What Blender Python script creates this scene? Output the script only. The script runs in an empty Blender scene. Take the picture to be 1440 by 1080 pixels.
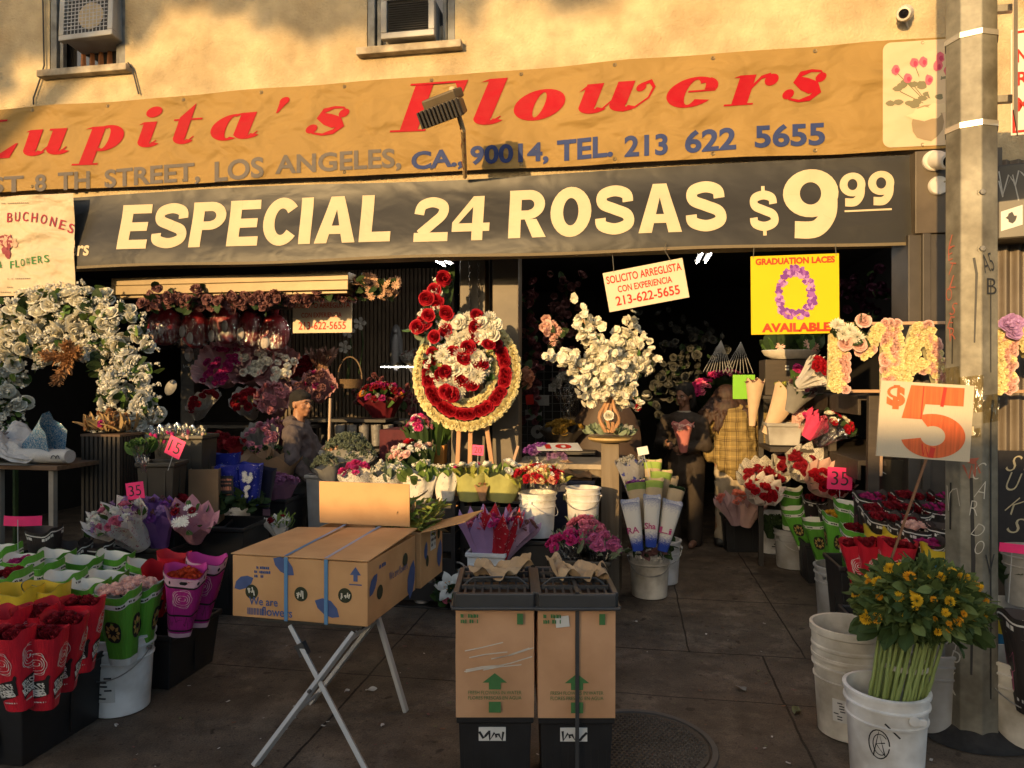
import bpy, bmesh, math, random
from math import cos, sin, pi
from mathutils import Vector as V, Matrix, Euler, Quaternion
MT = Matrix.Translation; RR = random.Random; DO = bpy.data.objects
R_ = math.radians
random.seed(7)
scene = bpy.context.scene
COL = scene.collection
# ---------------------------------------------------------------- camera, world, sun, exposure
YAW = R_(9.5); CAM = V((0, 0, 1.57)); FPX = 1000.0
cam = bpy.data.cameras.new('camera'); cam_o = DO.new('camera', cam); COL.objects.link(cam_o)
cam.sensor_width = 36; cam.lens = 36 * FPX / 1440; cam.clip_start = .05; cam.clip_end = 500
cam_o.location = CAM; cam_o.rotation_euler = (R_(90), 0, YAW)
scene.camera = cam_o
SUN_AZ, SUN_EL = R_(20), R_(10)            # light travels towards +Y and +X, low evening sun
world = bpy.data.worlds.new("World"); scene.world = world; world.use_nodes = True
wn = world.node_tree.nodes; wl = world.node_tree.links
sky = wn.new('ShaderNodeTexSky'); sky.sky_type = 'NISHITA'; sky.sun_disc = False
sky.sun_elevation = SUN_EL; sky.sun_rotation = pi + SUN_AZ
sky.air_density = 1.0; sky.dust_density = 2.0
wl.new(sky.outputs[0], wn['Background'].inputs[0]); wn['Background'].inputs[1].default_value = .13
sun = bpy.data.lights.new('sun', 'SUN'); sun.energy = 3.1; sun.angle = R_(.53); sun.color = (1, .64, .27)
sun_o = DO.new('sun', sun); COL.objects.link(sun_o)
SUN_D = V((sin(SUN_AZ) * cos(SUN_EL), cos(SUN_AZ) * cos(SUN_EL), -sin(SUN_EL)))
sun_o.rotation_euler = SUN_D.to_track_quat('-Z', 'Y').to_euler()
scene.view_settings.view_transform = 'Standard'; scene.view_settings.look = 'None'
scene.view_settings.exposure = 1.05; scene.view_settings.gamma = 1
scene.render.engine = 'CYCLES'
scene.cycles.max_bounces = 6; scene.cycles.diffuse_bounces = 3; scene.cycles.glossy_bounces = 2
scene.cycles.transparent_max_bounces = 12; scene.cycles.use_denoising = True
# ---------------------------------------------------------------- points from the camera model
Fv = V((-sin(YAW), cos(YAW), 0)); Rv = V((cos(YAW), sin(YAW), 0)); Zv = V((0, 0, 1))
def ray(px, py): return Fv + Rv * ((px - 720) / FPX) + Zv * ((540 - py) / FPX)
def at(px, py, d): return CAM + ray(px, py) * d
def onY(px, py, Y): r = ray(px, py); return CAM + r * (Y / r.y)
def onG(px, py, z=0): r = ray(px, py); return CAM + r * ((z - CAM.z) / r.z)
def wpx(n, d): return n * d / FPX          # pixels to metres at depth d
# ---------------------------------------------------------------- materials
MATS = {}
def newmat(name):
    m = bpy.data.materials.new(name); m.use_nodes = True
    return m, m.node_tree.nodes, m.node_tree.links, m.node_tree.nodes['Principled BSDF']
def M(name, col=(.5, .5, .5), rough=.6, var=.12, scale=25, metal=0, bump=0, bscale=60, orand=.0, transl=0, spec=.5, stretch=None, stain=0, sscale=4):
    if name in MATS: return MATS[name]
    m, N, L, B = newmat(name); MATS[name] = m
    tc = N.new('ShaderNodeTexCoord'); src = tc.outputs['Object']
    if stretch:
        mp = N.new('ShaderNodeMapping'); mp.inputs['Scale'].default_value = stretch
        L.new(src, mp.inputs[0]); src = mp.outputs[0]
    no = N.new('ShaderNodeTexNoise'); no.inputs['Scale'].default_value = scale; no.inputs['Detail'].default_value = 3
    L.new(src, no.inputs['Vector'])
    rp = N.new('ShaderNodeValToRGB')
    lo = [c * (1 - var) for c in col]; hi = [min(1, c * (1 + var)) for c in col]
    rp.color_ramp.elements[0].position = .3; rp.color_ramp.elements[1].position = .7
    rp.color_ramp.elements[0].color = (*lo, 1); rp.color_ramp.elements[1].color = (*hi, 1)
    L.new(no.outputs[0], rp.inputs[0]); out = rp.outputs[0]
    if stain:
        n2 = N.new('ShaderNodeTexNoise'); n2.inputs['Scale'].default_value = sscale; n2.inputs['Detail'].default_value = 6
        L.new(src, n2.inputs['Vector'])
        r2 = N.new('ShaderNodeValToRGB'); r2.color_ramp.elements[0].position = .35; r2.color_ramp.elements[1].position = .62
        k = 1 - stain; r2.color_ramp.elements[0].color = (k, k * .95, k * .88, 1); r2.color_ramp.elements[1].color = (1, 1, 1, 1)
        L.new(n2.outputs[0], r2.inputs[0])
        mx = N.new('ShaderNodeMix'); mx.data_type = 'RGBA'; mx.blend_type = 'MULTIPLY'; mx.inputs[0].default_value = 1
        L.new(out, mx.inputs[6]); L.new(r2.outputs[0], mx.inputs[7]); out = mx.outputs[2]
    if orand:
        oi = N.new('ShaderNodeObjectInfo'); hs = N.new('ShaderNodeHueSaturation')
        mr = N.new('ShaderNodeMapRange'); mr.inputs[3].default_value = 1 - orand; mr.inputs[4].default_value = 1 + orand
        L.new(oi.outputs['Random'], mr.inputs[0]); L.new(mr.outputs[0], hs.inputs['Value'])
        L.new(out, hs.inputs['Color']); out = hs.outputs[0]
    L.new(out, B.inputs['Base Color'])
    B.inputs['Roughness'].default_value = rough; B.inputs['Metallic'].default_value = metal
    B.inputs['Specular IOR Level'].default_value = spec
    if bump:
        bn = N.new('ShaderNodeTexNoise'); bn.inputs['Scale'].default_value = bscale; bn.inputs['Detail'].default_value = 4
        L.new(src, bn.inputs['Vector'])
        bp = N.new('ShaderNodeBump'); bp.inputs['Strength'].default_value = bump; bp.inputs['Distance'].default_value = .01
        L.new(bn.outputs[0], bp.inputs['Height']); L.new(bp.outputs[0], B.inputs['Normal'])
    if transl:
        tr = N.new('ShaderNodeBsdfTranslucent'); mx = N.new('ShaderNodeMixShader'); mx.inputs[0].default_value = transl
        L.new(out, tr.inputs[0]); L.new(B.outputs[0], mx.inputs[1]); L.new(tr.outputs[0], mx.inputs[2])
        L.new(mx.outputs[0], N['Material Output'].inputs[0])
    return m
def emit(name, col, s):
    m, N, L, B = newmat(name); MATS[name] = m
    B.inputs['Emission Color'].default_value = (*col, 1); B.inputs['Emission Strength'].default_value = s
    return m
def film(name, tint=(1, 1, 1), fac=.12):
    if name in MATS: return MATS[name]
    m, N, L, B = newmat(name); MATS[name] = m
    N.remove(B)
    t = N.new('ShaderNodeBsdfTransparent'); t.inputs[0].default_value = (*tint, 1)
    g = N.new('ShaderNodeBsdfGlossy'); g.inputs['Roughness'].default_value = .12
    no = N.new('ShaderNodeTexNoise'); no.inputs['Scale'].default_value = 18; no.inputs['Detail'].default_value = 3
    tc = N.new('ShaderNodeTexCoord'); mp = N.new('ShaderNodeMapping'); mp.inputs['Scale'].default_value = (3, 3, .6)
    L.new(tc.outputs['Object'], mp.inputs[0]); L.new(mp.outputs[0], no.inputs['Vector'])
    mr = N.new('ShaderNodeMapRange'); mr.inputs[1].default_value = .45; mr.inputs[2].default_value = .75
    mr.inputs[3].default_value = fac * .4; mr.inputs[4].default_value = min(.9, fac * 4)
    L.new(no.outputs[0], mr.inputs[0])
    bp = N.new('ShaderNodeBump'); bp.inputs['Strength'].default_value = .9; bp.inputs['Distance'].default_value = .02
    L.new(no.outputs[0], bp.inputs['Height']); L.new(bp.outputs[0], g.inputs['Normal'])
    mx = N.new('ShaderNodeMixShader'); L.new(mr.outputs[0], mx.inputs[0]); L.new(t.outputs[0], mx.inputs[1]); L.new(g.outputs[0], mx.inputs[2])
    L.new(mx.outputs[0], N['Material Output'].inputs[0])
    return m
# ---------------------------------------------------------------- mesh builder
def basis(z, up=None):
    z = V(z).normalized(); up = V(up) if up else (V((0, 0, 1)) if abs(z.z) < .95 else V((0, 1, 0)))
    x = up.cross(z).normalized(); y = z.cross(x)
    return Matrix((x, y, z)).transposed()
def frame(o, z, up=None): return MT(o) @ basis(z, up).to_4x4()
I4 = Matrix.Identity(4)
class MB:
    def __init__(s): s.v = []; s.f = []; s.m = []
    def add(s, vs, fs, T=None, m=0):
        b = len(s.v)
        if T is None: s.v += [tuple(v) for v in vs]
        else: s.v += [tuple(T @ V(v)) for v in vs]
        s.f += [tuple(i + b for i in f) for f in fs]
        s.m += ([m] * len(fs) if isinstance(m, int) else list(m))
        return s
    def tpl(s, t, T, m=None):
        return s.add(t[0], t[1], T, t[2] if m is None else m)
    def box(s, c, size, rot=None, m=0, taper=1.0):
        x, y, z = [a / 2 for a in size]; t = taper
        vs = [(-x * t, -y * t, -z), (x * t, -y * t, -z), (x * t, y * t, -z), (-x * t, y * t, -z), (-x, -y, z), (x, -y, z), (x, y, z), (-x, y, z)]
        T = MT(c) @ (rot.to_4x4() if rot is not None else I4)
        return s.add(vs, [(3, 2, 1, 0), (4, 5, 6, 7), (0, 1, 5, 4), (1, 2, 6, 5), (2, 3, 7, 6), (3, 0, 4, 7)], T, m)
    def bar(s, a, b, w, h=None, up=None, m=0):
        a = V(a); b = V(b); h = h or w
        return s.box((a + b) / 2, (w, h, (b - a).length), basis(b - a, up), m)
    def tube(s, pts, r, n=8, m=0, cap=True):
        pts = [V(p) for p in pts]; k = len(pts)
        rr = r if isinstance(r, (list, tuple)) else [r] * k
        b = len(s.v); px = None
        for i, p in enumerate(pts):
            t = (pts[min(i + 1, k - 1)] - pts[max(i - 1, 0)]).normalized()
            if px is None: B = basis(t); px = B.col[0].copy()
            else: px = (px - t * px.dot(t)); px = px.normalized() if px.length > 1e-6 else basis(t).col[0].copy()
            py = t.cross(px)
            for j in range(n):
                a = 2 * pi * j / n
                s.v.append(tuple(p + (px * cos(a) + py * sin(a)) * rr[i]))
        for i in range(k - 1):
            for j in range(n):
                s.f.append((b + i * n + j, b + i * n + (j + 1) % n, b + (i + 1) * n + (j + 1) % n, b + (i + 1) * n + j)); s.m.append(m)
        if cap:
            s.f.append(tuple(b + j for j in reversed(range(n)))); s.m.append(m)
            s.f.append(tuple(b + (k - 1) * n + j for j in range(n))); s.m.append(m)
        return s
    def lathe(s, prof, n=24, T=None, m=0, sx=1, sy=1):
        b = len(s.v); T = T or I4
        for (r, z) in prof:
            for j in range(n):
                a = 2 * pi * j / n
                s.v.append(tuple(T @ V((r * cos(a) * sx, r * sin(a) * sy, z))))
        for i in range(len(prof) - 1):
            for j in range(n):
                s.f.append((b + i * n + j, b + i * n + (j + 1) % n, b + (i + 1) * n + (j + 1) % n, b + (i + 1) * n + j)); s.m.append(m)
        return s
    def poly(s, pts, T=None, th=0, m=0):
        n = len(pts); T = T or I4
        if th == 0: return s.add([(p[0], p[1], p[2] if len(p) > 2 else 0) for p in pts], [tuple(range(n))], T, m)
        vs = [(p[0], p[1], th / 2) for p in pts] + [(p[0], p[1], -th / 2) for p in pts]
        fs = [tuple(range(n)), tuple(reversed(range(n, 2 * n)))] + [(i, n + i, n + (i + 1) % n, (i + 1) % n) for i in range(n)]
        return s.add(vs, fs, T, m)
    def grid(s, fn, nu, nv, m=0):
        b = len(s.v)
        for j in range(nv + 1):
            for i in range(nu + 1): s.v.append(tuple(fn(i / nu, j / nv)))
        w = nu + 1
        for j in range(nv):
            for i in range(nu): s.f.append((b + j * w + i, b + j * w + i + 1, b + (j + 1) * w + i + 1, b + (j + 1) * w + i)); s.m.append(m)
        return s
    def ell(s, c, r, n=12, k=8, rot=None, m=0):
        T = MT(c) @ (rot.to_4x4() if rot is not None else I4) @ Matrix.Diagonal((*r, 1))
        b = len(s.v); vs = [(0, 0, -1)]
        for i in range(1, k):
            p = pi * i / k
            for j in range(n): a = 2 * pi * j / n; vs.append((sin(p) * cos(a), sin(p) * sin(a), -cos(p)))
        vs.append((0, 0, 1)); fs = []
        for j in range(n): fs.append((0, 1 + (j + 1) % n, 1 + j)); fs.append((1 + (k - 2) * n + j, 1 + (k - 2) * n + (j + 1) % n, len(vs) - 1))
        for i in range(k - 2):
            for j in range(n): fs.append((1 + i * n + j, 1 + i * n + (j + 1) % n, 1 + (i + 1) * n + (j + 1) % n, 1 + (i + 1) * n + j))
        return s.add(vs, fs, T, m)
    def t(s): return (s.v, s.f, s.m)
    def build(s, name, mats, parent=None, smooth=True, bevel=0, T=None):
        me = bpy.data.meshes.new(name)
        vs = s.v if T is None else [tuple(T @ V(v)) for v in s.v]
        me.from_pydata(vs, [], s.f)
        if not isinstance(mats, (list, tuple)): mats = [mats]
        for m in mats: me.materials.append(m)
        if len(mats) > 1: me.polygons.foreach_set('material_index', s.m)
        me.update()
        if smooth:
            me.polygons.foreach_set('use_smooth', [True] * len(me.polygons))
            try: me.set_sharp_from_angle(angle=R_(38))
            except Exception: pass
        o = DO.new(name, me); COL.objects.link(o)
        if parent: o.parent = parent
        if bevel:
            b = o.modifiers.new('bevel', 'BEVEL'); b.width = bevel; b.segments = 2; b.limit_method = 'ANGLE'; b.angle_limit = R_(40)
        return o
def tag(o, label=None, cat=None, group=None, kind=None):
    if label: o['label'] = label
    if cat: o['category'] = cat
    if group: o['group'] = group
    if kind: o['kind'] = kind
    return o
def thing(name, label, cat, loc=(0, 0, 0), rz=0, group=None, M4=None):
    o = DO.new(name, None); COL.objects.link(o); o.empty_display_size = .05
    if M4 is not None: o.matrix_world = M4
    else: o.location = loc; o.rotation_euler = (0, 0, rz)
    return tag(o, label, cat, group)
def struct(name, mb, mats, **k): return tag(mb.build(name, mats, **k), kind='structure')
def kids(o): return [c for c in DO if c.parent == o]
def link_copy(o, parent, M4=None, name=None):
    c = o.copy(); COL.objects.link(c); c.parent = parent
    if M4 is not None: c.matrix_local = M4
    return c
_KIDS = {}
def copy_thing(src, M4, label, group=None, cat=None):
    c = src.copy(); COL.objects.link(c); c.matrix_world = M4; c['label'] = label
    if group: c['group'] = group
    if src.name not in _KIDS: _KIDS[src.name] = [(k, kids(k)) for k in kids(src)]
    for k, gs in _KIDS[src.name]:
        d = k.copy(); COL.objects.link(d); d.parent = c
        for g in gs: e = g.copy(); COL.objects.link(e); e.parent = d
    return c
def rz4(loc, rz, s=1): return MT(loc) @ Matrix.Rotation(rz, 4, 'Z') @ Matrix.Scale(s, 4)
# facing: matrix with local x along picture right, local y up, local z towards the viewer, turned by yaw about Z
def face(loc, yaw=0, roll=0, pitch=0):
    return MT(loc) @ Matrix.Rotation(yaw, 4, 'Z') @ Matrix.Rotation(R_(90) + pitch, 4, 'X') @ Matrix.Rotation(roll, 4, 'Z')
# ---------------------------------------------------------------- lettering
_TC = {}
def text2d(body, bold=.0, shear=0, space=1):
    key = (body, bold, shear, space)
    if key in _TC: return _TC[key]
    c = bpy.data.curves.new('lettering', 'FONT'); c.body = body; c.offset = bold; c.shear = shear; c.space_character = space; c.resolution_u = 4
    o = DO.new('lettering', c); COL.objects.link(o)
    dg = bpy.context.evaluated_depsgraph_get(); me = bpy.data.meshes.new_from_object(o.evaluated_get(dg))
    vs = [tuple(v.co) for v in me.vertices]; fs = [tuple(p.vertices) for p in me.polygons]
    DO.remove(o); bpy.data.curves.remove(c); bpy.data.meshes.remove(me)
    x0 = min(v[0] for v in vs); x1 = max(v[0] for v in vs); y0 = min(v[1] for v in vs); y1 = max(v[1] for v in vs)
    vs = [((v[0] - x0) / (x1 - x0), (v[1] - y0) / (y1 - y0)) for v in vs]
    _TC[key] = (vs, fs, (x1 - x0) / (y1 - y0)); return _TC[key]
def letter(mb, body, x, y, w, h, fn=None, bold=.02, shear=0, z=.003, m=0, T=None, space=1, rot=0):
    """lettering filling the rectangle x,y,w,h of a surface; fn(x,y) -> 3-D point"""
    vs, fs, asp = text2d(body, bold, shear, space)
    if w is None: w = h * asp
    c, s_ = cos(rot), sin(rot); P = []
    for u, v in vs:
        a, b = u * w, v * h
        X, Y = x + a * c - b * s_, y + a * s_ + b * c
        P.append(fn(X, Y) if fn else (X, Y, z))
    return mb.add(P, fs, T, m)
def stroke(mb, pts, w, z=.003, m=0, T=None, fn=None):
    """flat painted line through 2-D points"""
    n = len(pts); vs = []
    for i, p in enumerate(pts):
        a = pts[max(i - 1, 0)]; b = pts[min(i + 1, n - 1)]
        dx, dy = b[0] - a[0], b[1] - a[1]; l = math.hypot(dx, dy) or 1
        ww = (w[i] if isinstance(w, (list, tuple)) else w) / 2
        for sg in (1, -1):
            q = (p[0] - dy / l * ww * sg, p[1] + dx / l * ww * sg)
            vs.append(fn(*q) if fn else (q[0], q[1], z))
    return mb.add(vs, [(2 * i, 2 * i + 1, 2 * i + 3, 2 * i + 2) for i in range(n - 1)], T, m)
def arc(cx, cy, rx, ry, a0, a1, n=10):
    return [(cx + rx * cos(R_(a0 + (a1 - a0) * i / n)), cy + ry * sin(R_(a0 + (a1 - a0) * i / n))) for i in range(n + 1)]
def scribble(rng, x, y, w, h, k=6):
    return [(x + w * (i + rng.uniform(-.4, .4)) / k, y + h * rng.random()) for i in range(k + 1)]

def dashes(mb, x, y, w, h, fn=None, z=.003, T=None, m=0, seed=0):
    """a printed line too small to read: uneven short strokes"""
    rg = RR(seed + int(w * 1e4)); k = x
    while k < x + w:
        l = rg.uniform(.3, .8) * h
        if rg.random() < .85: q = [(k, y), (k + l, y), (k + l, y + h * rg.uniform(.7, 1)), (k, y + h)]; mb.add([fn(*p) if fn else (p[0], p[1], z) for p in q], [(0, 1, 2, 3)], T, m)
        k += l * 1.25
# ================================================================ SETTING
def ground_mat():
    m, N, L, B = newmat('sidewalk_concrete')
    tc = N.new('ShaderNodeTexCoord'); sx = N.new('ShaderNodeSeparateXYZ'); L.new(tc.outputs['Object'], sx.inputs[0])
    def noise(s, d=6, r=.6):
        n = N.new('ShaderNodeTexNoise'); n.inputs['Scale'].default_value = s; n.inputs['Detail'].default_value = d; n.inputs['Roughness'].default_value = r
        L.new(tc.outputs['Object'], n.inputs['Vector']); return n.outputs[0]
    def ramp(src, p0, c0, p1, c1):
        r = N.new('ShaderNodeValToRGB'); r.color_ramp.elements[0].position = p0; r.color_ramp.elements[1].position = p1
        r.color_ramp.elements[0].color = (*c0, 1); r.color_ramp.elements[1].color = (*c1, 1); L.new(src, r.inputs[0]); return r.outputs[0]
    def mul(a, b, f=1):
        x = N.new('ShaderNodeMix'); x.data_type = 'RGBA'; x.blend_type = 'MULTIPLY'; x.inputs[0].default_value = f
        L.new(a, x.inputs[6]); L.new(b, x.inputs[7]); return x.outputs[2]
    c = ramp(noise(1.1), .32, (.14, .105, .075), .7, (.29, .22, .155))
    c = mul(c, ramp(noise(5), .35, (.55, .55, .55), .6, (1, 1, 1)))
    c = mul(c, ramp(noise(140, 2), .35, (.6, .6, .6), .65, (1.0, 1.0, 1.0)))
    c = mul(c, ramp(noise(34, 2), .60, (1, 1, 1), .72, (.5, .47, .45)))
    c = mul(c, ramp(noise(9, 1), .70, (1, 1, 1), .73, (.45, .42, .4))); c = mul(c, ramp(noise(2.6, 8, .75), .52, (.72, .7, .68), .58, (1, 1, 1)))
    def line(sock, pos, w, rng=None, other=None):
        n = N.new('ShaderNodeMath'); n.operation = 'SUBTRACT'; L.new(sock, n.inputs[0]); n.inputs[1].default_value = pos
        a = N.new('ShaderNodeMath'); a.operation = 'ABSOLUTE'; L.new(n.outputs[0], a.inputs[0])
        l = N.new('ShaderNodeMath'); l.operation = 'LESS_THAN'; L.new(a.outputs[0], l.inputs[0]); l.inputs[1].default_value = w
        out = l.outputs[0]
        if rng:
            for op, val in (('GREATER_THAN', rng[0]), ('LESS_THAN', rng[1])):
                g = N.new('ShaderNodeMath'); g.operation = op; L.new(other, g.inputs[0]); g.inputs[1].default_value = val
                p = N.new('ShaderNodeMath'); p.operation = 'MULTIPLY'; L.new(out, p.inputs[0]); L.new(g.outputs[0], p.inputs[1]); out = p.outputs[0]
        return out
    wob = N.new('ShaderNodeMath'); wob.operation = 'MULTIPLY_ADD'; L.new(noise(3), wob.inputs[0]); wob.inputs[1].default_value = .03; L.new(sx.outputs[0], wob.inputs[2])
    woy = N.new('ShaderNodeMath'); woy.operation = 'MULTIPLY_ADD'; L.new(noise(2.3), woy.inputs[0]); woy.inputs[1].default_value = .03; L.new(sx.outputs[1], woy.inputs[2])
    X, Y = wob.outputs[0], woy.outputs[0]
    ls = [line(Y, 4.30, .006), line(Y, 3.67, .005), line(Y, 2.4, .006), line(Y, 5.35, .006),
          line(X, -1.38, .006, (0, 5.35), Y), line(X, .35, .005, (4.3, 9), Y), line(X, 1.0, .005, (4.3, 9), Y),
          line(X, .76, .006, (0, 4.3), Y), line(X, -3.1, .006, (0, 9), Y), line(X, 2.3, .006, (0, 9), Y)]
    o = ls[0]
    for k in ls[1:]:
        n = N.new('ShaderNodeMath'); n.operation = 'MAXIMUM'; L.new(o, n.inputs[0]); L.new(k, n.inputs[1]); o = n.outputs[0]
    c = mul(c, ramp(o, 0, (1, 1, 1), 1, (.16, .15, .14)))
    L.new(c, B.inputs['Base Color'])
    rr = N.new('ShaderNodeMapRange'); rr.inputs[3].default_value = .38; rr.inputs[4].default_value = .85; L.new(noise(2.2), rr.inputs[0]); L.new(rr.outputs[0], B.inputs['Roughness'])
    B.inputs['Specular IOR Level'].default_value = .35
    h = N.new('ShaderNodeMath'); h.operation = 'MULTIPLY_ADD'; L.new(o, h.inputs[0]); h.inputs[1].default_value = -.8; L.new(noise(90, 3), h.inputs[2])
    bp = N.new('ShaderNodeBump'); bp.inputs['Strength'].default_value = .45; bp.inputs['Distance'].default_value = .008
    L.new(h.outputs[0], bp.inputs['Height']); L.new(bp.outputs[0], B.inputs['Normal'])
    return m
g = MB(); g.add([(-40, -40, 0), (40, -40, 0), (40, 40, 0), (-40, 40, 0)], [(0, 1, 2, 3)])
struct('ground', g, ground_mat())

STUCCO = M('cream_stucco', (.50, .395, .235), .9, .10, 9, bump=1, bscale=55, stain=.3, sscale=2.6)
DARKP = M('dark_brown_paint', (.055, .045, .034), .55, .15, 6, stain=.3)
PILLAR = M('bronze_paint', (.105, .08, .05), .5, .1, 6, stain=.3)
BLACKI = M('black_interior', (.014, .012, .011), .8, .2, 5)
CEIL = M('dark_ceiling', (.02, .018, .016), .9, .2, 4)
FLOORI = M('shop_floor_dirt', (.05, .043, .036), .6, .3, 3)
SILL = M('aged_sill', (.4, .34, .25), .8, .2, 14, stain=.5, sscale=8)
WFRAME = M('old_grey_frame', (.2, .2, .19), .7, .2, 12, stain=.4, sscale=9)
YF = 5.03
bld = thing('shop_building', 'cream stucco shop building with wide dark opening behind the banners', 'building', (0, YF, 0))
LB = MT((0, -YF, 0))      # parts are given in world coordinates
def bpart(mb, name, mats, smooth=False, parent=None, bevel=0):
    o = mb.build(name, mats, None, smooth, bevel); o.parent = parent or bld; o.matrix_parent_inverse = LB; return o
def sub(mb, name, mats, parent, smooth=True, bevel=0):
    o = mb.build(name, mats, parent, smooth, bevel); return o
# --- upper wall with two window holes
def pxx(px, Y=YF): return onY(px, 540, Y).x
w1 = (pxx(70), pxx(176), onY(120, 98, YF).z); w2 = (pxx(516), pxx(640), onY(578, 66, YF).z)
ZT = 6.4; ZB = 2.52
wm = MB(); xs = [-7.2, w1[0], w1[1], w2[0], w2[1], 6.0]
def wallrect(x0, x1, z0, z1, y=YF): wm.add([(x0, y, z0), (x1, y, z0), (x1, y, z1), (x0, y, z1)], [(0, 1, 2, 3)])
for i in range(5):
    a, b = xs[i], xs[i + 1]
    if i in (1, 3):
        zs = (w1 if i == 1 else w2)[2]; wallrect(a, b, ZB, zs)
        for (p, q) in (((a, zs), (b, zs)), ((b, zs), (b, ZT)), ((a, ZT), (a, zs))):
            wm.add([(p[0], YF, p[1]), (q[0], YF, q[1]), (q[0], YF + .14, q[1]), (p[0], YF + .14, p[1])], [(0, 1, 2, 3)])
    else: wallrect(a, b, ZB, ZT)
wm.add([(-7.2, YF, ZB), (6, YF, ZB), (6, YF + .3, ZB), (-7.2, YF + .3, ZB)], [(0, 1, 2, 3)])
bpart(wm, 'wall', STUCCO)
GLASSD = M('dark_glass', (.02, .018, .016), .08, .2, 3, spec=.8)
CURT = M('orange_curtain', (.22, .085, .03), .8, .3, 8, stretch=(6, 1, .6))
ACM = M('ac_grey_metal', (.36, .35, .33), .5, .08, 6, stain=.25)
ACD = M('ac_dark', (.025, .025, .027), .6)
WIRE = M('steel_mesh', (.42, .41, .39), .4, metal=.4)
PLAST = M('cream_plastic', (.55, .5, .42), .5, .1)
def window(w, kind):
    x0, x1, zs = w; m = MB(); y = YF + .03
    for xa in (x0 + .03, x1 - .03): m.box((xa, y, (zs + ZT) / 2), (.055, .05, ZT - zs))
    m.box((x0 + .085, y + .015, (zs + ZT) / 2), (.03, .04, ZT - zs)); m.box((x1 - .085, y + .015, (zs + ZT) / 2), (.03, .04, ZT - zs))
    wo = bpart(m, 'window', WFRAME, bevel=.004)
    s = MB(); s.box(((x0 + x1) / 2, YF - .005, zs - .03), (x1 - x0 + .12, .13, .055)); s.box(((x0 + x1) / 2 - .02, YF + .06, zs + .012), (x1 - x0 - .1, .1, .025))
    so = s.build('sill', SILL, wo, False, .006)
    p = MB(); p.add([(x0, YF + .1, zs), (x1, YF + .1, zs), (x1, YF + .1, ZT), (x0, YF + .1, ZT)], [(0, 1, 2, 3)])
    p.build('pane', GLASSD, wo, False)
    return wo
wo1 = window(w1, 1); wo2 = window(w2, 2)
cm = MB(); cm.grid(lambda u, v: (w1[0] + .2 + u * (w1[1] - w1[0] - .36), YF + .09 - .015 * sin(u * 25) + .01 * v, w1[2] + .01 + v * .20), 24, 3)
cm.build('curtain', CURT, wo1)
cm = MB()
for k in range(2):
    xa = w2[0] + .1 if k == 0 else w2[1] - .22; cm.grid(lambda u, v: (xa + u * .13, YF + .085 + .008 * (1 if int(u * 16) % 2 else -1), w2[2] + .02 + v * .16), 16, 1)
cm.build('side_panel', PLAST, wo2, False)
# --- air conditioners (things of their own, set into the windows)
def rect_frame(mb, w, h, t, d, m=0, T=None):
    for c, s in (((0, h / 2 - t / 2, 0), (w, t, d)), ((0, -h / 2 + t / 2, 0), (w, t, d)), ((w / 2 - t / 2, 0, 0), (t, h - 2 * t, d)), ((-w / 2 + t / 2, 0, 0), (t, h - 2 * t, d))):
        b = MB(); b.box(c, s); mb.add(b.v, b.f, T, m)
def ac_unit(px, py, w, h, label, cage):
    c = onY(px, py, YF - .06); t = thing('air_conditioner', label, 'air conditioner', M4=face(c, 0, R_(2) if cage else 0, R_(-5) if cage else 0))
    b = MB(); b.box((0, 0, -.13), (w, h, .28)); b.build('casing', ACM, t, False, .012)
    f = MB(); rect_frame(f, w + .03, h + .03, .045, .05, T=MT((0, 0, .03))); f.build('front_frame', ACM, t, False, .006)
    gb = MB(); gb.box((0, 0, .015), (w - .05, h - .05, .012)); gb.build('back_plate', ACD, t, False)
    g = MB()
    if cage:
        n = 12
        for i in range(1, n): g.bar((-w / 2 + .03 + (w - .06) * i / n, -h / 2 + .03, .052), (-w / 2 + .03 + (w - .06) * i / n, h / 2 - .03, .052), .004)
        for i in range(1, n): g.bar((-w / 2 + .03, -h / 2 + .03 + (h - .06) * i / n, .057), (w / 2 - .03, -h / 2 + .03 + (h - .06) * i / n, .057), .004)
        g.build('wire_grille', WIRE, t, False)
        d = MB(); d.lathe([(0, .03), (.1, .03), (.11, .025)], 20, MT((.02, -.03, 0))); d.build('fan_cover', M('tan_metal', (.42, .33, .2), .5), t)
        fl = MB(); fl.poly([(.02, .30), (.12, .16), (.2, .3)], MT((.02, 0, .066)), .003); fl.build('bent_flap', ACM, t, False)
    else:
        n = 13
        for i in range(n): g.box((0, -h / 2 + .045 + (h - .09) * i / (n - 1), .03), (w - .07, .008, .02), Matrix.Rotation(R_(30), 3, 'X'))
        g.build('louvre_grille', ACD, t, False)
    return t
ac_unit(128, 20, .44, .42, 'grey window air conditioner behind a square wire cage, above the banner at left', True)
ac_unit(576, 26, .37, .29, 'small pale window air conditioner with dark louvred front beside the tree shadow', False)
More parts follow.
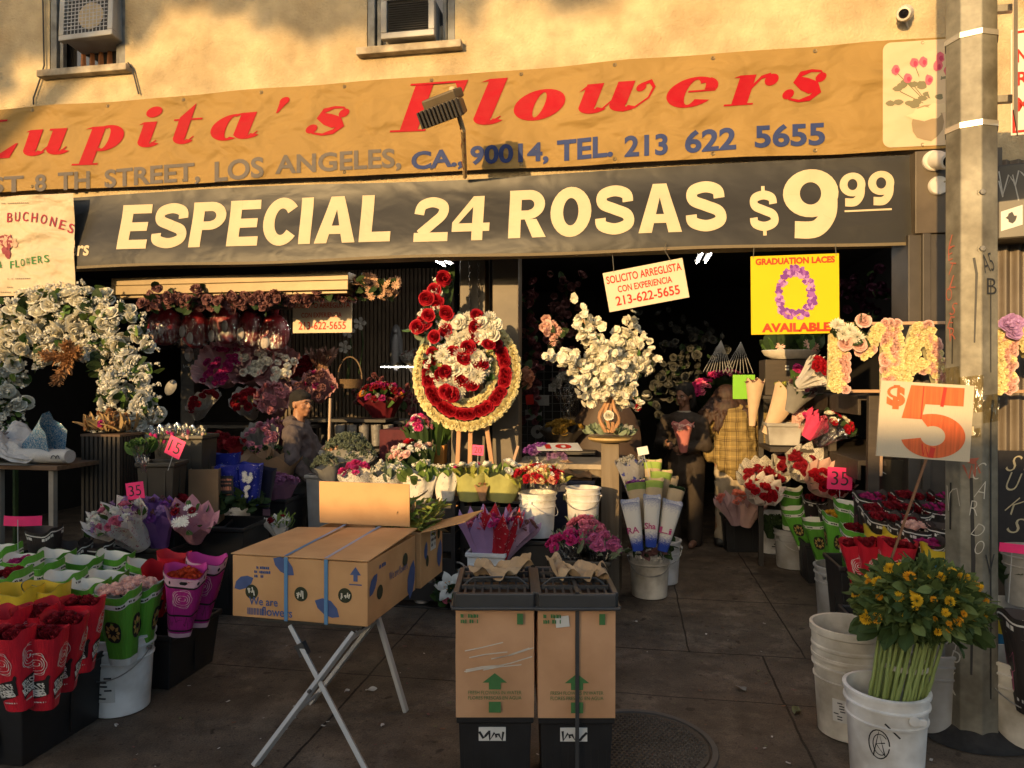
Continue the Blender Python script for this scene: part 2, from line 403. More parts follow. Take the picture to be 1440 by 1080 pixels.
# --- interior shell
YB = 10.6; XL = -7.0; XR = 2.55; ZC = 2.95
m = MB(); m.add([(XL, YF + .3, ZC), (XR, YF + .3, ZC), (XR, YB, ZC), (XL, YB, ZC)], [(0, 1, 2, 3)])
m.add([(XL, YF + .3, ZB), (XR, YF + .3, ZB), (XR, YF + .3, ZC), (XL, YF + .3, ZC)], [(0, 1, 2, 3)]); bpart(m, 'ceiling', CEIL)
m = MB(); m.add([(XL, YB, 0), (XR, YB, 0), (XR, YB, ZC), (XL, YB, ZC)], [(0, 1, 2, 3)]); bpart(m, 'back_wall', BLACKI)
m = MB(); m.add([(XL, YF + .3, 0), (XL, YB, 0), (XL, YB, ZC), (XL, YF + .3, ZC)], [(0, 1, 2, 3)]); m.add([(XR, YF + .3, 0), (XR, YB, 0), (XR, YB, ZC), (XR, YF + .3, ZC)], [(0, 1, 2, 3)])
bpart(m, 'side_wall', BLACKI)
# vertical slat wall at the left of the shop
SLAT = M('slat_wood', (.10, .072, .045), .6, .25, 8, stretch=(8, 8, .7)); SLB = M('slat_gap', (.012, .01, .009), .9)
ys = 7.9; xa, xb = onY(395, 540, ys).x, onY(640, 540, ys).x
m = MB(); m.box(((xa + xb) / 2, ys + .05, 1.45), (xb - xa, .06, 2.9), m=1)
n = 44
for i in range(n): m.box((xa + (i + .5) * (xb - xa) / n, ys, 1.45), ((xb - xa) / n * .62, .04, 2.9))
bpart(m, 'slat_wall', [SLAT, SLB])
pw = MB(); q0, q1 = onY(688, 500, 5.72), onY(690, 500, 7.9); pw.bar((q0.x, q0.y, 1.47), (q1.x, q1.y, 1.47), .08, 2.94, up=(0, 0, 1)); bpart(pw, 'dividing_wall', BLACKI)  # unseen partition added behind the column to keep sun off the right half
# square bronze columns in the middle and at the right
for (p0, p1, y, z1) in ((646, 682, 5.5, 2.9), (692, 729, 5.5, 2.9)):
    x0, x1 = onY(p0, 500, y).x, onY(p1, 500, y).x; m = MB(); m.box(((x0 + x1) / 2, y + .1, z1 / 2), (x1 - x0, .18, z1)); bpart(m, 'column', PILLAR, bevel=.006)
x0, x1 = onY(1262, 500, 5.0).x, onY(1345, 500, 5.0).x
m = MB(); m.box(((x0 + x1) / 2 + .02, 5.02, 1.26), ((x1 - x0), .3, 2.52)); m.box((x0 + .12, 4.86, 1.26), (.05, .03, 2.52)); m.box((x0 + .27, 4.86, 1.26), (.03, .02, 2.52)); bpart(m, 'corner_column', DARKP, bevel=.005)
m = MB(); m.box((x1 - .05, 4.93, 2.78), (.5, .16, .52)); bpart(m, 'fascia_end', PILLAR, bevel=.004)
# --- next shop's corrugated shutter beyond the pole
CORR = M('brown_shutter', (.12, .095, .07), .5, .12, 6, stain=.3)
sh = thing('roller_shutter', 'brown corrugated shutter of the next shop behind the galvanised pole', 'shutter', (3.2, 5.0, 0))
m = MB(); nn = 60; m.grid(lambda u, v: (-1.1 + u * 4.4, .03 * cos(u * nn * 2 * pi) * .5, v * 3.0), nn * 8, 1); m.build('curtain', CORR, sh)
m = MB(); m.box((-1.14, -.02, 1.5), (.07, .1, 3.0)); m.build('guide_rail', DARKP, sh, False, .004)
# --- fluorescent tubes that glow inside the shop
TUBE = emit('tube_glow', (1, .93, .82), 50)
def tube_light(label, a, b, r=.005):
    a = V(a); b = V(b); c = (a + b) / 2
    t = thing('fluorescent_tube', label, 'ceiling light', c)
    m = MB(); m.tube([a - c, b - c], r, 8); m.build('tube', TUBE, t)
    m = MB(); m.bar(a - c + V((0, 0, .03)), b - c + V((0, 0, .03)), .05, .03, up=(0, 0, 1)); m.build('fixture', BLACKI, t, False)
    e = MB(); d = (b - a).normalized()
    for q, s in ((a - c, -1), (b - c, 1)): e.tube([q + d * s * .002, q + d * s * .03], r * 1.15, 8)
    e.build('end_cap', ACM, t)
a = at(625, 374, 7.0); tube_light('lit fluorescent tube under ceiling left of the column, nearer the banner edge', a, a + V((-.03, -1.4, 0)))
a = at(636, 373, 7.0); tube_light('lit fluorescent tube under ceiling left of the column, deeper in shop', a, a + V((-.03, -1.4, 0)))
a = at(980, 370, 6.6); tube_light('lit fluorescent tube on dark ceiling right of the solicito sign, left of its pair', a, a + V((.0, -1.3, 0)))
a = at(992, 369, 6.6); tube_light('lit fluorescent tube on dark ceiling right of the solicito sign, right of its pair', a, a + V((.0, -1.3, 0)))
a = at(536, 516, 7.6); b = at(583, 516, 7.5); tube_light('lit horizontal tube below the slatted wood wall, left of the wreath', a, b, .0035)

# ---------------------------------------------------------------- what shades the street: a low building and a tree across the road
OPP = M('opposite_wall', (.3, .27, .24), .9)
opp = thing('opposite_building', 'low plain building across the road with stepped flat roofline', 'building', (-10, -12, 0))
prof = [(-40, 8.6), (-12.3, 8.6), (-12.3, 4.85), (-10.3, 4.78), (-10.0, 4.25), (-8.7, 4.12), (-8.0, 3.80), (-7.3, 3.72), (-6.25, 3.74), (-6.0, 4.02), (-4.4, 4.14), (-1.4, 4.2), (30, 4.3)]  # unseen roofline, stepped so its shadow edge falls right on the shop front
m = MB(); m.poly([(-40, 0)] + prof + [(30, 0)], Matrix(((1, 0, 0, 10), (0, 0, 1, 0), (0, 1, 0, 0), (0, 0, 0, 1))), 1.0); m.build('wall', OPP, opp, False)

tr_ = thing('street_tree', 'broad street tree across the road with dense leafy crown', 'tree', (-9.6, -11, -.04)); rg = RR(2)
m = MB(); m.tube([(-3, 0, 0), (-3, 0, 3), (-3.1, .1, 6), (-2.8, 0, 9)], [.25, .2, .16, .08], 10)
m.tube([(-3, 0, 4.6), (-2.1, 0, 5.6), (-1.28, 0, 6.54), (-.34, 0, 7.35), (.6, 0, 7.9)], [.14, .13, .12, .10, .05], 7); m.tube([(-3, 0, 6.5), (-1, .3, 8.2), (1.5, .3, 8.6), (3, .2, 8.2)], [.1, .08, .06, .03], 7)
m.build('trunk', M('bark', (.12, .09, .06), .9), tr_); m = MB()
LOBES = [(-2.3, 8.3, 1.1), (-1.0, 8.2, 1.05), (-.15, 7.85, .5), (.3, 7.95, .42), (.62, 7.85, .36), (1.2, 7.8, .42), (1.55, 7.62, .40), (2.05, 7.5, .36), (2.42, 7.55, .34), (2.2, 8.0, .5), (3.0, 7.7, .32), (3.35, 7.52, .26), (3.3, 8.0, .3), (-1.6, 7.2, .35), (.2, 8.9, .9), (1.5, 8.8, .9), (2.8, 8.8, .8), (4.2, 9, .7)]
for x, z, r in LOBES:
    for i in range(int(620 * r * r)):
        d = V((rg.gauss(0, 1), rg.gauss(0, 1), rg.gauss(0, 1))).normalized() * r * rg.random() ** .4; s_ = rg.uniform(.08, .16); q = Euler((rg.uniform(0, 6), rg.uniform(0, 6), 0)).to_matrix().to_4x4(); m.add([(-s_, -s_ * .5, 0), (s_, -s_ * .6, 0), (s_, s_ * .5, 0), (-s_ * .8, s_ * .6, 0)], [(0, 1, 2, 3)], MT((x + d.x, d.y * .8, z + d.z)) @ q)
m.build('crown', M('tree_leaves', (.05, .09, .03), .7), tr_, False)
# ================================================================ BANNERS AND SIGNS
def vinyl(name, col, rough=.6, var=.06, bump=.35, faded=None, spec=.12, fold=True):
    """sheet vinyl: slow folds in the normal, a little grime"""
    if name in MATS: return MATS[name]
    m, N, L, B = newmat(name); MATS[name] = m
    tc = N.new('ShaderNodeTexCoord')
    mp = N.new('ShaderNodeMapping'); mp.inputs['Scale'].default_value = (1, 1, 1.6); mp.inputs['Rotation'].default_value = (0, .5, 0)
    L.new(tc.outputs['Object'], mp.inputs[0])
    n1 = N.new('ShaderNodeTexNoise'); n1.inputs['Scale'].default_value = 3.2; n1.inputs['Detail'].default_value = 2.6; n1.inputs['Roughness'].default_value = .42; n1.inputs['Distortion'].default_value = .35; L.new(mp.outputs[0], n1.inputs['Vector'])
    n2 = N.new('ShaderNodeTexNoise'); n2.inputs['Scale'].default_value = 2.2; n2.inputs['Detail'].default_value = 7; L.new(tc.outputs['Object'], n2.inputs['Vector'])
    n3 = N.new('ShaderNodeTexNoise'); n3.inputs['Scale'].default_value = 160; n3.inputs['Detail'].default_value = 1; L.new(tc.outputs['Object'], n3.inputs['Vector'])
    rp = N.new('ShaderNodeValToRGB'); rp.color_ramp.elements[0].position = .3; rp.color_ramp.elements[1].position = .7
    rp.color_ramp.elements[0].color = (*[c * (1 - var) for c in (faded or col)], 1); rp.color_ramp.elements[1].color = (*[min(1, c * (1 + var)) for c in col], 1)
    L.new(n2.outputs[0], rp.inputs[0]); L.new(rp.outputs[0], B.inputs['Base Color'])
    B.inputs['Roughness'].default_value = rough; B.inputs['Specular IOR Level'].default_value = spec
    ad = N.new('ShaderNodeMath'); ad.operation = 'MULTIPLY_ADD'; L.new(n3.outputs[0], ad.inputs[0]); ad.inputs[1].default_value = .01; L.new(n1.outputs[0], ad.inputs[2])
    bp = N.new('ShaderNodeBump'); bp.inputs['Strength'].default_value = bump; bp.inputs['Distance'].default_value = .13
    L.new(ad.outputs[0], bp.inputs['Height']); L.new(bp.outputs[0], B.inputs['Normal'])
    return m
GOLD = vinyl('gold_vinyl', (.27, .170, .055), bump=.8); RED = vinyl('red_print', (.31, .004, .011)); NAVY = vinyl('navy_print', (.03, .045, .13))
FADE = vinyl('faded_blue_print', (.115, .10, .09)); BLK = vinyl('black_vinyl', (.027, .025, .021), .42, bump=.13, spec=.3); CREAM = vinyl('cream_print', (.53, .43, .28))
BEIGE = vinyl('beige_vinyl', (.55, .42, .27)); GROM = M('grommet', (.3, .25, .16), .35, metal=.8)
HEM = vinyl('tan_hem', (.5, .38, .2))
def Yb(x, z): return 4.955 + .010 * sin(x * 2.3 + z * 3) + .006 * sin(x * 7.1 + 1 + z * 5)
YBX0, YBX1 = -5.6, 2.13
yb = thing('shop_banner', 'long gold banner with red italic shop name and blue address line', 'banner', (0, 4.955, 3.43))
LY = MT((0, -4.955, -3.43))
def wpart(mb, name, mats, parent, inv, smooth=True, bevel=0):
    o = mb.build(name, mats, None, smooth, bevel); o.parent = parent; o.matrix_parent_inverse = inv; return o
m = MB()
def top_y(x): return 3.795 - .008 * abs(sin(x * 2.1)) + .012 * (x + 1) / 3
def bot_y(x): return 3.085 + .008 * abs(sin(x * 1.9 + .6)) - .004 * x
XP = onY(1242, 120, 4.95).x
m.grid(lambda u, v: (lambda x: (x, Yb(x, 3.4), bot_y(x) + v * (top_y(x) - bot_y(x))))(YBX0 + u * (YBX1 - YBX0)), 160, 10)
wpart(m, 'sheet', GOLD, yb, LY)
m = MB()
for i in range(12):
    x = YBX0 + .25 + i * .655
    for z in (top_y(x) - .03, bot_y(x) + .03): m.lathe([(.006, .003), (.010, .005), (.014, 0)], 10, frame((x, Yb(x, 3.4), z), (0, -1, 0)))
wpart(m, 'grommets', GROM, yb, LY)
fb = lambda dz: (lambda x, z: (x, Yb(x, 3.4) - dz, z))
# --- the fat italic script: each glyph from filled strokes
def ring(cx, cy, rx, ry, ix, iy, a0=0, a1=360, n=28, icx=None):
    icx = cx if icx is None else icx; out = []
    for i in range(n):
        a, b = R_(a0 + (a1 - a0) * i / n), R_(a0 + (a1 - a0) * (i + 1) / n)
        out.append([(cx + rx * cos(a), cy + ry * sin(a)), (cx + rx * cos(b), cy + ry * sin(b)), (icx + ix * cos(b), cy + iy * sin(b)), (icx + ix * cos(a), cy + iy * sin(a))])
    return out
def oval(cx, cy, rx, ry, n=20): return [[(cx + rx * cos(2 * pi * i / n), cy + ry * sin(2 * pi * i / n)) for i in range(n)]]
def swp(pts, ws):
    out = []; n = len(pts)
    S = []
    for i, p in enumerate(pts):
        a = pts[max(i - 1, 0)]; b = pts[min(i + 1, n - 1)]; dx, dy = b[0] - a[0], b[1] - a[1]; l = math.hypot(dx, dy) or 1; w = ws[i] / 2
        S.append(((p[0] - dy / l * w, p[1] + dx / l * w), (p[0] + dy / l * w, p[1] - dx / l * w)))
    for i in range(n - 1): out.append([S[i][0], S[i][1], S[i + 1][1], S[i + 1][0]])
    return out
def rc(x0, y0, x1, y1): return [[(x0, y0), (x1, y0), (x1, y1), (x0, y1)]]
def ustem(x): # stem with round foot and hairline exit
    return rc(x, .2, x + .6, 1) + ring(x + .55, .25, .55, .27, .05, .12, 180, 330, 12, x + .62)
GL = {
 'o': ring(.85, .5, .85, .53, .17, .42), 'e': ring(.85, .5, .85, .53, .22, .43, 40, 325, 30) + ring(.95, .62, .7, .41, .28, .3, -8, 60, 8) + rc(.7, .5, 1.62, .56),
 'u': [[(-.12, .93), (.1, 1), (.1, .92)]] + ustem(.05) + swp([(.62, .06), (.9, .1), (1.15, .34)], [.1, .07, .06]) + ustem(1.1) + rc(.95, .93, 1.2, 1) + swp([(1.75, .08), (1.95, .28)], [.08, .05]),
 'w': [[(-.15, .75), (.1, 1), (.2, .9)]] + ustem(.05) + swp([(.62, .06), (.95, .12), (1.2, .4)], [.1, .07, .06]) + ustem(1.15) + swp([(1.7, .02), (2.1, .1), (2.45, .4), (2.5, .75), (2.3, .95), (2.0, .85)], [.12, .08, .07, .1, .14, .1]) + oval(2.05, .76, .17, .14),
 'p': rc(.2, -.55, .8, 1) + rc(-.1, -.58, 1.05, -.51) + [[(-.1, .9), (.2, 1), (.2, .92)]] + ring(.95, .5, .85, .53, .18, .42, -115, 115, 24),
 'i': ustem(.1) + [[(-.12, .9), (.1, 1), (.1, .92)]] + swp([(.72, .06), (.95, .25)], [.08, .05]) + oval(.4, 1.38, .36, .22),
 't': [[(.1, .2), (.7, .2), (.7, 1.6), (.1, 1.05)]] + ring(.65, .25, .55, .27, .05, .12, 180, 330, 12, .72) + rc(-.15, .93, 1.25, 1) + swp([(.8, .05), (1.1, .28)], [.08, .05]),
 'a': ring(.75, .48, .78, .5, .18, .41, 70, 300, 24) + rc(.98, .15, 1.58, 1) + ring(1.53, .25, .55, .27, .05, .12, 180, 330, 12, 1.6) + swp([(.75, .93), (1.1, .98)], [.08, .05]) + swp([(1.7, .06), (1.9, .25)], [.08, .05]),
 "'": oval(.3, .75, .28, .24) + [[(.06, .62), (.56, .7), (.2, .05), (.1, .02)]],
 's': swp([(1.35, .8), (1.15, .97), (.8, 1.0), (.42, .9), (.35, .72), (.7, .56), (1.1, .42), (1.3, .26), (1.1, .08), (.7, .0), (.3, .08), (.12, .25)], [.06, .07, .1, .2, .3, .42, .44, .34, .2, .09, .07, .05]) + oval(1.25, .76, .2, .16) + oval(.2, .24, .22, .17),
 'F': rc(.3, 0, .95, 1.5) + rc(-.05, 0, 1.25, .06) + rc(.1, 1.44, 2.2, 1.5) + [[(1.75, 1.45), (2.2, 1.45), (2.16, 1.05), (2.1, 1.05)]] + rc(.95, .74, 1.45, .8) + [[(1.4, 1.0), (1.46, 1.0), (1.46, .52), (1.4, .52)]],
 'l': ustem(.1) + rc(.1, .5, .7, 1.55) + [[(-.15, 1.45), (.1, 1.55), (.1, 1.47)]] + swp([(.75, .06), (1.0, .25)], [.08, .05]),
 'r': rc(.2, 0, .85, 1) + rc(-.1, 0, 1.1, .06) + [[(-.05, .92), (.2, 1), (.2, .92)]] + swp([(.8, .55), (1.1, .9), (1.45, .97)], [.1, .12, .14]) + oval(1.55, .8, .28, .2),
 'L': rc(.35, 0, 1.1, 1.5) + rc(-.02, 0, 2.2, .07) + rc(.05, 1.43, 1.5, 1.5) + [[(1.5, .05), (2.2, .05), (2.35, .55), (2.25, .55)]],
}
SC = [('L', -58, 26, 224, 188), ('u', 33, 97, 218, 182), ('p', 100, 173, 211, 177), ('i', 192, 228, 206, 171), ('t', 242, 284, 201, 166), ('a', 295, 365, 196, 160), ("'", 389, 408, 160, 137),
      ('s', 430, 492, 189, 152), ('F', 548, 658, 183, 138), ('l', 665, 714, 174, 133), ('o', 722, 795, 167, 126), ('w', 813, 922, 157, 116), ('e', 937, 1010, 150, 110), ('r', 1017, 1095, 148, 106), ('s', 1100, 1163, 141, 99)]
mb = MB(); kk = 0
for ch, xa_, xb_, yb_, yx_ in SC:
    G = GL[ch]; SHR = .42
    a = onY(xa_, yb_, 4.95); b = onY(xb_, yx_, 4.95); zs = (onY((xa_ + xb_) / 2, yx_, 4.95).z - onY((xa_ + xb_) / 2, yb_, 4.95).z); z0 = onY((xa_ + xb_) / 2, yb_, 4.95).z
    P = [[(x + SHR * y, y) for x, y in poly] for poly in G]
    mn = min(p[0] for q in P for p in q); mxx = max(p[0] for q in P for p in q); sx = (b.x - a.x) / (mxx - mn)
    for q in P:
        kk += 1; dz = .004 + .00015 * (kk % 9)
        ar = sum(q[i][0] * q[(i + 1) % len(q)][1] - q[(i + 1) % len(q)][0] * q[i][1] for i in range(len(q)))
        if ar < 0: q = q[::-1]
        mb.poly([fb(dz)(a.x + (x - mn) * sx, z0 + y * zs) for x, y in q])
wpart(mb, 'name_lettering', RED, yb, LY)
def word(mb, body, pxl, pxr, yt_l, yb_l, yb_r, Y, fn, bold=.03, ytr=None, m=0):
    a = onY(pxl, yb_l, Y); b = onY(pxr, yb_r, Y); t = onY(pxl, yt_l, Y)
    vs, fs, asp = text2d(body, bold); P = []
    for u, v in vs: P.append(fn(a.x + u * (b.x - a.x), a.z + u * (b.z - a.z) + v * (t.z - a.z)))
    mb.add(P, fs, None, m)
mb = MB()
for body, x0, x1, yt, y0, y1 in (('ST', -14, 34, 249, 272, 270), ('8', 50, 66, 246, 270, 269), ('TH', 82, 125, 243, 268, 265), ('STREET,', 145, 280, 238, 268, 258), ('LOS', 301, 372, 227, 256, 250), ('ANGELES,', 388, 564, 219, 250, 240)):
    word(mb, body, x0, x1, yt, y0, y1, 4.95, fb(.0045), .026)
wpart(mb, 'faded_lettering', FADE, yb, LY)
mb = MB()
for body, x0, x1, yt, y0, y1 in (('CA.,', 578, 651, 213, 243, 237), ('90014,', 661, 771, 205, 236, 230), ('TEL.', 783, 862, 197, 227, 221), ('213', 878, 939, 192, 222, 218), ('622', 963, 1035, 184, 216, 211), ('5655', 1061, 1161, 177, 209, 203)):
    word(mb, body, x0, x1, yt, y0, y1, 4.95, fb(.0045), .032)
wpart(mb, 'address_lettering', NAVY, yb, LY)
# printed picture panel with pink roses at the right end
mb = MB(); pz0, pz1 = bot_y(1.9) + .02, top_y(1.9) - .015; r = .05; px0, px1 = XP, YBX1 - .02
pts = [(px0 + r + r * cos(R_(a)), pz0 + r + r * sin(R_(a))) for a in range(180, 271, 15)] + [(px1, pz0), (px1, pz1)] + [(px0 + r + r * cos(R_(a)), pz1 - r + r * sin(R_(a))) for a in range(90, 181, 15)]
mb.poly([fb(.003)(*p) for p in pts]); 
def blob(cx, cy, rx, ry, k, n=12, j=.18, rg=RR(3)): return [fb(.0035 + .0003 * k)(cx + rx * cos(2 * pi * i / n) * (1 + rg.uniform(-j, j)), cy + ry * sin(2 * pi * i / n) * (1 + rg.uniform(-j, j))) for i in range(n)]
rg = RR(5); vc = px0 + .24; vb = pz0 + .22
def panpt(px, py): p = onY(px, py, 4.95); return p.x, p.z
for (px, py) in ((1260, 100), (1276, 108), (1286, 88), (1298, 86), (1307, 112), (1320, 92), (1334, 98), (1266, 128), (1328, 78)):
    c = panpt(px, py); stroke(mb, [c, (vc + .05, vb + .03)], .006, m=1, fn=fb(.0033))
for i in range(22):
    a = rg.uniform(30, 165); d = rg.uniform(.08, .27); mb.poly(blob(vc + .04 + d * cos(R_(a)), vb + d * sin(R_(a)) * .9, .03, .018, 1 + i % 5), m=1)
for i, (px, py) in enumerate(((1260, 98), (1277, 110), (1286, 88), (1299, 86), (1307, 111), (1320, 92), (1334, 98), (1323, 80))):
    c = panpt(px, py); mb.poly(blob(c[0], c[1], .026, .034, 7 + i % 3), m=2); mb.poly(blob(c[0] + .006, c[1] - .004, .012, .018, 11), m=3)
mb.poly(blob(vc + .03, vb - .07, .1, .12, 6, 14, .05), m=4); mb.poly(blob(vc + .01, vb - .02, .1, .04, 8, 12, .3), m=5); mb.poly(blob(vc + .1, vb + .02, .06, .03, 9, 12, .3), m=5)
wpart(mb, 'rose_picture', [BEIGE, vinyl('faded_leaf_print', (.19, .17, .10)), vinyl('pink_bud_print', (.55, .12, .16)), vinyl('dark_pink_print', (.42, .05, .1)), vinyl('vase_print', (.3, .22, .13)), vinyl('bow_print', (.6, .48, .3))], yb, LY)

# --- black banner
kb = thing('price_banner', 'black banner offering 24 roses in large cream capitals under the gold banner', 'banner', (0, 4.93, 2.76))
LK = MT((0, -4.93, -2.76)); KX0, KX1 = onY(96, 380, 4.93).x - .1, onY(1297, 350, 4.93).x
kz0 = lambda x: 2.468 + .006 * sin(x * 3) ; kz1 = lambda x: 3.05 + .012 * sin(x * 1.7 + .5)
def Yk(x, z):
    v = (z - 2.47) / .58
    return 4.93 + .045 * cos(v * pi * 1.05) * -1 * (1 if x < 1.2 else max(.3, 1 - (x - 1.2))) + .006 * sin(x * 3.1 + z * 4) + .012 * max(0, sin(x * 1.3 + 2)) * sin(z * 9)
m = MB(); m.grid(lambda u, v: (lambda x: (lambda z: (x, Yk(x, z), z))(kz0(x) + v * (kz1(x) - kz0(x))))(KX0 + u * (KX1 - KX0)), 140, 24); wpart(m, 'sheet', BLK, kb, LK)
m = MB(); m.grid(lambda u, v: (lambda x: (lambda z: (x, Yk(x, z) - .003, z))(kz0(x) - .004 + v * .02))(KX0 + u * (KX1 - KX0)), 140, 1)
m.grid(lambda u, v: (KX1 + .006 - .02 * u, Yk(KX1, kz0(KX1) + v * .57) - .004, kz0(KX1) + v * .575), 1, 12); wpart(m, 'hem', vinyl('dark_hem', (.15, .12, .075), bump=.13), kb, LK)
fk = lambda x, z: (x, Yk(x, z) - .0045, z)
def fine_word(mb, body, x0, x1, yt, y0, y1, bold):
    t = MB(); word(t, body, x0, x1, yt, y0, y1, 4.93, lambda x, z: (x, z, 0), bold)
    bm = bmesh.new(); vv = [bm.verts.new(v) for v in t.v]
    for f in t.f:
        try: bm.faces.new([vv[i] for i in f])
        except ValueError: pass
    for z in [2.5 + .03 * i for i in range(18)]: # cut the letters along level lines so they follow the curl of the sheet
        bmesh.ops.bisect_plane(bm, geom=bm.verts[:] + bm.edges[:] + bm.faces[:], plane_co=(0, z, 0), plane_no=(0, 1, 0))
    bm.verts.index_update(); mb.add([fk(v.co.x, v.co.y) for v in bm.verts], [tuple(v.index for v in f.verts) for f in bm.faces]); bm.free()
def spl(pts, n=6):
    out = []
    for i in range(len(pts) - 1):
        p0, p1, p2, p3 = pts[max(i - 1, 0)], pts[i], pts[i + 1], pts[min(i + 2, len(pts) - 1)]
        for k in range(n):
            t = k / n; out.append(tuple(.5 * (2 * p1[j] + (p2[j] - p0[j]) * t + (2 * p0[j] - 5 * p1[j] + 4 * p2[j] - p3[j]) * t * t + (3 * p1[j] - p0[j] - 3 * p2[j] + p3[j]) * t ** 3) for j in (0, 1)))
    return out + [pts[-1]]
def fat(pts, w): q = spl(pts); return swp(q, [w] * len(q))
Sg = fat([(.70, .66), (.66, .82), (.42, .895), (.16, .82), (.16, .63), (.42, .51), (.68, .39), (.70, .2), (.43, .105), (.15, .18), (.11, .33)], .225)
Pg = rc(0, 0, .27, 1) + rc(.27, .8, .44, 1) + rc(.27, .38, .44, .57) + ring(.44, .69, .36, .31, .12, .11, -90, 90, 14)
HG = {'E': rc(0, 0, .27, 1) + rc(.27, 0, .72, .2) + rc(.27, .4, .67, .6) + rc(.27, .8, .72, 1), 'I': rc(0, 0, .27, 1), 'L': rc(0, 0, .27, 1) + rc(.27, 0, .68, .21), 'P': Pg, 'R': Pg + [[(.36, .38), (.62, .38), (.84, 0), (.54, 0)]],
 'O': ring(.45, .5, .45, .52, .17, .29), 'C': ring(.43, .5, .43, .52, .165, .29, 38, 322), 'S': Sg, '$': Sg + rc(.37, -.12, .47, .02) + rc(.37, .98, .47, 1.12),
 'A': [[(0, 0), (.28, 0), (.455, .72), (.455, 1), (.31, 1)], [(.91, 0), (.63, 0), (.455, .72), (.455, 1), (.60, 1)]] + rc(.29, .19, .62, .37),
 '2': fat([(.12, .62), (.18, .82), (.43, .895), (.67, .8), (.66, .6), (.45, .4), (.17, .16)], .23) + rc(.03, 0, .82, .2),
 '4': rc(.46, 0, .71, 1) + [[(.46, 1), (.0, .41), (.0, .2), (.14, .38), (.46, .76)]] + rc(0, .2, .46, .385) + rc(.71, .2, .86, .385),
 '9': ring(.44, .66, .44, .36, .17, .17, 0, 360) + fat([(.735, .66), (.70, .34), (.5, .13), (.16, .13)], .25)}
mb = MB()
def heavy(body, x0, x1, yt, y0, y1):
    a = onY(x0, y0, 4.93); b = onY(x1, y1, 4.93); t = onY(x0, yt, 4.93); hh = t.z - a.z; P = []; x = 0
    for ch in body:
        w = max(p[0] for q in HG[ch] for p in q); P += [[(x + u, v) for u, v in q] for q in HG[ch]]; x += w + .09
    x -= .09; k = (b.x - a.x) / x; bm = bmesh.new()
    for i, q in enumerate(P):
        ar = sum(q[j][0] * q[(j + 1) % len(q)][1] - q[(j + 1) % len(q)][0] * q[j][1] for j in range(len(q))); q = q if ar > 0 else q[::-1]
        bm.faces.new([bm.verts.new((a.x + u * k, a.z + u * k / (b.x - a.x) * (b.z - a.z) + v * hh, .00012 * (i % 7))) for u, v in q])
    for z in [2.5 + .03 * i for i in range(18)]: bmesh.ops.bisect_plane(bm, geom=bm.verts[:] + bm.edges[:] + bm.faces[:], plane_co=(0, z, 0), plane_no=(0, 1, 0))
    bm.verts.index_update(); mb.add([(lambda p, o: (p[0], p[1] - o, p[2]))(fk(v.co.x, v.co.y), v.co.z) for v in bm.verts], [tuple(v.index for v in f.verts) for f in bm.faces]); bm.free()
for wd in (('ESPECIAL', 169, 551, 287, 352, 341), ('24', 582, 689, 277, 342, 339), ('ROSAS', 716, 1021, 266, 337, 326), ('$', 1054, 1094, 268, 327, 325), ('9', 1102, 1180, 240, 338, 334), ('99', 1182, 1258, 243, 291, 288)): heavy(*wd)
a, b = onY(1187, 299, 4.93), onY(1253, 296, 4.93); mb.add([fk(a.x, a.z), fk(b.x, b.z), fk(b.x, b.z + .012), fk(a.x, a.z + .012)], [(0, 1, 2, 3)])
fine_word(mb, 'ers', 103, 131, 347, 362, 361, .02)
wpart(mb, 'lettering', CREAM, kb, LK)
# --- small cream banner hanging over the left end
wb = thing('small_banner', 'creased cream banner with maroon arched lettering covering the left end of the black banner', 'banner', (-4.9, 4.86, 2.7))
LW = MT((4.9, -4.86, -2.7)); wx1 = onY(104, 300, 4.86).x; wz1 = onY(60, 274, 4.86).z; wz0 = onY(60, 415, 4.86).z; wx0 = wx1 - 1.25
Yw = lambda x, z: 4.86 + .008 * sin(x * 11 + z * 2) + .006 * sin(z * 14 + x * 3) - .01 * abs(sin((x - wx1) * 5.5)) + .007 * (1 if abs(z - (wz0 + wz1) / 2) < .02 else 0)
m = MB(); m.grid(lambda u, v: (lambda x, z: (x, Yw(x, z), z))(wx0 + u * (wx1 - wx0), wz0 + v * (wz1 - wz0)), 40, 40)
wpart(m, 'sheet', vinyl('cream_vinyl', (.50, .41, .28), bump=1), wb, LW)
fw = lambda x, z: (x, Yw(x, z) - .006, z)
mb = MB(); ctr = onY(-6, 430, 4.86)
for i, ch in enumerate('RAMOS BUCHONES'):
    if ch == ' ': continue
    x = onY(-62 + i * 12.0, 300, 4.86).x; k = (i - 7.5) / 7.0; z = onY(50, 311, 4.86).z - .065 * max(0, k) ** 2 * 2 - .02 * max(0, k); letter(mb, ch, x, z, .05, .075, fw, .01, rot=-.38 * max(0, k), m=0)
for i, ch in enumerate('FLOWERS'): letter(mb, ch, onY(13 + i * 8.6, 376, 4.86).x, onY(30, 377, 4.86).z + .006 * i, .04, .058, fw, .01, m=1)
letter(mb, '&', onY(-4, 376, 4.86).x, onY(-4, 377, 4.86).z, .04, .055, fw, .01, m=1)
rg = RR(9)
for (x, y, w) in ((-10, 287, 55), (10, 393, 36), (10, 405, 10), (-10, 412, 110)):
    for k in range(w // 3): 
        if rg.random() < .75: q = onY(x + k * 3, y, 4.86); mb.poly([fw(q.x + dx, q.z + dz) for dx, dz in ((0, 0), (.011, 0), (.011, .010), (0, .010))], m=3)
pc = onY(9, 340, 4.86)
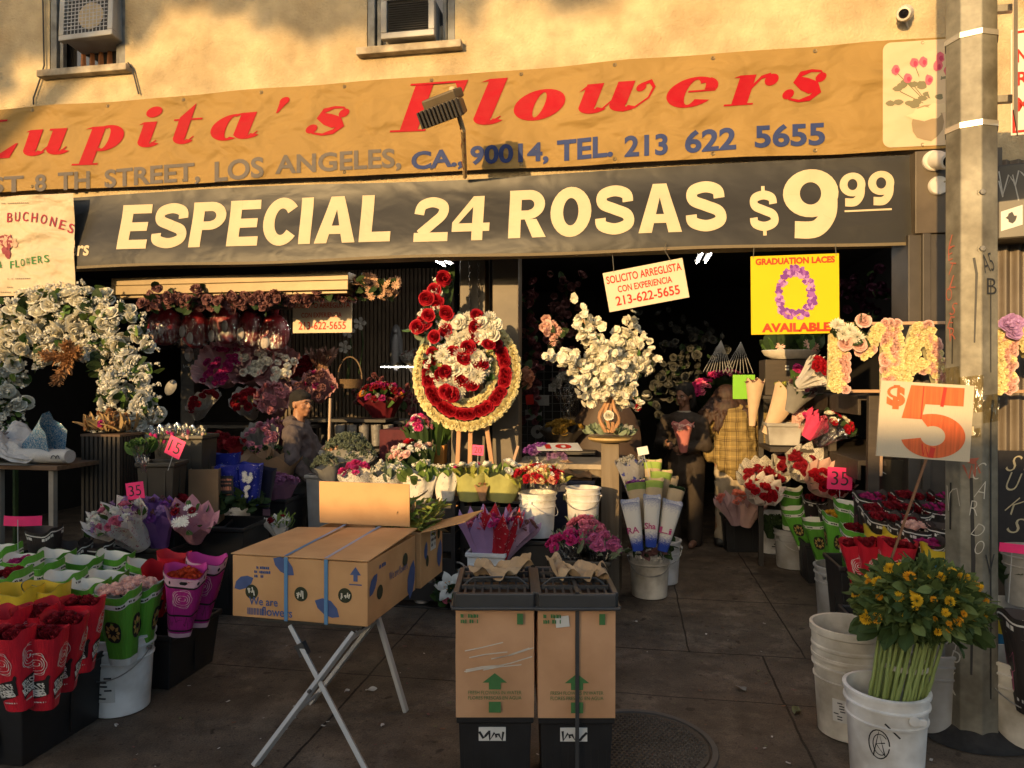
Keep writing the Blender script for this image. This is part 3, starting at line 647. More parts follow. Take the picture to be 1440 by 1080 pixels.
for i in range(16): # printed bouquet drawing
    a = rg.uniform(0, 360); d = rg.uniform(0, .09); c = (pc.x + d * cos(R_(a)) * .9, pc.z + d * sin(R_(a)) * 1.3); n = 7
    mb.poly([(lambda p: (p[0], p[1] - .0005 * (i % 8), p[2]))(fw(c[0] + .035 * cos(2 * pi * j / n) * rg.uniform(.5, 1.2), c[1] + .045 * sin(2 * pi * j / n) * rg.uniform(.5, 1.2))) for j in range(n)], m=2 if i % 3 else 4)
wpart(mb, 'lettering', [vinyl('maroon_print', (.28, .03, .05)), vinyl('green_print', (.06, .2, .06)), vinyl('plum_print', (.22, .05, .06)), vinyl('grey_print', (.3, .24, .16)), vinyl('lilac_print', (.5, .33, .25))], wb, LW)

# --- floodlight on its bracket in front of the gold banner
FLM = M('dark_bronze', (.10, .075, .045), .5, .1, 12, metal=.3); BRK = M('weathered_bracket', (.42, .3, .16), .6, .15, 14)
fl = thing('floodlight', 'bronze box floodlight with dark grille on a bracket arm over the red letter F', 'lamp', (-1.17, 4.62, 3.3))
LF = MT((1.17, -4.62, -3.3))
base = onY(654, 249, 4.93); head = at(624, 158, 4.40)
hb = MB(); T = face(head, R_(-14), R_(9), R_(28))
hb.add(*(lambda b: (b.v, b.f))(MB().box((0, 0, -.02), (.30, .11, .13), taper=.8)), T)
hb.add(*(lambda b: (b.v, b.f))(MB().box((0, .075, -.05), (.24, .06, .13))), T)
wpart(hb, 'housing', FLM, fl, LF, False, .012)
hb = MB(); b2 = MB()
for i in range(11): b2.box((-.14 + i * .028, 0, .062), (.012, .1, .02))
hb.add(b2.v, b2.f, T); wpart(hb, 'grille', ACD, fl, LF, False)
hb = MB(); p1 = head + V((.04, .1, .12)); hb.tube([base, head + V((.10, .10, -.08)), head + V((.07, .06, .03))], .016, 8); hb.tube([head + V((.05, .03, .06)), head + V((.05, .03, .16))], .024, 10); wpart(hb, 'bracket', BRK, fl, LF)
hb = MB(); q = [base + (head + V((.10, .10, -.08)) - base) * (i / 10) + V((.016 * sin(i * 1.7), -.025, .01 * cos(i * 2))) for i in range(11)]; hb.tube(q, .004, 6); wpart(hb, 'cable', M('red_cable', (.25, .05, .04), .5), fl, LF)

for l, pts in (('thin black cable hanging down the stucco left of the caged air conditioner', ((60, -12), (61, 40), (62, 92), (56, 112), (47, 138), (47, 147))), ('grey cable hanging from the right end of the left window sill', ((180, 88), (186, 96), (190, 112), (195, 132)))):
    q = [onY(*p, YF - .02) for p in pts]; t = thing('hanging_cable', l, 'cable', q[0]); hb = MB(); hb.tube([p - q[0] for p in q], .006, 6); hb.build('wire', ACD, t)
# --- security cameras and round cover plates at the right
CAMW = M('camera_white', (.6, .55, .47), .35, .05)
def seccam(c, yaw, pitch, s, label, ball=True):
    t = thing('security_camera', label, 'camera', M4=face(c, yaw, 0, pitch)); b = MB()
    b.lathe([(0, -.05), (.05, -.05), (.052, -.03), (.045, .0), (.046, .03), (.04, .06), (.03, .062), (.028, .05)], 20, Matrix.Scale(s, 4)); b.build('housing', CAMW, t)
    b = MB(); b.lathe([(0, .056), (.024, .056), (.028, .05)], 16, Matrix.Scale(s, 4)); b.lathe([(0, .062), (.012, .060), (.013, .055)], 12, Matrix.Scale(s, 4)); b.build('lens', M('lens_black', (.01, .01, .012), .08), t)
    b = MB(); b.tube([(0, -.03 * s, -.04 * s), (.01, -.09 * s, -.05 * s), (-.005, -.13 * s, -.07 * s)], .006 * s, 6); b.build('cable', CAMW, t)
    return t
seccam(onY(1272, 19, YF - .07), R_(-25), R_(25), 1.0, 'round white security camera high on the stucco wall above the rose picture')
seccam(onY(1323, 226, 4.8), R_(15), R_(20), 1.15, 'white security camera beside the galvanised pole at the end of the gold banner')
for px, py, r, l in ((1313, 226, .065, 'round cream cover plate behind the lower security camera'), (1320, 261, .06, 'round cream cover plate below the lower security camera')):
    t = thing('cover_plate', l, 'plate', M4=face(onY(px, py, 4.84))); b = MB(); b.lathe([(0, .012), (r * .9, .012), (r, .004), (r, -.01)], 28); b.build('disc', CAMW, t)
    b = MB(); b.lathe([(0, .016), (.006, .015), (.007, .011)], 8, MT((r * .5, .02, 0))); b.build('screw', GROM, t)

# --- hanging signs
SIGNW = vinyl('sign_cream', (.60, .49, .34), .5, .04, .05); SIGNR = vinyl('sign_red', (.5, .03, .02), .5, .04, .05)
def board(name, label, cat, quad_px, d, mats, th=.006, yaw=0, group=None):
    """flat board facing the street; pixel quad: centre, width and height at depth d, roll"""
    cx, cy, w, h, roll = quad_px; t = thing(name, label, cat, M4=face(at(cx, cy, d), yaw, R_(roll)), group=group)
    W, H = wpx(w, d), wpx(h, d); b = MB(); b.box((0, 0, -th / 2), (W, H, th)); b.build('panel', mats, t, False)
    return t, W, H
t, W, H = board('hiring_sign', 'tilted cream sign with red lettering hung on wires under the black banner', 'sign', (908, 401, 112, 56, 10), 4.75, SIGNW, yaw=R_(2))
mb = MB()
for s, x, y, w, h in (('SOLICITO ARREGLISTA', .03, .70, .94, .2), ('CON EXPERIENCIA', .15, .44, .68, .17), ('213-622-5655', .10, .12, .8, .24)): letter(mb, s, (x - .5) * W, (y - .5) * H, w * W, h * H, None, .02, z=.002)
mb.build('lettering', SIGNR, t, False)
mb = MB(); mb.tube([(-W * .36, H * .46, 0), (-W * .34, H * .9, 0)], .0025, 5); mb.tube([(W * .36, H * .46, 0), (W * .30, H * .8, 0), (W * .34, H * .95, 0)], .0025, 5); mb.build('wire', GROM, t)
t, W, H = board('glaring_sign', 'sunlit cream sign with a red phone number hung before the slatted wall inside', 'sign', (453, 445, 88, 46, 0), 6.0, SIGNW, yaw=0)
mb = MB()
for s, x, y, w, h in (('SOLICITO ARREGLISTA', .03, .76, .94, .16), ('CON EXPERIENCIA', .15, .47, .68, .15), ('213-622-5655', .10, .10, .8, .24)): letter(mb, s, (x - .5) * W, (y - .5) * H, w * W, h * H, None, .01, z=.003)
mb.build('lettering', SIGNR, t, False)
t, W, H = board('graduation_sign', 'bright yellow sign picturing a purple flower garland in a ring', 'sign', (1117.5, 414, 118, 111, .5), 4.55, vinyl('sign_yellow', (.60, .42, .01), .45, .03, .05))
mb = MB(); letter(mb, 'GRADUATION LACES', -W * .445, H * .385, W * .9, H * .085, None, .05, z=.002); letter(mb, 'AVAILABLE', -W * .38, -H * .475, W * .78, H * .115, None, .055, z=.002); mb.build('lettering', vinyl('sign_red2', (.62, .05, .02), .5), t, False)
mb = MB(); rg = RR(4)
for i in range(150):
    a = 2 * pi * i / 150; r = 1 + rg.uniform(-.2, .2); x = W * .01 + W * .185 * r * cos(a) * (1 - .22 * sin(a)); y = H * .02 + H * .285 * r * sin(a); q = []
    for j in range(6): b = 2 * pi * j / 6 + i; q.append((x + W * .035 * cos(b) * rg.uniform(.5, 1.1), y + W * .035 * sin(b) * rg.uniform(.5, 1.1), .0015 + .00003 * i))
    mb.poly(q, m=rg.choice((0, 0, 1, 2)))
mb.build('garland_picture', [vinyl('purple_print', (.17, .05, .25)), vinyl('violet_print', (.28, .1, .36)), vinyl('pale_violet_print', (.42, .22, .46))], t, False)
mb = MB(); 
for s in (-1, 1): mb.tube([(s * W * .47, H * .47, 0), (s * W * .46, H * .62, 0)], .0025, 5)
mb.build('wire', GROM, t)
# --- the $5 placard on a stick by the pole
def box_mat(name, c, lines=.3): return M(name, c, .75, .10, 6, bump=.2, bscale=200, stretch=(1, 1, 1), stain=.12, sscale=3)
t, W, H = board('price_placard', 'cream corrugated placard with a big orange 5 leaning on the pole', 'sign', (1301, 592, 125, 107, -3.5), 2.95, M('placard_cream', (.56, .47, .33), .7, .05, 40, bump=.25, bscale=8, stretch=(60, 1, 1)), .008, yaw=R_(4))
ORP = M('orange_marker', (.62, .12, .03), .7, .25, 3, stretch=(30, 1, 1)); ORD = M('red_marker', (.5, .03, .015), .7, .2, 3)
mb = MB(); G5 = ring(0, -.19, .34, .29, .13, .13, -165, 118, 36) + [[(-.26, .46), (.3, .46), (.3, .22), (-.1, .22), (-.13, .02), (-.34, .02)]]
for i, q in enumerate(G5):
    ar = sum(q[j][0] * q[(j + 1) % len(q)][1] - q[(j + 1) % len(q)][0] * q[j][1] for j in range(len(q))); q = q if ar > 0 else q[::-1]
    mb.poly([((x * 1.02 + .09) * W, y * 1.0 * H, .0015 + .00008 * (i % 3)) for x, y in q])
letter(mb, '$', -.43 * W, .13 * H, .2 * W, .32 * H, None, .06, z=.0015)
mb.build('lettering', ORP, t, False)
mb = MB(); stroke(mb, [(.19 * W, .455 * H), (.165 * W, .2 * H)], .014, z=.0026); stroke(mb, [(-.04 * W, .455 * H), (-.05 * W, .02 * H)], .004, z=.0026); stroke(mb, [(.1 * W, -.34 * H), (.08 * W, -.475 * H)], .02, z=.0026)
stroke(mb, [(-.02 * W, -.3 * H), (-.0 * W, -.46 * H), (.02 * W, -.34 * H), (.05 * W, -.46 * H)], .006, z=.0027); mb.build('marker_stripes', ORD, t, False)
mb = MB(); mb.bar((.02, -H * .5, -.012), (-.10, -H * .5 - .52, -.05), .008); mb.build('stick', M('stick_brown', (.2, .1, .05), .7), t, False)
# ================================================================ FLOWER SHAPES (templates: verts, faces, material slots)
def rose_t(seed=0, layers=((2, .17, 1.0, 1), (3, .36, .98, 1), (4, .56, .9, 1), (5, .78, .76, 1), (5, 1.0, .5, 1)), m=0):
    rg = RR(seed); b = MB()
    for li, (n, r, zt, cup) in enumerate(layers):
        off = rg.uniform(0, 6)
        for k in range(n):
            a0 = off + 2 * pi * k / n; sp = 2 * pi / n * .68; rr = r * rg.uniform(.93, 1.07); zz = zt * rg.uniform(.93, 1.07)
            def fn(u, v):
                a = a0 + (u - .5) * 2 * sp; w = 1 - (abs(u - .5) * 2) ** 3 * .22
                rad = rr * (.30 + .66 * sin(v * 1.9) + (.05 * li * v ** 5 if li > 1 else -.25 * v ** 2)) * (1 + .16 * (u - .5)); return (rad * cos(a), rad * sin(a), zz * v * w * .95 - .1 * (v > .9) * li * .3)
            b.grid(fn, 4, 4, m)
    return b.t()
def mum_t(seed=0, rings=((16, .95, .18), (15, .86, .42), (12, .66, .66), (9, .4, .84), (5, .16, .95)), w=.16, m=0):
    rg = RR(seed); b = MB()
    for n, r, z in rings:
        for k in range(n):
            a = 2 * pi * (k + rg.random() * .6) / n; r1 = r * rg.uniform(.9, 1.12); zz = z + rg.uniform(-.06, .06)
            c, s = cos(a), sin(a); px, py = -s * w / 2 * 1.3, c * w / 2 * 1.3
            i0 = r1 * .25
            b.add([(c * i0 - px * .6, s * i0 - py * .6, zz * .55), (c * i0 + px * .6, s * i0 + py * .6, zz * .55), (c * r1 * .8 + px, s * r1 * .8 + py, zz), (c * r1 * .8 - px, s * r1 * .8 - py, zz), (c * r1 * .98, s * r1 * .98, zz + .14)],
                  [(0, 1, 2, 3), (3, 2, 4)], None, m)
    return b.t()
def carn_t(seed=0, n=15, rings=((1.0, .35), (.85, .6), (.62, .82), (.36, .95)), m=0):
    rg = RR(seed); b = MB()
    for r, z in rings:
        base = len(b.v); k = n
        for j in range(k):
            a = 2 * pi * j / k; b.v.append((r * .3 * cos(a), r * .3 * sin(a), z * .45))
        for j in range(k):
            a = 2 * pi * (j + rg.uniform(-.3, .3)) / k; q = r * rg.uniform(.82, 1.1); b.v.append((q * cos(a), q * sin(a), z + rg.uniform(-.13, .13)))
        for j in range(k): b.f.append((base + j, base + (j + 1) % k, base + k + (j + 1) % k, base + k + j)); b.m.append(m)
    b.ell((0, 0, .7), (.3, .3, .28), 6, 4, m=m)
    return b.t()
def daisy_t(seed=0, n=12, m=0, mc=1, lift=.15):
    rg = RR(seed); b = MB()
    for k in range(n):
        a = 2 * pi * k / n + rg.uniform(-.1, .1); c, s = cos(a), sin(a); w = 1.5 / n * 1.1; r = rg.uniform(.9, 1.05)
        b.add([(c * .2 + s * w * .5, s * .2 - c * w * .5, .0), (c * .2 - s * w * .5, s * .2 + c * w * .5, .0), (c * .75 * r - s * w, s * .75 * r + c * w, lift), (c * r, s * r, lift * .8), (c * .75 * r + s * w, s * .75 * r - c * w, lift)], [(0, 4, 2, 1), (2, 4, 3)], None, m)
    b.ell((0, 0, .06), (.24, .24, .12), 8, 4, m=mc)
    return b.t()
def blossom_t(seed=0):
    rg = RR(seed); b = MB()
    for n, r, z, op in ((5, 1.0, .0, .35), (5, .66, .12, .75)):
        for k in range(n):
            a0 = 2 * pi * (k + rg.uniform(-.1, .1)) / n + z * 5; rr = r * rg.uniform(.88, 1.1); lift = op + rg.uniform(-.15, .15)
            b.grid(lambda u, v: (lambda w, d: (rr * (v * cos(a0)) - w * sin(a0), rr * v * sin(a0) + w * cos(a0), z + lift * v ** 1.6 * rr + .10 * sin(u * 9 + k) * v))((u - .5) * 1.25 * rr * sin(min(1, v * 1.1 + .08) * 2.2), 0), 3, 3, 0)
    b.ell((0, 0, .2), (.14, .14, .12), 6, 4)
    return b.t()
def lily_t(seed=0):
    rg = RR(seed); b = MB()
    for k in range(6):
        a = 2 * pi * k / 6; 
        def fn(u, v):
            r = v; w = .30 * sin(pi * min(1, v * .92 + .06)) ; z = .5 * v - .75 * max(0, v - .55) ** 1.2 - .1 * (abs(u - .5) * 2) ** 2; y = (u - .5) * 2 * w
            return (r * cos(a) - y * sin(a), r * sin(a) + y * cos(a), z)
        b.grid(fn, 4, 6, 0)
    for k in range(6):
        a = 2 * pi * k / 6 + .4; b.tube([(0, 0, .05), (.22 * cos(a), .22 * sin(a), .45)], .012, 4, m=1); b.ell((.24 * cos(a), .24 * sin(a), .47), (.05, .03, .03), 6, 4, m=2)
    return b.t()
def leaf_t(l=1, w=.36, bend=.25, m=0):
    b = MB(); b.grid(lambda u, v: ((u - .5) * 2 * w * sin(pi * (v * .93 + .04)) ** .8, v * l, -bend * v * v + .12 * abs(u - .5)), 2, 5, m); return b.t()
def bud_t(m=0):
    b = MB(); b.lathe([(0.0, 0), (.34, .2), (.45, .55), (.36, .95), (.15, 1.15), (0, 1.1)], 7, m=m)
    for k in range(3):
        a = k * 2.1; b.grid(lambda u, v: ((.40 + .1 * v) * cos(a + (u - .5) * 1.6), (.40 + .1 * v) * sin(a + (u - .5) * 1.6), .25 + .9 * v), 3, 2, m)
    return b.t()
def sprig_t(seed=0, n=9, m=0):
    rg = RR(seed); b = MB()
    for i in range(n):
        v = (rg.uniform(-.5, .5), rg.uniform(-.5, .5), rg.uniform(.2, 1.0)); s = rg.uniform(.14, .24)
        for k in range(3):
            q = Euler((rg.uniform(0, 6), rg.uniform(0, 6), rg.uniform(0, 6))).to_matrix().to_4x4(); b.add([(-s, -s, 0), (s, -s * .7, 0), (s * .9, s, s * .3), (-s * .8, s, 0)], [(0, 1, 2, 3)], MT(v) @ q, m)
    return b.t()
ROSES = [rose_t(i) for i in range(3)]; MUMS = [mum_t(i) for i in range(2)]; CARN = [carn_t(i) for i in range(3)]; DAISY = [daisy_t(i) for i in range(2)]
LEAF = leaf_t(); LEAFW = leaf_t(1, .45, .35); LEAFN = leaf_t(1, .13, .3); BUD = bud_t(); SPRIG = [sprig_t(i) for i in range(3)]
ROSE_S = [rose_t(i + 10, ((2, .22, 1.0, 1), (3, .5, .95, 1), (4, .76, .8, 1), (5, 1.0, .55, 1))) for i in range(2)]
def petal(name, col, var=.14, tr=.18, orand=.10): return M(name, col, .62, var, 30, transl=tr, orand=orand, spec=.25)
P_RED = petal('red_petals', (.36, .006, .016)); P_DRED = petal('dark_red_petals', (.20, .006, .014)); P_WHITE = petal('white_petals', (.78, .76, .67)); P_CREAM = petal('cream_petals', (.76, .72, .58))
P_YEL = petal('pale_yellow_petals', (.76, .66, .34)); P_PINK = petal('pink_petals', (.62, .16, .24)); P_LPINK = petal('blush_petals', (.78, .50, .43)); P_HOT = petal('hot_pink_petals', (.60, .04, .20))
P_MAG = petal('magenta_petals', (.34, .02, .13)); P_PURP = petal('purple_petals', (.22, .06, .28)); P_LIL = petal('lilac_petals', (.42, .24, .46)); P_ORG = petal('orange_petals', (.70, .27, .02)); P_PEACH = petal('peach_petals', (.70, .34, .2))
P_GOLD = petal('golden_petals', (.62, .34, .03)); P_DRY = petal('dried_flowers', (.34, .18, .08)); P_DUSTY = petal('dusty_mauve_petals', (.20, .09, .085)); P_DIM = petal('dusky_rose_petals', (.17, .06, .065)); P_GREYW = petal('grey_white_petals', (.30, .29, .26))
G_DARK = petal('dark_leaves', (.030, .055, .018)); G_MID = petal('green_leaves', (.065, .13, .03)); G_LIGHT = petal('light_green_leaves', (.16, .24, .055)); G_SILV = petal('silver_green_leaves', (.20, .24, .15)); G_YEL = petal('yellow_green_leaves', (.26, .27, .05)); G_SUCC = petal('succulent_leaves', (.22, .27, .17))
STEM = M('green_stems', (.13, .20, .045), .5, .2, 10)
def rnd_dir(rg, up=0):
    while True:
        v = V((rg.uniform(-1, 1), rg.uniform(-1, 1), rg.uniform(-1, 1)))
        if .1 < v.length < 1 and v.normalized().z >= up - 1: return v.normalized()
def put(mb, tpls, p, nrm, s, rg, m=0, flat=1):
    T = frame(p, nrm) @ Matrix.Rotation(rg.uniform(0, 6.28), 4, 'Z') @ Matrix.Diagonal((s, s, s * flat, 1))
    t = rg.choice(tpls) if isinstance(tpls, list) else tpls; mb.tpl(t, T, m)
def leafput(mb, p, d, s, rg, m=0, t=None):
    """leaf growing from p along d"""
    d = V(d).normalized(); z = rnd_dir(rg); z = (z - d * z.dot(d)).normalized(); x = d.cross(z); T = Matrix((x, d, z)).transposed().to_4x4(); T.translation = p
    mb.tpl(t or LEAF, T @ Matrix.Scale(s, 4), m)
# ---------------------------------------------------------------- paper patterns
def pattern(name, base, spot, scale=14, th=.16, rough=.6, var=.05, spot2=None, transl=.12, lines=False):
    if name in MATS: return MATS[name]
    m, N, L, B = newmat(name); MATS[name] = m
    tc = N.new('ShaderNodeTexCoord'); vo = N.new('ShaderNodeTexVoronoi'); vo.inputs['Scale'].default_value = scale
    if lines: vo.feature = 'DISTANCE_TO_EDGE'
    no = N.new('ShaderNodeTexNoise'); no.inputs['Scale'].default_value = scale * 2.2; L.new(tc.outputs['Object'], no.inputs['Vector'])
    mp = N.new('ShaderNodeMix'); mp.data_type = 'RGBA'; mp.blend_type = 'LINEAR_LIGHT'; mp.inputs[0].default_value = .05; L.new(tc.outputs['Object'], mp.inputs[6]); L.new(no.outputs['Color'], mp.inputs[7])
    L.new(mp.outputs[2], vo.inputs['Vector'])
    lt = N.new('ShaderNodeMath'); lt.operation = 'LESS_THAN'; L.new(vo.outputs['Distance'], lt.inputs[0]); lt.inputs[1].default_value = th
    mx = N.new('ShaderNodeMix'); mx.data_type = 'RGBA'; L.new(lt.outputs[0], mx.inputs[0]); mx.inputs[6].default_value = (*base, 1); mx.inputs[7].default_value = (*spot, 1)
    if spot2:
        ra = N.new('ShaderNodeValToRGB'); ra.color_ramp.interpolation = 'CONSTANT'; ra.color_ramp.elements[0].color = (*spot, 1); ra.color_ramp.elements[1].color = (*spot2, 1); ra.color_ramp.elements[1].position = .5
        sp = N.new('ShaderNodeSeparateColor')
        if lines: pass
        else: L.new(vo.outputs['Color'], sp.inputs[0]); L.new(sp.outputs[0], ra.inputs[0]); L.new(ra.outputs[0], mx.inputs[7])
    L.new(mx.outputs[2], B.inputs['Base Color']); B.inputs['Roughness'].default_value = rough
    bn = N.new('ShaderNodeTexNoise'); bn.inputs['Scale'].default_value = 22; L.new(tc.outputs['Object'], bn.inputs['Vector'])
    bp = N.new('ShaderNodeBump'); bp.inputs['Strength'].default_value = .5; bp.inputs['Distance'].default_value = .02; L.new(bn.outputs[0], bp.inputs['Height']); L.new(bp.outputs[0], B.inputs['Normal'])
    tr = N.new('ShaderNodeBsdfTranslucent'); ms = N.new('ShaderNodeMixShader'); ms.inputs[0].default_value = transl; L.new(mx.outputs[2], tr.inputs[0]); L.new(B.outputs[0], ms.inputs[1]); L.new(tr.outputs[0], ms.inputs[2]); L.new(ms.outputs[0], N['Material Output'].inputs[0])
    return m
def paper(name, col, var=.06, transl=.12, bump=.5): return M(name, col, .6, var, 14, bump=bump, bscale=22, transl=transl)
# ---------------------------------------------------------------- wrapped bouquet
def zig(a, n): x = (a * n / (2 * pi)) % 1; return abs(x - .5) * 2
def bouquet(name, label, cat, base, axis, h, rt, wrap, blooms, leaves=None, group=None, rb=None, teeth=14, tooth=.07, sx=1.0, sy=.75, seed=0, up=None, dome=.35, flare=.25, back=0.0, film_=None, ribbon=None, bow=0, fold=.05):
    """base: tip of the paper; axis: where the flowers point; blooms: list of (templates, material, size, count, mats)"""
    rg = RR(seed * 77 + 5); rb = rb if rb is not None else rt * .34
    t = thing(name, label, cat, M4=frame(V(base), V(axis), up or (0, 1, 0)), group=group)
    prof = lambda v: rb + (rt - rb) * (v * (1 - flare) + flare * v ** 3)
    ph = rg.uniform(0, 6)
    def W(a, v, o=0):
        r = prof(v) * (1 + fold * sin(a * 5 + ph) * v + fold * .6 * sin(a * 9 + 2 * ph) * v) + o
        top = h * (1 + tooth * (zig(a, teeth) - .5) * 2 + back * sin(a)); return (r * cos(a) * sx, r * sin(a) * sy, v * top)
    n = teeth * 4
    m = MB(); m.grid(lambda u, v: W(u * 2 * pi, v), n, 8); m.lathe([(0, .004), (rb * .9, .004)], 12, sx=sx, sy=sy)
    m.build('wrapper', wrap, t)
    if film_:
        m = MB(); m.grid(lambda u, v: W(u * 2 * pi, v * 1.12, .012), n, 8); m.build('cellophane', film_, t)
    mats = []; m = MB(); zc = h * (.90 - .3 * dome * 0)
    for tpls, mat, s, cnt in blooms:
        k = len(mats); mats.append(mat)
        for i in range(cnt):
            a = rg.uniform(0, 6.283); q = math.sqrt(rg.random()) * .88; rr = prof(.93) * q
            z = zc + dome * prof(1) * (1 - q * q) + rg.uniform(-.25, .25) * s
            nrm = V((rr * cos(a) * sx * .9, rr * sin(a) * sy * .9, prof(1) * (.9 if dome < .6 else .55))) + rnd_dir(rg) * prof(1) * .25
            put(m, tpls, (rr * cos(a) * sx, rr * sin(a) * sy, z), nrm, s * rg.uniform(.85, 1.15), rg, k)
    # two-slot flowers (centre of a daisy) share the next slot
    if m.v: m.build('blossoms', mats, t, smooth=False)
    if leaves:
        lm, s, cnt, tp = leaves; m = MB()
        for i in range(cnt):
            a = rg.uniform(0, 6.283); q = math.sqrt(rg.random()) * .95; rr = prof(.9) * q
            leafput(m, (rr * cos(a) * sx, rr * sin(a) * sy, zc + dome * prof(1) * (1 - q * q) * .7 - s * .5), V((cos(a) * q * .8, sin(a) * q * .8, 1)) + rnd_dir(rg) * .4, s * rg.uniform(.7, 1.3), rg, 0, tp)
        m.build('leaves', lm, t, smooth=False)
    if ribbon:
        m = MB(); m.lathe([(prof(ribbon[1]) + .006, h * ribbon[1] - .012), (prof(ribbon[1]) + .008, h * ribbon[1] + .012)], 20, sx=sx, sy=sy); m.build('ribbon', ribbon[0], t)
    return t
# ---------------------------------------------------------------- buckets and bins
WPL = M('white_bucket_plastic', (.82, .81, .78), .45, .07, 5, stain=.34, sscale=5, bump=.1, bscale=30); WPD = M('dirty_white_plastic', (.70, .64, .53), .55, .12, 5, stain=.45, sscale=6, bump=.15); GPL = M('grey_bucket_plastic', (.36, .35, .33), .5, .12, 5, stain=.3, sscale=6); BPL = M('black_bin_plastic', (.017, .017, .018), .42, .2, 8, stain=.1); BRN = M('brown_black_bin', (.035, .029, .02), .5, .2, 8)
STEEL = M('handle_steel', (.35, .34, .32), .35, metal=.8); WATER = M('bucket_water', (.05, .05, .04), .1)
LBLW = M('paper_label', (.62, .6, .55), .7, .04); INK = M('black_ink', (.015, .015, .017), .6)
def bucket(label, base, r=.15, h=.37, mat=None, group=None, handle=True, rz=0, lab=None, stack=0, name='bucket', cat='bucket'):
    t = thing(name, label, cat, base, rz, group); mat = mat or WPL; rb = r * .86; q = lambda z: rb + (r - rb) * z / h
    m = MB(); tk = .006
    pr = [(0, .004), (rb - .01, .0), (rb, .006), (q(h * .68), h * .68), (q(h * .68) + .006, h * .69), (q(h * .72) + .006, h * .71), (q(h * .72), h * .72), (q(h * .84), h * .84), (r + .006, h * .85), (r + .006, h * .87), (r - .001, h * .88), (r, h * .955), (r + .008, h * .96), (r + .009, h * .995), (r + .004, h), (r - tk, h), (q(h * .5) - tk, h * .5), (rb - tk, .012), (0, .012)]
    m.lathe(pr, 32); m.build('body', mat, t)
    for k in range(stack):
        m = MB(); z0 = h * .80 + k * .1; m.lathe([(r - .004, z0), (r + .008, z0 + .02), (r + .004, z0 + .06), (r + .014, z0 + .07), (r + .014, z0 + .09), (r + .008, z0 + .1), (r - .006, z0 + .1), (r - .02, z0 + .01)], 32); m.build('nested_rim', mat, t)
    if handle:
        m = MB(); m.tube([(r * cos(R_(a)) * 1.05, -.3 * r * sin(R_(a)) - .10 * r + (-r * .7) * sin(R_(a)), h * .82 - r * .75 * sin(R_(a))) for a in range(0, 181, 12)], .0028, 6)
        for s in (-1, 1): m.lathe([(.012, 0), (.012, .012), (0, .014)], 10, frame((s * (r + .002), -.02, h * .82), (s, 0, 0)))
        m.build('handle', mat if handle == 'p' else STEEL, t)
    if lab:
        m = MB(); lw, lh, lz = lab; rr = lambda z: q(z) + .002
        m.grid(lambda u, v: (lambda a, z: (rr(z) * cos(a), rr(z) * sin(a), z))(R_(-90) + (u - .5) * lw / r, lz + v * lh), 6, 1); lb_ = m.build('label', LBLW, t)
        m = MB(); rg = RR(int(lw * 1000)); 
        for i in range(7):
            u0 = rg.uniform(.05, .6); v0 = .1 + i * .12; m.grid(lambda u, v: (lambda a, z: ((rr(z) + .001) * cos(a), (rr(z) + .001) * sin(a), z))(R_(-90) + (u0 + u * .3 - .5) * lw / r, lz + (v0 + v * .05) * lh), 2, 1)
        m.build('print', INK, lb_)
    return t
def hollow(mb, w, d, h, t=.006, taper=.9, lip=.012, m=0, base=0):
    o = [(w / 2 * taper, d / 2 * taper, base), (w / 2, d / 2, h - .03), (w / 2 + lip, d / 2 + lip, h - .028), (w / 2 + lip, d / 2 + lip, h), (w / 2 - t, d / 2 - t, h), (w / 2 * taper - t, d / 2 * taper - t, base + t)]
    b = len(mb.v)
    for (x, y, z) in o: mb.v += [(-x, -y, z), (x, -y, z), (x, y, z), (-x, y, z)]
    for i in range(len(o) - 1):
        for j in range(4): mb.f.append((b + i * 4 + j, b + i * 4 + (j + 1) % 4, b + (i + 1) * 4 + (j + 1) % 4, b + (i + 1) * 4 + j)); mb.m.append(m)
    mb.f.append((b + 3, b + 2, b + 1, b)); mb.f.append(tuple(b + (len(o) - 1) * 4 + j for j in range(4))); mb.m += [m, m]
    return mb
def bin_(label, base, w, d, h, mat=None, rz=0, group=None, name='flower_bin', taper=.88, tagc=None, ribs=True, cat='bin'):
    t = thing(name, label, cat, base, rz, group); m = hollow(MB(), w, d, h, taper=taper); m.build('body', mat or BPL, t, False, .006)
    if ribs:
        m = MB()
        for s in (-1, 1):
            m.box((s * w * .25, -d / 2 * (taper + .06) - .004, h * .45), (.012, .008, h * .7)); m.box((s * (w / 2 * (taper + .06) + .004), 0, h * .45), (.008, .012, h * .7))
        m.build('rib', mat or BPL, t, False)
    if tagc:
        m = MB(); m.box((0, -d / 2 - .014, h * .85), (.06, .003, .05)); m.build('price_tag', tagc, t, False)
    return t
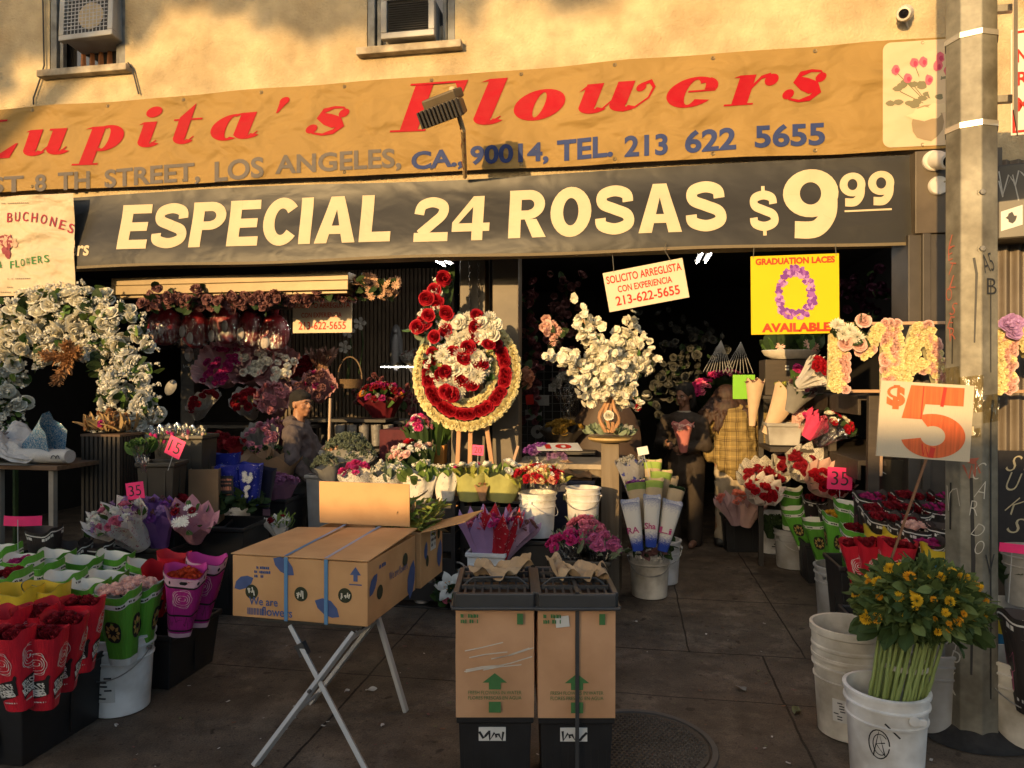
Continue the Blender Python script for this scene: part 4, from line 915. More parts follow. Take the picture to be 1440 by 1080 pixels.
# ---------------------------------------------------------------- printed rose sleeves
def sleeve_proto(kind, blooms, label, loc):
    """tapered card sleeve, opening up; local -Y faces the street"""
    H, W0, D0, W1, D1 = .34, .10, .08, .185, .135
    t = thing('rose_sleeve', label, 'flower sleeve', M4=loc, group='printed rose sleeves')
    C = dict(green=((.10, .32, .03), (.72, .70, .62)), red=((.52, .012, .028), (.5, .02, .035)), pink=((.42, .02, .22), (.55, .05, .3)), black=((.028, .022, .02), (.06, .045, .04)), blue=((.02, .17, .32), (.65, .45, .03)))[kind]
    outm = M(kind + '_card', C[0], .42, .10, 10, bump=.35, bscale=20, stretch=(9, 9, .3), orand=.12); inm = M(kind + '_card_inside', C[1], .6, .08, 10)
    cr = lambda a, v: 1 + .035 * sin(3 * a + 7 * v + len(kind)) + .02 * sin(7 * a - 11 * v)
    def S(a, v, o=0):
        c, s = cos(a), sin(a); e = .62; w = (W0 + (W1 - W0) * v) / 2; d = (D0 + (D1 - D0) * v) / 2
        return (math.copysign(abs(c) ** e, c) * (w * cr(a, v) + o), math.copysign(abs(s) ** e, s) * (d * cr(a + 1, v) + o), v * H + .014 * v * cos(2 * a) + .006 * v * sin(5 * a + len(kind)))
    m = MB(); m.grid(lambda u, v: S(u * 2 * pi, v), 36, 6); cd = m.build('card', outm, t)
    m = MB(); m.grid(lambda u, v: S(u * 2 * pi, .35 + .65 * v, -.003), 36, 4); m.build('lining', inm, cd)
    WH = M('white_card_print', (.66, .64, .58), .5, .05); BK = M('black_card_print', (.016, .015, .015), .5); GD = M('gold_card_print', (.45, .28, .08), .5)
    A = lambda x: R_(-90) + x * 2 * pi           # x = part of the way round from the front
    F = lambda o: (lambda x, y: S(A(x), y, o))
    def band(v0, v1, o=.0012):
        m.grid(lambda u, v: S(u * 2 * pi, v0 + (v1 - v0) * v, o), 36, 1)
    m = MB(); m2 = MB()
    if kind == 'green':
        band(.83, .895); band(.0, .10)
        for i in range(8):
            x = -.5 + i / 8; dashes(m2, x + .02, .85, .075, .028, F(.0025), seed=i)
        m3 = MB()
        for x in (-.24, .0, .25):
            m2.poly([F(.0015)(x + .055 * cos(2 * pi * i / 20), .50 + .16 * sin(2 * pi * i / 20)) for i in range(20)])
            for k in range(8):
                a = k * pi / 4; m3.poly([F(.003)(x + .045 * (p[0] * cos(a) - p[1] * sin(a)), .5 + .13 * (p[0] * sin(a) + p[1] * cos(a))) for p in ((.25, 0), (.6, -.22), (1, 0), (.6, .22))])
            m2.poly([F(.0035)(x + .012 * cos(i), .50 + .035 * sin(i)) for i in range(6)])
        m3.build('gold_flower_print', GD, cd, False); m.build('white_band', WH, cd); m2.build('dark_print', BK, cd, False)
    elif kind in ('red', 'pink'):
        for x in (-.26, .0, .24):
            for rr, a0, a1 in ((1, 20, 330), (.72, 120, 420), (.45, -40, 260), (.2, 100, 400)): stroke(m, arc(x, .66, .052 * rr, .135 * rr, a0, a1, 14), .006 if rr > .5 else .005, fn=F(.0016))
            for k in range(5): stroke(m, arc(x + .036 * cos(k * 1.257), .66 + .095 * sin(k * 1.257), .025, .065, k * 72 - 70, k * 72 + 70, 8), .005, fn=F(.0016))
        if kind == 'red':
            for x in (-.26, .0, .24):
                m2.grid(lambda u, v: F(.0022)(x + (u - .5) * .155, .19 + v * .23 + (u - .5) * .10), 8, 3)
                letter(m, 'BIRTH OF', x - .062, .295, .115, .075, F(.0042), .04, rot=.3); letter(m, 'ROSES', x - .066, .19, .13, .095, F(.0042), .05, rot=.3)
                dashes(m, x - .05, .12, .1, .018, F(.0022))
            m2.poly([F(.0016)(.07 + p[0] * .03, .47 + p[1] * .05) for p in ((-1, -.4), (.2, -.9), (1, .3), (.3, .9), (-.5, .5))])
            m.build('white_print', WH, cd, False); m2.build('dark_print', BK, cd, False)
        else:
            band(.86, .99); band(.0, .07); m.build('pale_print', M('pale_pink_print', (.68, .42, .5), .5), cd, False)
            for v0 in (.83, .36, .10): m2.grid(lambda u, v: S(u * 2 * pi, v0 + .03 * v, .0016), 36, 1)
            rg = RR(3)
            for i in range(16): q = scribble(rg, -.45 + .058 * i, .15 + .18 * (i % 2) * rg.random(), .05, .2, 5); stroke(m2, q, .004, fn=F(.0016))
            for i in range(12): m2.poly([F(.003)(-.5 + i / 12 + .012 * cos(j), .925 + .03 * sin(j)) for j in range(6)])
            m2.build('dark_print', BK, cd, False)
    elif kind == 'black':
        for i in range(4): dashes(m, -.5 + i / 4 + .03, .86, .17, .05, F(.0016), seed=i); dashes(m, -.5 + i / 4 + .02, .12, .2, .035, F(.0016), seed=i)
        band(.93, .95); m.build('white_print', WH, cd, False)
        for x in (-.25, 0, .25):
            stroke(m2, [(x - .05, .62), (x, .52), (x + .05, .62), (x + .03, .42), (x, .38), (x - .03, .42), (x - .05, .62)], .007, fn=F(.0016)); stroke(m2, [(x, .38), (x, .2)], .006, fn=F(.0016))
        m2.build('pink_print', M('pink_card_print', (.5, .12, .22), .5), cd, False)
    else:
        band(.80, 1.0); m.build('yellow_band', M('yellow_card_print', (.68, .48, .03), .5), cd)
        for i in range(3): stroke(m2, arc(-.25 + i * .3, .36, .05, .13, 20, 330, 12), .02, fn=F(.0016))
        m2.build('white_print', WH, cd, False)
    if blooms:
        rg = RR(len(blooms[0].name)); m = MB()
        for i in range(13):
            a = rg.uniform(0, 6.28); q = math.sqrt((i + .5) / 13) * .72; put(m, ROSE_S, (q * W1 / 2 * cos(a), q * D1 / 2 * sin(a), H * blooms[1] + rg.uniform(-.01, .01)), V((.25 * cos(a), .25 * sin(a), 1)), .028, rg)
        m.build('rose_heads', blooms[0], t, smooth=False)
    return t
# ---------------------------------------------------------------- price cards
NEON = M('neon_pink_card', (.86, .03, .17), .5, .04, orand=.05)
def price_card(label, c, w, h, text, yaw=0, roll=0, stick=.2, bend=0, pitch=0, group='neon pink price cards', mat=None, ink=True):
    t = thing('price_card', label, 'price card', M4=face(c, yaw, roll, pitch), group=group)
    m = MB(); f = lambda x, y, o=0: (x, y, o - bend * (x / w + .5) ** 2 * w)
    m.grid(lambda u, v: f((u - .5) * w, (v - .5) * h), 8, 2); m.build('card', mat or NEON, t)
    if text:
        m = MB(); letter(m, text, -w * .34, -h * .3, w * .68, h * .62, lambda x, y: f(x, y, .002), -.005); m.build('ink', INK, t, False)
    if stick:
        m = MB(); m.tube([(0, h * .2, -.004), (.01, -h / 2 - stick, -.01)], .0022, 5); m.build('stick', M('clear_stick', (.4, .4, .38), .3), t)
    return t
# ================================================================ LEFT SIDE
PW_RED = pattern('white_paper_red_print', (.66, .60, .55), (.40, .02, .04), 26, .24, spot2=(.45, .12, .16)); PW_SCR = pattern('white_paper_ink_print', (.68, .64, .56), (.06, .055, .06), 34, .05, lines=True); PW_BLU = pattern('white_paper_blue_print', (.70, .66, .57), (.05, .08, .22), 22, .17, spot2=(.10, .10, .12))
PW_BLK = pattern('newsprint_paper', (.52, .50, .46), (.03, .03, .03), 55, .22); PR_WHT = pattern('red_paper_white_print', (.50, .01, .025), (.72, .55, .52), 22, .20)
PINKP = paper('pink_paper', (.66, .42, .44)); DPINK = paper('dusty_pink_paper', (.48, .27, .29)); PURPP = paper('purple_paper', (.26, .12, .40)); LILP = paper('lilac_paper', (.50, .30, .55)); KRAFT = paper('kraft_paper', (.36, .22, .12)); KRAFTL = paper('pale_kraft_paper', (.58, .42, .28)); WHITEP = paper('white_paper', (.66, .63, .58)); REDP = paper('red_paper', (.34, .02, .025)); OLIVEP = paper('olive_paper', (.40, .40, .13)); BLUSHP = paper('blush_paper', (.66, .42, .36)); GREYP = paper('grey_paper', (.28, .27, .25)); HOTP = paper('hot_pink_paper', (.62, .05, .14)); DREDP = paper('dark_red_paper', (.14, .01, .018))
CELLO = film('cellophane', (.97, .97, .97), .10); CELLOB = film('crumpled_cellophane', (.93, .93, .93), .22)
def bq(px, py, d, axis, h, rt, name, label, wrap, blooms, **k):
    c = at(px, py, d); ax = V(axis).normalized(); return bouquet(name, label, k.pop('cat', 'bouquet'), c - ax * h, ax, h, rt, wrap, blooms, **k)
# ---- flower arch
rg = RR(21)
AR = [at(p[0], p[1], p[2] * 1.03) for p in ((22, 600, 5.35), (8, 550, 5.4), (2, 505, 5.4), (28, 470, 5.4), (70, 458, 5.4), (112, 454, 5.4), (152, 462, 5.35), (182, 496, 5.3), (196, 540, 5.25), (190, 585, 5.2), (176, 632, 5.2), (168, 690, 5.2))]
WID = [.17, .23, .28, .30, .29, .28, .28, .27, .25, .2, .16, .11]
arch = thing('flower_arch', 'arch of white and cream roses with pampas tufts at the left of the shop front', 'flower arch', (at(100, 560, 5.4).x, at(100, 560, 5.4).y, 0)); IA = MT(-arch.location)
def along(u):
    k = u * (len(AR) - 1); i = min(int(k), len(AR) - 2); f = k - i; return AR[i].lerp(AR[i + 1], f), WID[i] * (1 - f) + WID[i + 1] * f
m = MB(); m.tube([along(i / 40)[0] for i in range(41)] + [V((AR[-1].x, AR[-1].y, 0))], .02, 6); m.tube([AR[0], V((AR[0].x, AR[0].y, 0))], .02, 6); wpart(m, 'hoop', G_DARK, arch, IA)
def proto(tpl, name, mat): b = MB(); b.tpl(tpl, I4, 0); o = b.build(name, mat, None, False); return o
def scatter(par, inv, spots, protos, name):
    """countable blooms of one arrangement: one object each, sharing mesh data"""
    out = []
    for i, (p, nrm, s) in enumerate(spots):
        me = rg.choice(protos); o = DO.new(name, me); COL.objects.link(o); o.parent = par; o.matrix_parent_inverse = Matrix.Identity(4)
        T = frame(V(p), nrm) @ Matrix.Rotation(rg.uniform(0, 6.28), 4, 'Z') @ Matrix.Scale(s, 4); o.matrix_local = inv @ T; out.append(o)
    return out
def meshes(tpls, mat, name):
    out = []
    for t in tpls:
        b = MB(); b.tpl(t, I4, 0); me = bpy.data.meshes.new(name); me.from_pydata(b.v, [], b.f); me.materials.append(mat); out.append(me)
    return out
ME_WR = meshes(ROSES, P_WHITE, 'white_rose'); ME_CR = meshes(ROSES, P_CREAM, 'cream_rose')
def arch_spot(s0, s1):
    u = rg.random() * .96; p, w = along(u); a = rg.uniform(0, 6.28); q = math.sqrt(rg.random()) * w
    out = V((cos(a), -.9 * rg.random() - .25, sin(a))); pos = p + V((cos(a) * q, -.17 * math.sqrt(max(0, 1 - (q / w) ** 2)) + rg.uniform(-.03, .05), sin(a) * q)); return pos, out, rg.uniform(s0, s1), u
sp = [arch_spot(.042, .062) for _ in range(300)]
scatter(arch, IA, [s[:3] for s in sp if not .2 < s[3] < .62][:100], ME_WR, 'white_rose'); scatter(arch, IA, [s[:3] for s in sp if .2 < s[3] < .62][:100], ME_CR, 'cream_rose')
m = MB()
for i in range(650): p, o_, s, u = arch_spot(.012, .02); put(m, SPRIG, p + o_ * .02, o_, s * 2.4, rg)
o = wpart(m, 'filler_blossoms', P_WHITE, arch, IA, False)
m = MB()
for i in range(420): p, o_, s, u = arch_spot(.05, .09); leafput(m, p, o_ + rnd_dir(rg) * .8, s * 1.1, rg, rg.choice((0, 0, 0, 1, 1, 2)), rg.choice((LEAF, LEAFW)))
wpart(m, 'leaves', [G_DARK, G_MID, G_LIGHT], arch, IA, False)
def plume(mb, base, d, l, w, n=260, mm=0):
    d = V(d).normalized()
    for i in range(n):
        u = rg.random(); p = base + d * l * u + rnd_dir(rg) * w * .35 * sin(pi * (.15 + .8 * u)); leafput(mb, p, d + rnd_dir(rg) * .9, w * rg.uniform(.5, 1.0), rg, mm, LEAFN)
m = MB(); c = at(100, 505, 5.3)
for dx, dz, l in ((-.14, .03, .2), (.14, .06, .2), (-.06, -.2, .24), (.05, .1, .18)): plume(m, c, (dx, -.1, dz), l * .8, .065)
wpart(m, 'pampas_tuft', P_DRY, arch, IA, False)
# ---- table with newspapers
td = 4.75; tz = at(50, 652, td).z; tc = at(46, 652, td)
WOODD = M('worn_wood', (.15, .085, .045), .7, .25, 7, stretch=(.6, 8, 8), stain=.3); GREYL = M('dull_metal_leg', (.24, .21, .17), .5, .15, 8)
tb = thing('display_table', 'plain wooden table at the left edge carrying newspapers', 'table', (tc.x - .3, tc.y + .15, 0)); m = MB(); m.box((0, 0, tz - .015), (1.15, .5, .03)); m.build('table_top', WOODD, tb, False, .004)
for sx_ in (-.5, .1, .5):
    m = MB(); m.box((sx_, -.2, (tz - .03) / 2), (.035, .035, tz - .03)); m.build('leg', GREYL, tb, False)
NEWS = pattern('newspaper', (.44, .42, .39), (.12, .11, .10), 70, .22, transl=.0, var=.1); NEWP = pattern('newspaper_pictures', (.40, .38, .36), (.10, .06, .045), 7, .33, spot2=(.2, .19, .18), transl=0)
def crumple(label, c, w, d, h, mat, seed, name='newspaper', cat='newspaper', rz=0, flat=.5):
    r2 = RR(seed); ph = [r2.uniform(0, 6) for _ in range(6)]; t = thing(name, label, cat, c, rz); m = MB()
    f = lambda x, y: h * (cos(pi * x * .92) * cos(pi * y * .92)) ** flat * (1 + .28 * sin(x * 13 + ph[0]) + .25 * sin(y * 11 + x * 8 + ph[1]) + .14 * sin(x * 31 + ph[2]) * sin(y * 23 + ph[3]))
    m.grid(lambda u, v: ((u - .5) * w, (v - .5) * d, .004 + max(0, f(u - .5, v - .5))), 28, 20); m.grid(lambda u, v: ((u - .5) * w, (.5 - v) * d, .001), 2, 2); m.build('sheet', mat, t, False); return t
crumple('crumpled newspaper heap with dark photos on the left table', V((tc.x - .32, tc.y + .1, tz + .002)), .75, .42, .19, NEWP, 1)
crumple('loose grey newspaper sheets at front edge of the left table', V((tc.x - .28, tc.y - .02, tz + .003)), .7, .22, .10, NEWS, 2)
t = thing('paper_roll', 'folded newspaper bundle with rounded end at right of the left table', 'newspaper', (tc.x + .10, tc.y - .02, tz + .055)); m = MB(); m.lathe([(0, -.2), (.04, -.2), (.05, -.18), (.052, 0), (.05, .18), (.045, .2), (0, .2)], 18, Matrix.Rotation(R_(90), 4, 'Y'), sx=.95, sy=1.1); m.build('sheet', NEWS, t)
m = MB(); stroke(m, arc(.13, 0, .018, .02, 0, 180), .006, z=0, T=face((0, -.06, -.01))); stroke(m, arc(.16, 0, .012, .02, 0, 180), .006, z=0, T=face((0, -.06, -.01))); m.build('print', INK, t, False)
t = bq(76, 610, td - .05, (.85, -.2, .35), .3, .15, 'flower_bag', 'blue printed cellophane sleeve lying open on the left newspapers', pattern('blue_film_print', (.05, .16, .27), (.5, .5, .46), 30, .05, lines=True, rough=.25), [], cat='sleeve', sx=1, sy=.5, teeth=4, tooth=.1)
# ---- slatted planter with dried mix
pc = at(140, 614, 4.95); t = thing('slatted_stand', 'tall dark slatted wooden stand under the dried flower mix', 'plant stand', (pc.x, pc.y + .14, 0)); m = MB(); m.box((0, 0, pc.z / 2), (.28, .24, pc.z - .01)); m.build('core', SLB, t, False)
m = MB()
for i in range(9): m.box((-.14 + i * .035, -.125, pc.z / 2), (.02, .015, pc.z)); m.box((.145, -.11 + i * .028, pc.z / 2), (.015, .017, pc.z))
m.build('slats', M('black_brown_slat', (.04, .03, .02), .6, .2, 6), t, False)
m = MB(); m.box((0, 0, pc.z + .008), (.31, .27, .016)); m.build('top', WOODD, t, False)
t = thing('dried_arrangement', 'low mix of dried brown flowers with one magenta bloom on the slatted stand', 'flower arrangement', (pc.x - .02, pc.y + .12, pc.z + .016)); m = MB(); rg = RR(3)
for i in range(70): a = rg.uniform(0, 6.28); q = rg.random(); put(m, MUMS + DAISY[:1] if False else MUMS, (q * .17 * cos(a), q * .1 * sin(a), .03 + .06 * (1 - q) + .08 * rg.random() ** 2), V((cos(a) * q, sin(a) * q - .5, .8)), rg.uniform(.018, .034), rg, 0)
for i in range(60): leafput(m, V((rg.uniform(-.14, .14), rg.uniform(-.1, .1), .02)), V((rg.uniform(-1, 1), rg.uniform(-1, .2), .9)), rg.uniform(.08, .17), rg, 1, LEAFN)
put(m, CARN, (.02, -.1, .07), (0, -1, .6), .03, rg, 2); m.build('blossoms', [P_DRY, petal('dried_grass', (.36, .25, .12)), P_MAG], t, False)
# ---- tall bins with tulips, pink cards
c = at(212, 706, 4.72); zt = at(212, 651, 4.72).z
bin_('black bin of cellophaned greens with a pink card, on the low black crate', (c.x, c.y + .12, c.z - .02), .24, .22, zt - c.z + .02, BRN, R_(12))
bin_('upturned black crate carrying the bin of cellophaned greens', (c.x, c.y + .12, 0), .27, .24, c.z - .024, BPL, R_(12), name='crate', cat='crate')
c2 = at(247, 652, 5.05); zt2 = at(247, 612, 5.05).z
bin_('black bin of cellophaned tulips behind the pink 15 card', (c2.x, c2.y + .12, .62), .36, .22, zt2 - .62, BRN, R_(5))
bin_('tall black crate under the bin of cellophaned tulips', (c2.x, c2.y + .12, 0), .38, .24, .617, BPL, R_(5), name='crate', cat='crate')
for i, (px, py, lb) in enumerate(((226, 600, 'left'), (250, 598, 'middle'), (272, 602, 'right'))):
    bq(px, py, 5.1, (.06 * (i - 1), -.05, 1), .30, .10, 'tulip_bunch', 'cellophaned pink tulips, %s of three in the tall bin' % lb, film('tulip_film', (.93, .94, .90), .26), [(BUD, P_HOT if i != 2 else P_LPINK, .024, 14)], leaves=(G_YEL, .07, 16, LEAFN), teeth=9, tooth=.05, dome=-1.3, group='cellophaned tulip bunches')
bq(198, 622, 4.72, (-.05, -.08, 1), .2, .085, 'greens_bunch', 'cellophane wrapped bunch of greens standing in the bin under the pink card', CELLOB, [(SPRIG[0], G_MID, .04, 14)], leaves=(G_MID, .09, 16, LEAF), teeth=10, dome=-.3)
price_card('tilted neon pink card standing in the bin of cellophaned greens', at(246, 629, 4.6), .115, .125, '15', 0, R_(-24), .1)
price_card('neon pink card marked 35 behind the purple wrapped bouquet', at(190, 690, 4.45), .125, .105, '35', 0, R_(8), .12)
price_card('neon pink card bending over the green sleeves at the far left', at(24, 734, 3.9), .17, .055, '', 0, R_(-3), .22, bend=.45)
# ---- long bins with wrapped bouquets
b0 = at(195, 790, 4.55)
bin_('long black bin under the purple and red printed bouquets at left', (b0.x - .1, b0.y + .18, 0), .62, .34, .52, BPL, 0)
b1 = at(310, 760, 4.9); bin_('black bin at the right end of the left display, with empty rim', (b1.x - .03, b1.y + .12, 0), .46, .42, .60, BPL, R_(4))
b2 = at(60, 800, 4.5); bin_('black bin behind the green sleeves at the far left', (b2.x, b2.y + .1, 0), .7, .36, .45, BPL, 0)
bq(160, 724, 4.4, (-.18, -.6, .8), .30, .20, 'wrapped_bouquet', 'bouquet in white paper with red print beside the purple bouquet', PW_RED, [(MUMS, P_WHITE, .035, 8), (ROSE_S, P_PINK, .03, 8), (SPRIG, P_LIL, .03, 8)], leaves=(G_MID, .07, 12, LEAF), teeth=11, tooth=.14, seed=1)
bq(212, 716, 4.55, (.1, -.45, .9), .30, .17, 'wrapped_bouquet', 'bouquet in plain purple paper behind the white and red printed one', PURPP, [(MUMS, P_LIL, .03, 12), (SPRIG, P_DUSTY, .03, 10), (CARN, P_PURP, .03, 5)], teeth=10, tooth=.1, seed=2)
bq(270, 724, 4.55, (.3, -.55, .8), .24, .17, 'wrapped_bouquet', 'small bouquet in crinkled pink paper at right of the red wrap', pattern('pink_crinkle_paper', (.56, .27, .33), (.45, .12, .2), 18, .16), [(DAISY, P_WHITE, .035, 7), (CARN, P_DRED, .028, 3)], leaves=(G_MID, .06, 9, LEAF), teeth=9, tooth=.16, seed=3)
bq(247, 702, 4.8, (.15, -.1, 1), .32, .13, 'wrapped_bouquet', 'bouquet in dark red paper between purple and pink bouquets', REDP, [(ROSE_S, P_DRED, .03, 8)], teeth=8, tooth=.05, seed=4)
def carton(label, c, w, d, h, mat, rz=0, name='cardboard_box', open_=True):
    t = thing(name, label, 'box', c, rz); m = hollow(MB(), w, d, h, .005, 1.0, 0) if open_ else MB().box((0, 0, h / 2), (w, d, h)); m.build('body', mat, t, False, .003); return t
CARD = M('corrugated_card', (.45, .255, .115), .75, .07, 5, bump=.12, bscale=14, stain=.12, sscale=3); CARDD = M('brown_card', (.25, .15, .075), .75, .1, 5, stain=.2)
c = at(279, 738, 5.0); carton('tall open cardboard box beside the blue sleeves', (c.x, c.y + .1, c.z), .2, .2, at(279, 660, 5.0).z - c.z, CARDD, R_(20)); bin_('low black crate under the tall cardboard box', (c.x, c.y + .1, 0), .3, .3, c.z - .004, BPL, R_(20), name='crate', cat='crate')
# ---- blue sleeves in white buckets
k = onG(338, 768); bucket('white bucket of blue printed sleeves behind the black bins', (k.x, k.y + .1, 0), .155, .40, rz=1); k2 = onG(306, 756); bucket('white bucket partly hidden by the one with blue sleeves', (k2.x - .02, k2.y + .2, 0), .15, .38)
BLUEF = pattern('blue_daisy_film', (.02, .03, .26), (.62, .62, .66), 26, .16, rough=.3)
m = MB(); rg = RR(8)
t = thing('leaf_bundle', 'dark leaves and stems hanging below the blue sleeves over the bucket rim', 'foliage', at(330, 705, 5.15)); 
for i in range(90): leafput(m, V((rg.uniform(-.2, .2), rg.uniform(-.08, .08), rg.uniform(-.02, .05))), V((rg.uniform(-1, 1), rg.uniform(-1, .3), rg.uniform(-.6, .6))), rg.uniform(.06, .12), rg, 0)
m.build('leaves', G_DARK, t, False)
# ---- kraft, pink and white bouquets before the man
bq(352, 640, 5.9, (-.1, -.2, 1), .34, .2, 'wrapped_bouquet', 'loose brown kraft paper bundle left of the man', KRAFT, [(SPRIG, G_DARK, .04, 6)], teeth=6, tooth=.12, seed=5); bq(392, 640, 5.9, (.2, -.15, 1), .42, .2, 'wrapped_bouquet', 'tall crumpled kraft paper wrap directly beside the man', KRAFT, [(SPRIG, G_DARK, .04, 6)], teeth=5, tooth=.1, seed=6)
bq(388, 678, 5.55, (.0, -.15, 1), .24, .19, 'wrapped_bouquet', 'low bouquet of lilac flowers in dusky plum paper beneath the kraft wraps', paper('plum_paper', (.30, .14, .22)), [(CARN, petal('plum_petals', (.36, .14, .26)), .035, 22)], teeth=12, tooth=.05, seed=7)
b3 = at(385, 725, 5.6); bin_('black bin holding the plum wrapped bouquet', (b3.x, b3.y + .05, 0), .3, .3, at(385, 700, 5.55).z, BPL, tagc=paper('pink_tag', (.5, .25, .3)))
bq(390, 732, 5.1, (-.05, -.25, 1), .16, .10, 'wrapped_bouquet', 'small white paper bouquet with green ferns behind the open box flap', WHITEP, [(ROSE_S, P_DRED, .022, 3), (SPRIG, P_WHITE, .025, 4)], leaves=(G_LIGHT, .09, 16, LEAFN), teeth=6, tooth=.18, seed=8)
# ---- shelves inside at the left, with large bouquets
SHELF = M('dark_shelf', (.03, .025, .02), .6, .2, 6)
def shelf(label, c, w, d, h=.03, legs=True, mat=None):
    t = thing('shelf', label, 'shelf', (c.x, c.y, 0)); m = MB(); m.box((0, 0, c.z - h / 2), (w, d, h)); m.build('board', mat or SHELF, t, False, .003)
    if legs:
        for s in (-1, 1): m = MB(); m.box((s * (w / 2 - .03), d / 2 - .05, (c.z - h) / 2), (.04, .04, c.z - h)); m.build('post', mat or SHELF, t, False)
    return t
shelf('upper dark shelf of bouquets behind the man', at(345, 596, 6.9), 1.5, .5); shelf('lower dark shelf of pink bouquets behind the blue sleeves', at(345, 655, 6.5), 1.2, .5)
up_r = (.42, -.62, .55)
bq(312, 508, 6.5, (.30, -.75, .35), .44, .29, 'wrapped_bouquet', 'large tilted bouquet of magenta blooms in pale pink lace paper', PINKP, [(CARN, P_MAG, .034, 34)], teeth=30, tooth=.05, sy=1, sx=.72, seed=11, dome=.1)
bq(352, 506, 6.6, (.25, -.75, .4), .42, .26, 'wrapped_bouquet', 'large bouquet of white and cream roses in pink paper next to the magenta one', DPINK, [(ROSE_S, P_WHITE, .04, 22), (SPRIG, P_LPINK, .035, 10)], teeth=16, tooth=.05, sy=1, sx=.75, seed=12, dome=.2)
bq(388, 514, 6.7, (.28, -.75, .4), .40, .24, 'wrapped_bouquet', 'bouquet of white carnations in pink paper third in the tilted row', DPINK, [(CARN, P_WHITE, .04, 18), (SPRIG, P_LPINK, .03, 8)], teeth=16, tooth=.05, sy=1, sx=.75, seed=13, dome=.2)
bq(424, 514, 6.9, (.35, -.8, .35), .34, .19, 'wrapped_bouquet', 'narrow dark red bouquet edged with white paper at end of the tilted row', GREYP, [(ROSE_S, P_DRED, .03, 26)], teeth=24, tooth=.06, sy=1, sx=.42, seed=14, dome=.1)
bq(286, 562, 6.3, (.5, -.6, .5), .30, .17, 'wrapped_bouquet', 'bouquet in newsprint paper with dark red roses on the upper shelf', PW_BLK, [(ROSE_S, P_DRED, .032, 16)], teeth=14, tooth=.06, sx=.5, sy=1, seed=15)
bq(346, 562, 6.5, (.2, -.7, .5), .28, .15, 'wrapped_bouquet', 'dark red rose bouquet with white card in newsprint paper, middle of upper shelf', PW_BLK, [(ROSE_S, P_DRED, .035, 18), (BUD, P_YEL, .02, 2)], leaves=(G_MID, .06, 8, LEAF), teeth=12, seed=16, sy=1)
bq(384, 558, 6.5, (.2, -.7, .5), .28, .17, 'wrapped_bouquet', 'bouquet in dusky rose paper with jagged edge left of the head of the man', DPINK, [(CARN, petal('dusk_pink_petals', (.42, .16, .19)), .035, 20)], teeth=18, tooth=.1, seed=17, sy=1)
bq(418, 548, 6.7, (.1, -.5, .7), .3, .16, 'wrapped_bouquet', 'plain dusty pink paper bouquet behind the head of the man', DPINK, [(CARN, P_DUSTY, .035, 14)], teeth=8, tooth=.06, seed=18, sy=1)
bq(448, 540, 6.8, (.3, -.7, .45), .28, .17, 'wrapped_bouquet', 'pink jagged paper bouquet right of the head of the man', paper('rose_pink_paper', (.42, .22, .23)), [(CARN, P_DUSTY, .035, 16), (ROSE_S, P_MAG, .03, 4)], teeth=18, tooth=.1, seed=19, sy=1)
bq(366, 614, 6.1, (.3, -.6, .6), .26, .16, 'wrapped_bouquet', 'pink bouquet with dark band in grey paper on the lower shelf', GREYP, [(CARN, petal('mid_pink_petals', (.42, .17, .24)), .034, 22)], teeth=16, tooth=.07, seed=20, sy=1)
bq(392, 602, 6.3, (.4, -.5, .6), .28, .13, 'wrapped_bouquet', 'bouquet in mauve paper standing behind the kraft wraps', paper('mauve_paper', (.36, .14, .24)), [(CARN, P_DUSTY, .03, 12)], teeth=14, tooth=.08, seed=21, sy=.8)
bq(305, 618, 6.2, (.1, -.5, .8), .3, .15, 'wrapped_bouquet', 'dark red bouquet in the shade above the blue sleeves', DREDP, [(ROSE_S, P_DRED, .03, 16)], teeth=10, tooth=.05, seed=22)
bq(330, 622, 6.0, (.1, -.5, .8), .25, .10, 'wrapped_bouquet', 'small crimson wrapped bouquet with white tag behind the blue sleeves', REDP, [(ROSE_S, P_DRED, .03, 8)], teeth=8, tooth=.05, seed=23)
# ---- red cellophane gift bags hanging above
for i, (px, py, r, l) in enumerate(((232, 452, .22, 'red cellophane gift bag with white bow, leftmost of the hanging row'), (275, 456, .17, 'clear cellophane bag with red gift beside the leftmost bag'), (318, 450, .2, 'crinkled red cellophane bag with white heart panel, middle of the hanging row'), (352, 455, .16, 'red cellophane bag with white toy shape right of the middle bag'), (386, 460, .18, 'red cellophane bag at right end of the hanging row'))):
    c = at(px, py, 6.4); t = thing('gift_bag', l, 'gift bag', c, 0, 'red cellophane gift bags'); m = MB(); rg = RR(i); m.ell((0, 0, -.05), (r * .75, .12, .17), 14, 10); m.tube([(0, 0, .1), (0, 0, .24)], [.03, .06], 10); m.build('gift', M('dark_red_gift', (.20, .012, .018), .4, .3, 9), t)
    m = MB(); m.lathe([(r * .5, -.26), (r * .95, -.2), (r * .98, -.02), (r * .6, .12), (.05, .2), (r * .5, .32)], 26, sy=.75); m.build('cellophane', film('gift_film', (.95, .88, .88), .06), t)
    m = MB()
    for k in range(2): m.ell((r * rg.uniform(-.35, .35), -.13, -.12 + rg.uniform(-.04, .06)), (.03, .015, .055), 10, 6)
    m.build('white_ornament', M('dim_white', (.34, .3, .28), .6), t)
shelf('overhead rail above the hanging red gift bags', at(310, 430, 6.42), 1.5, .08, .04, False)
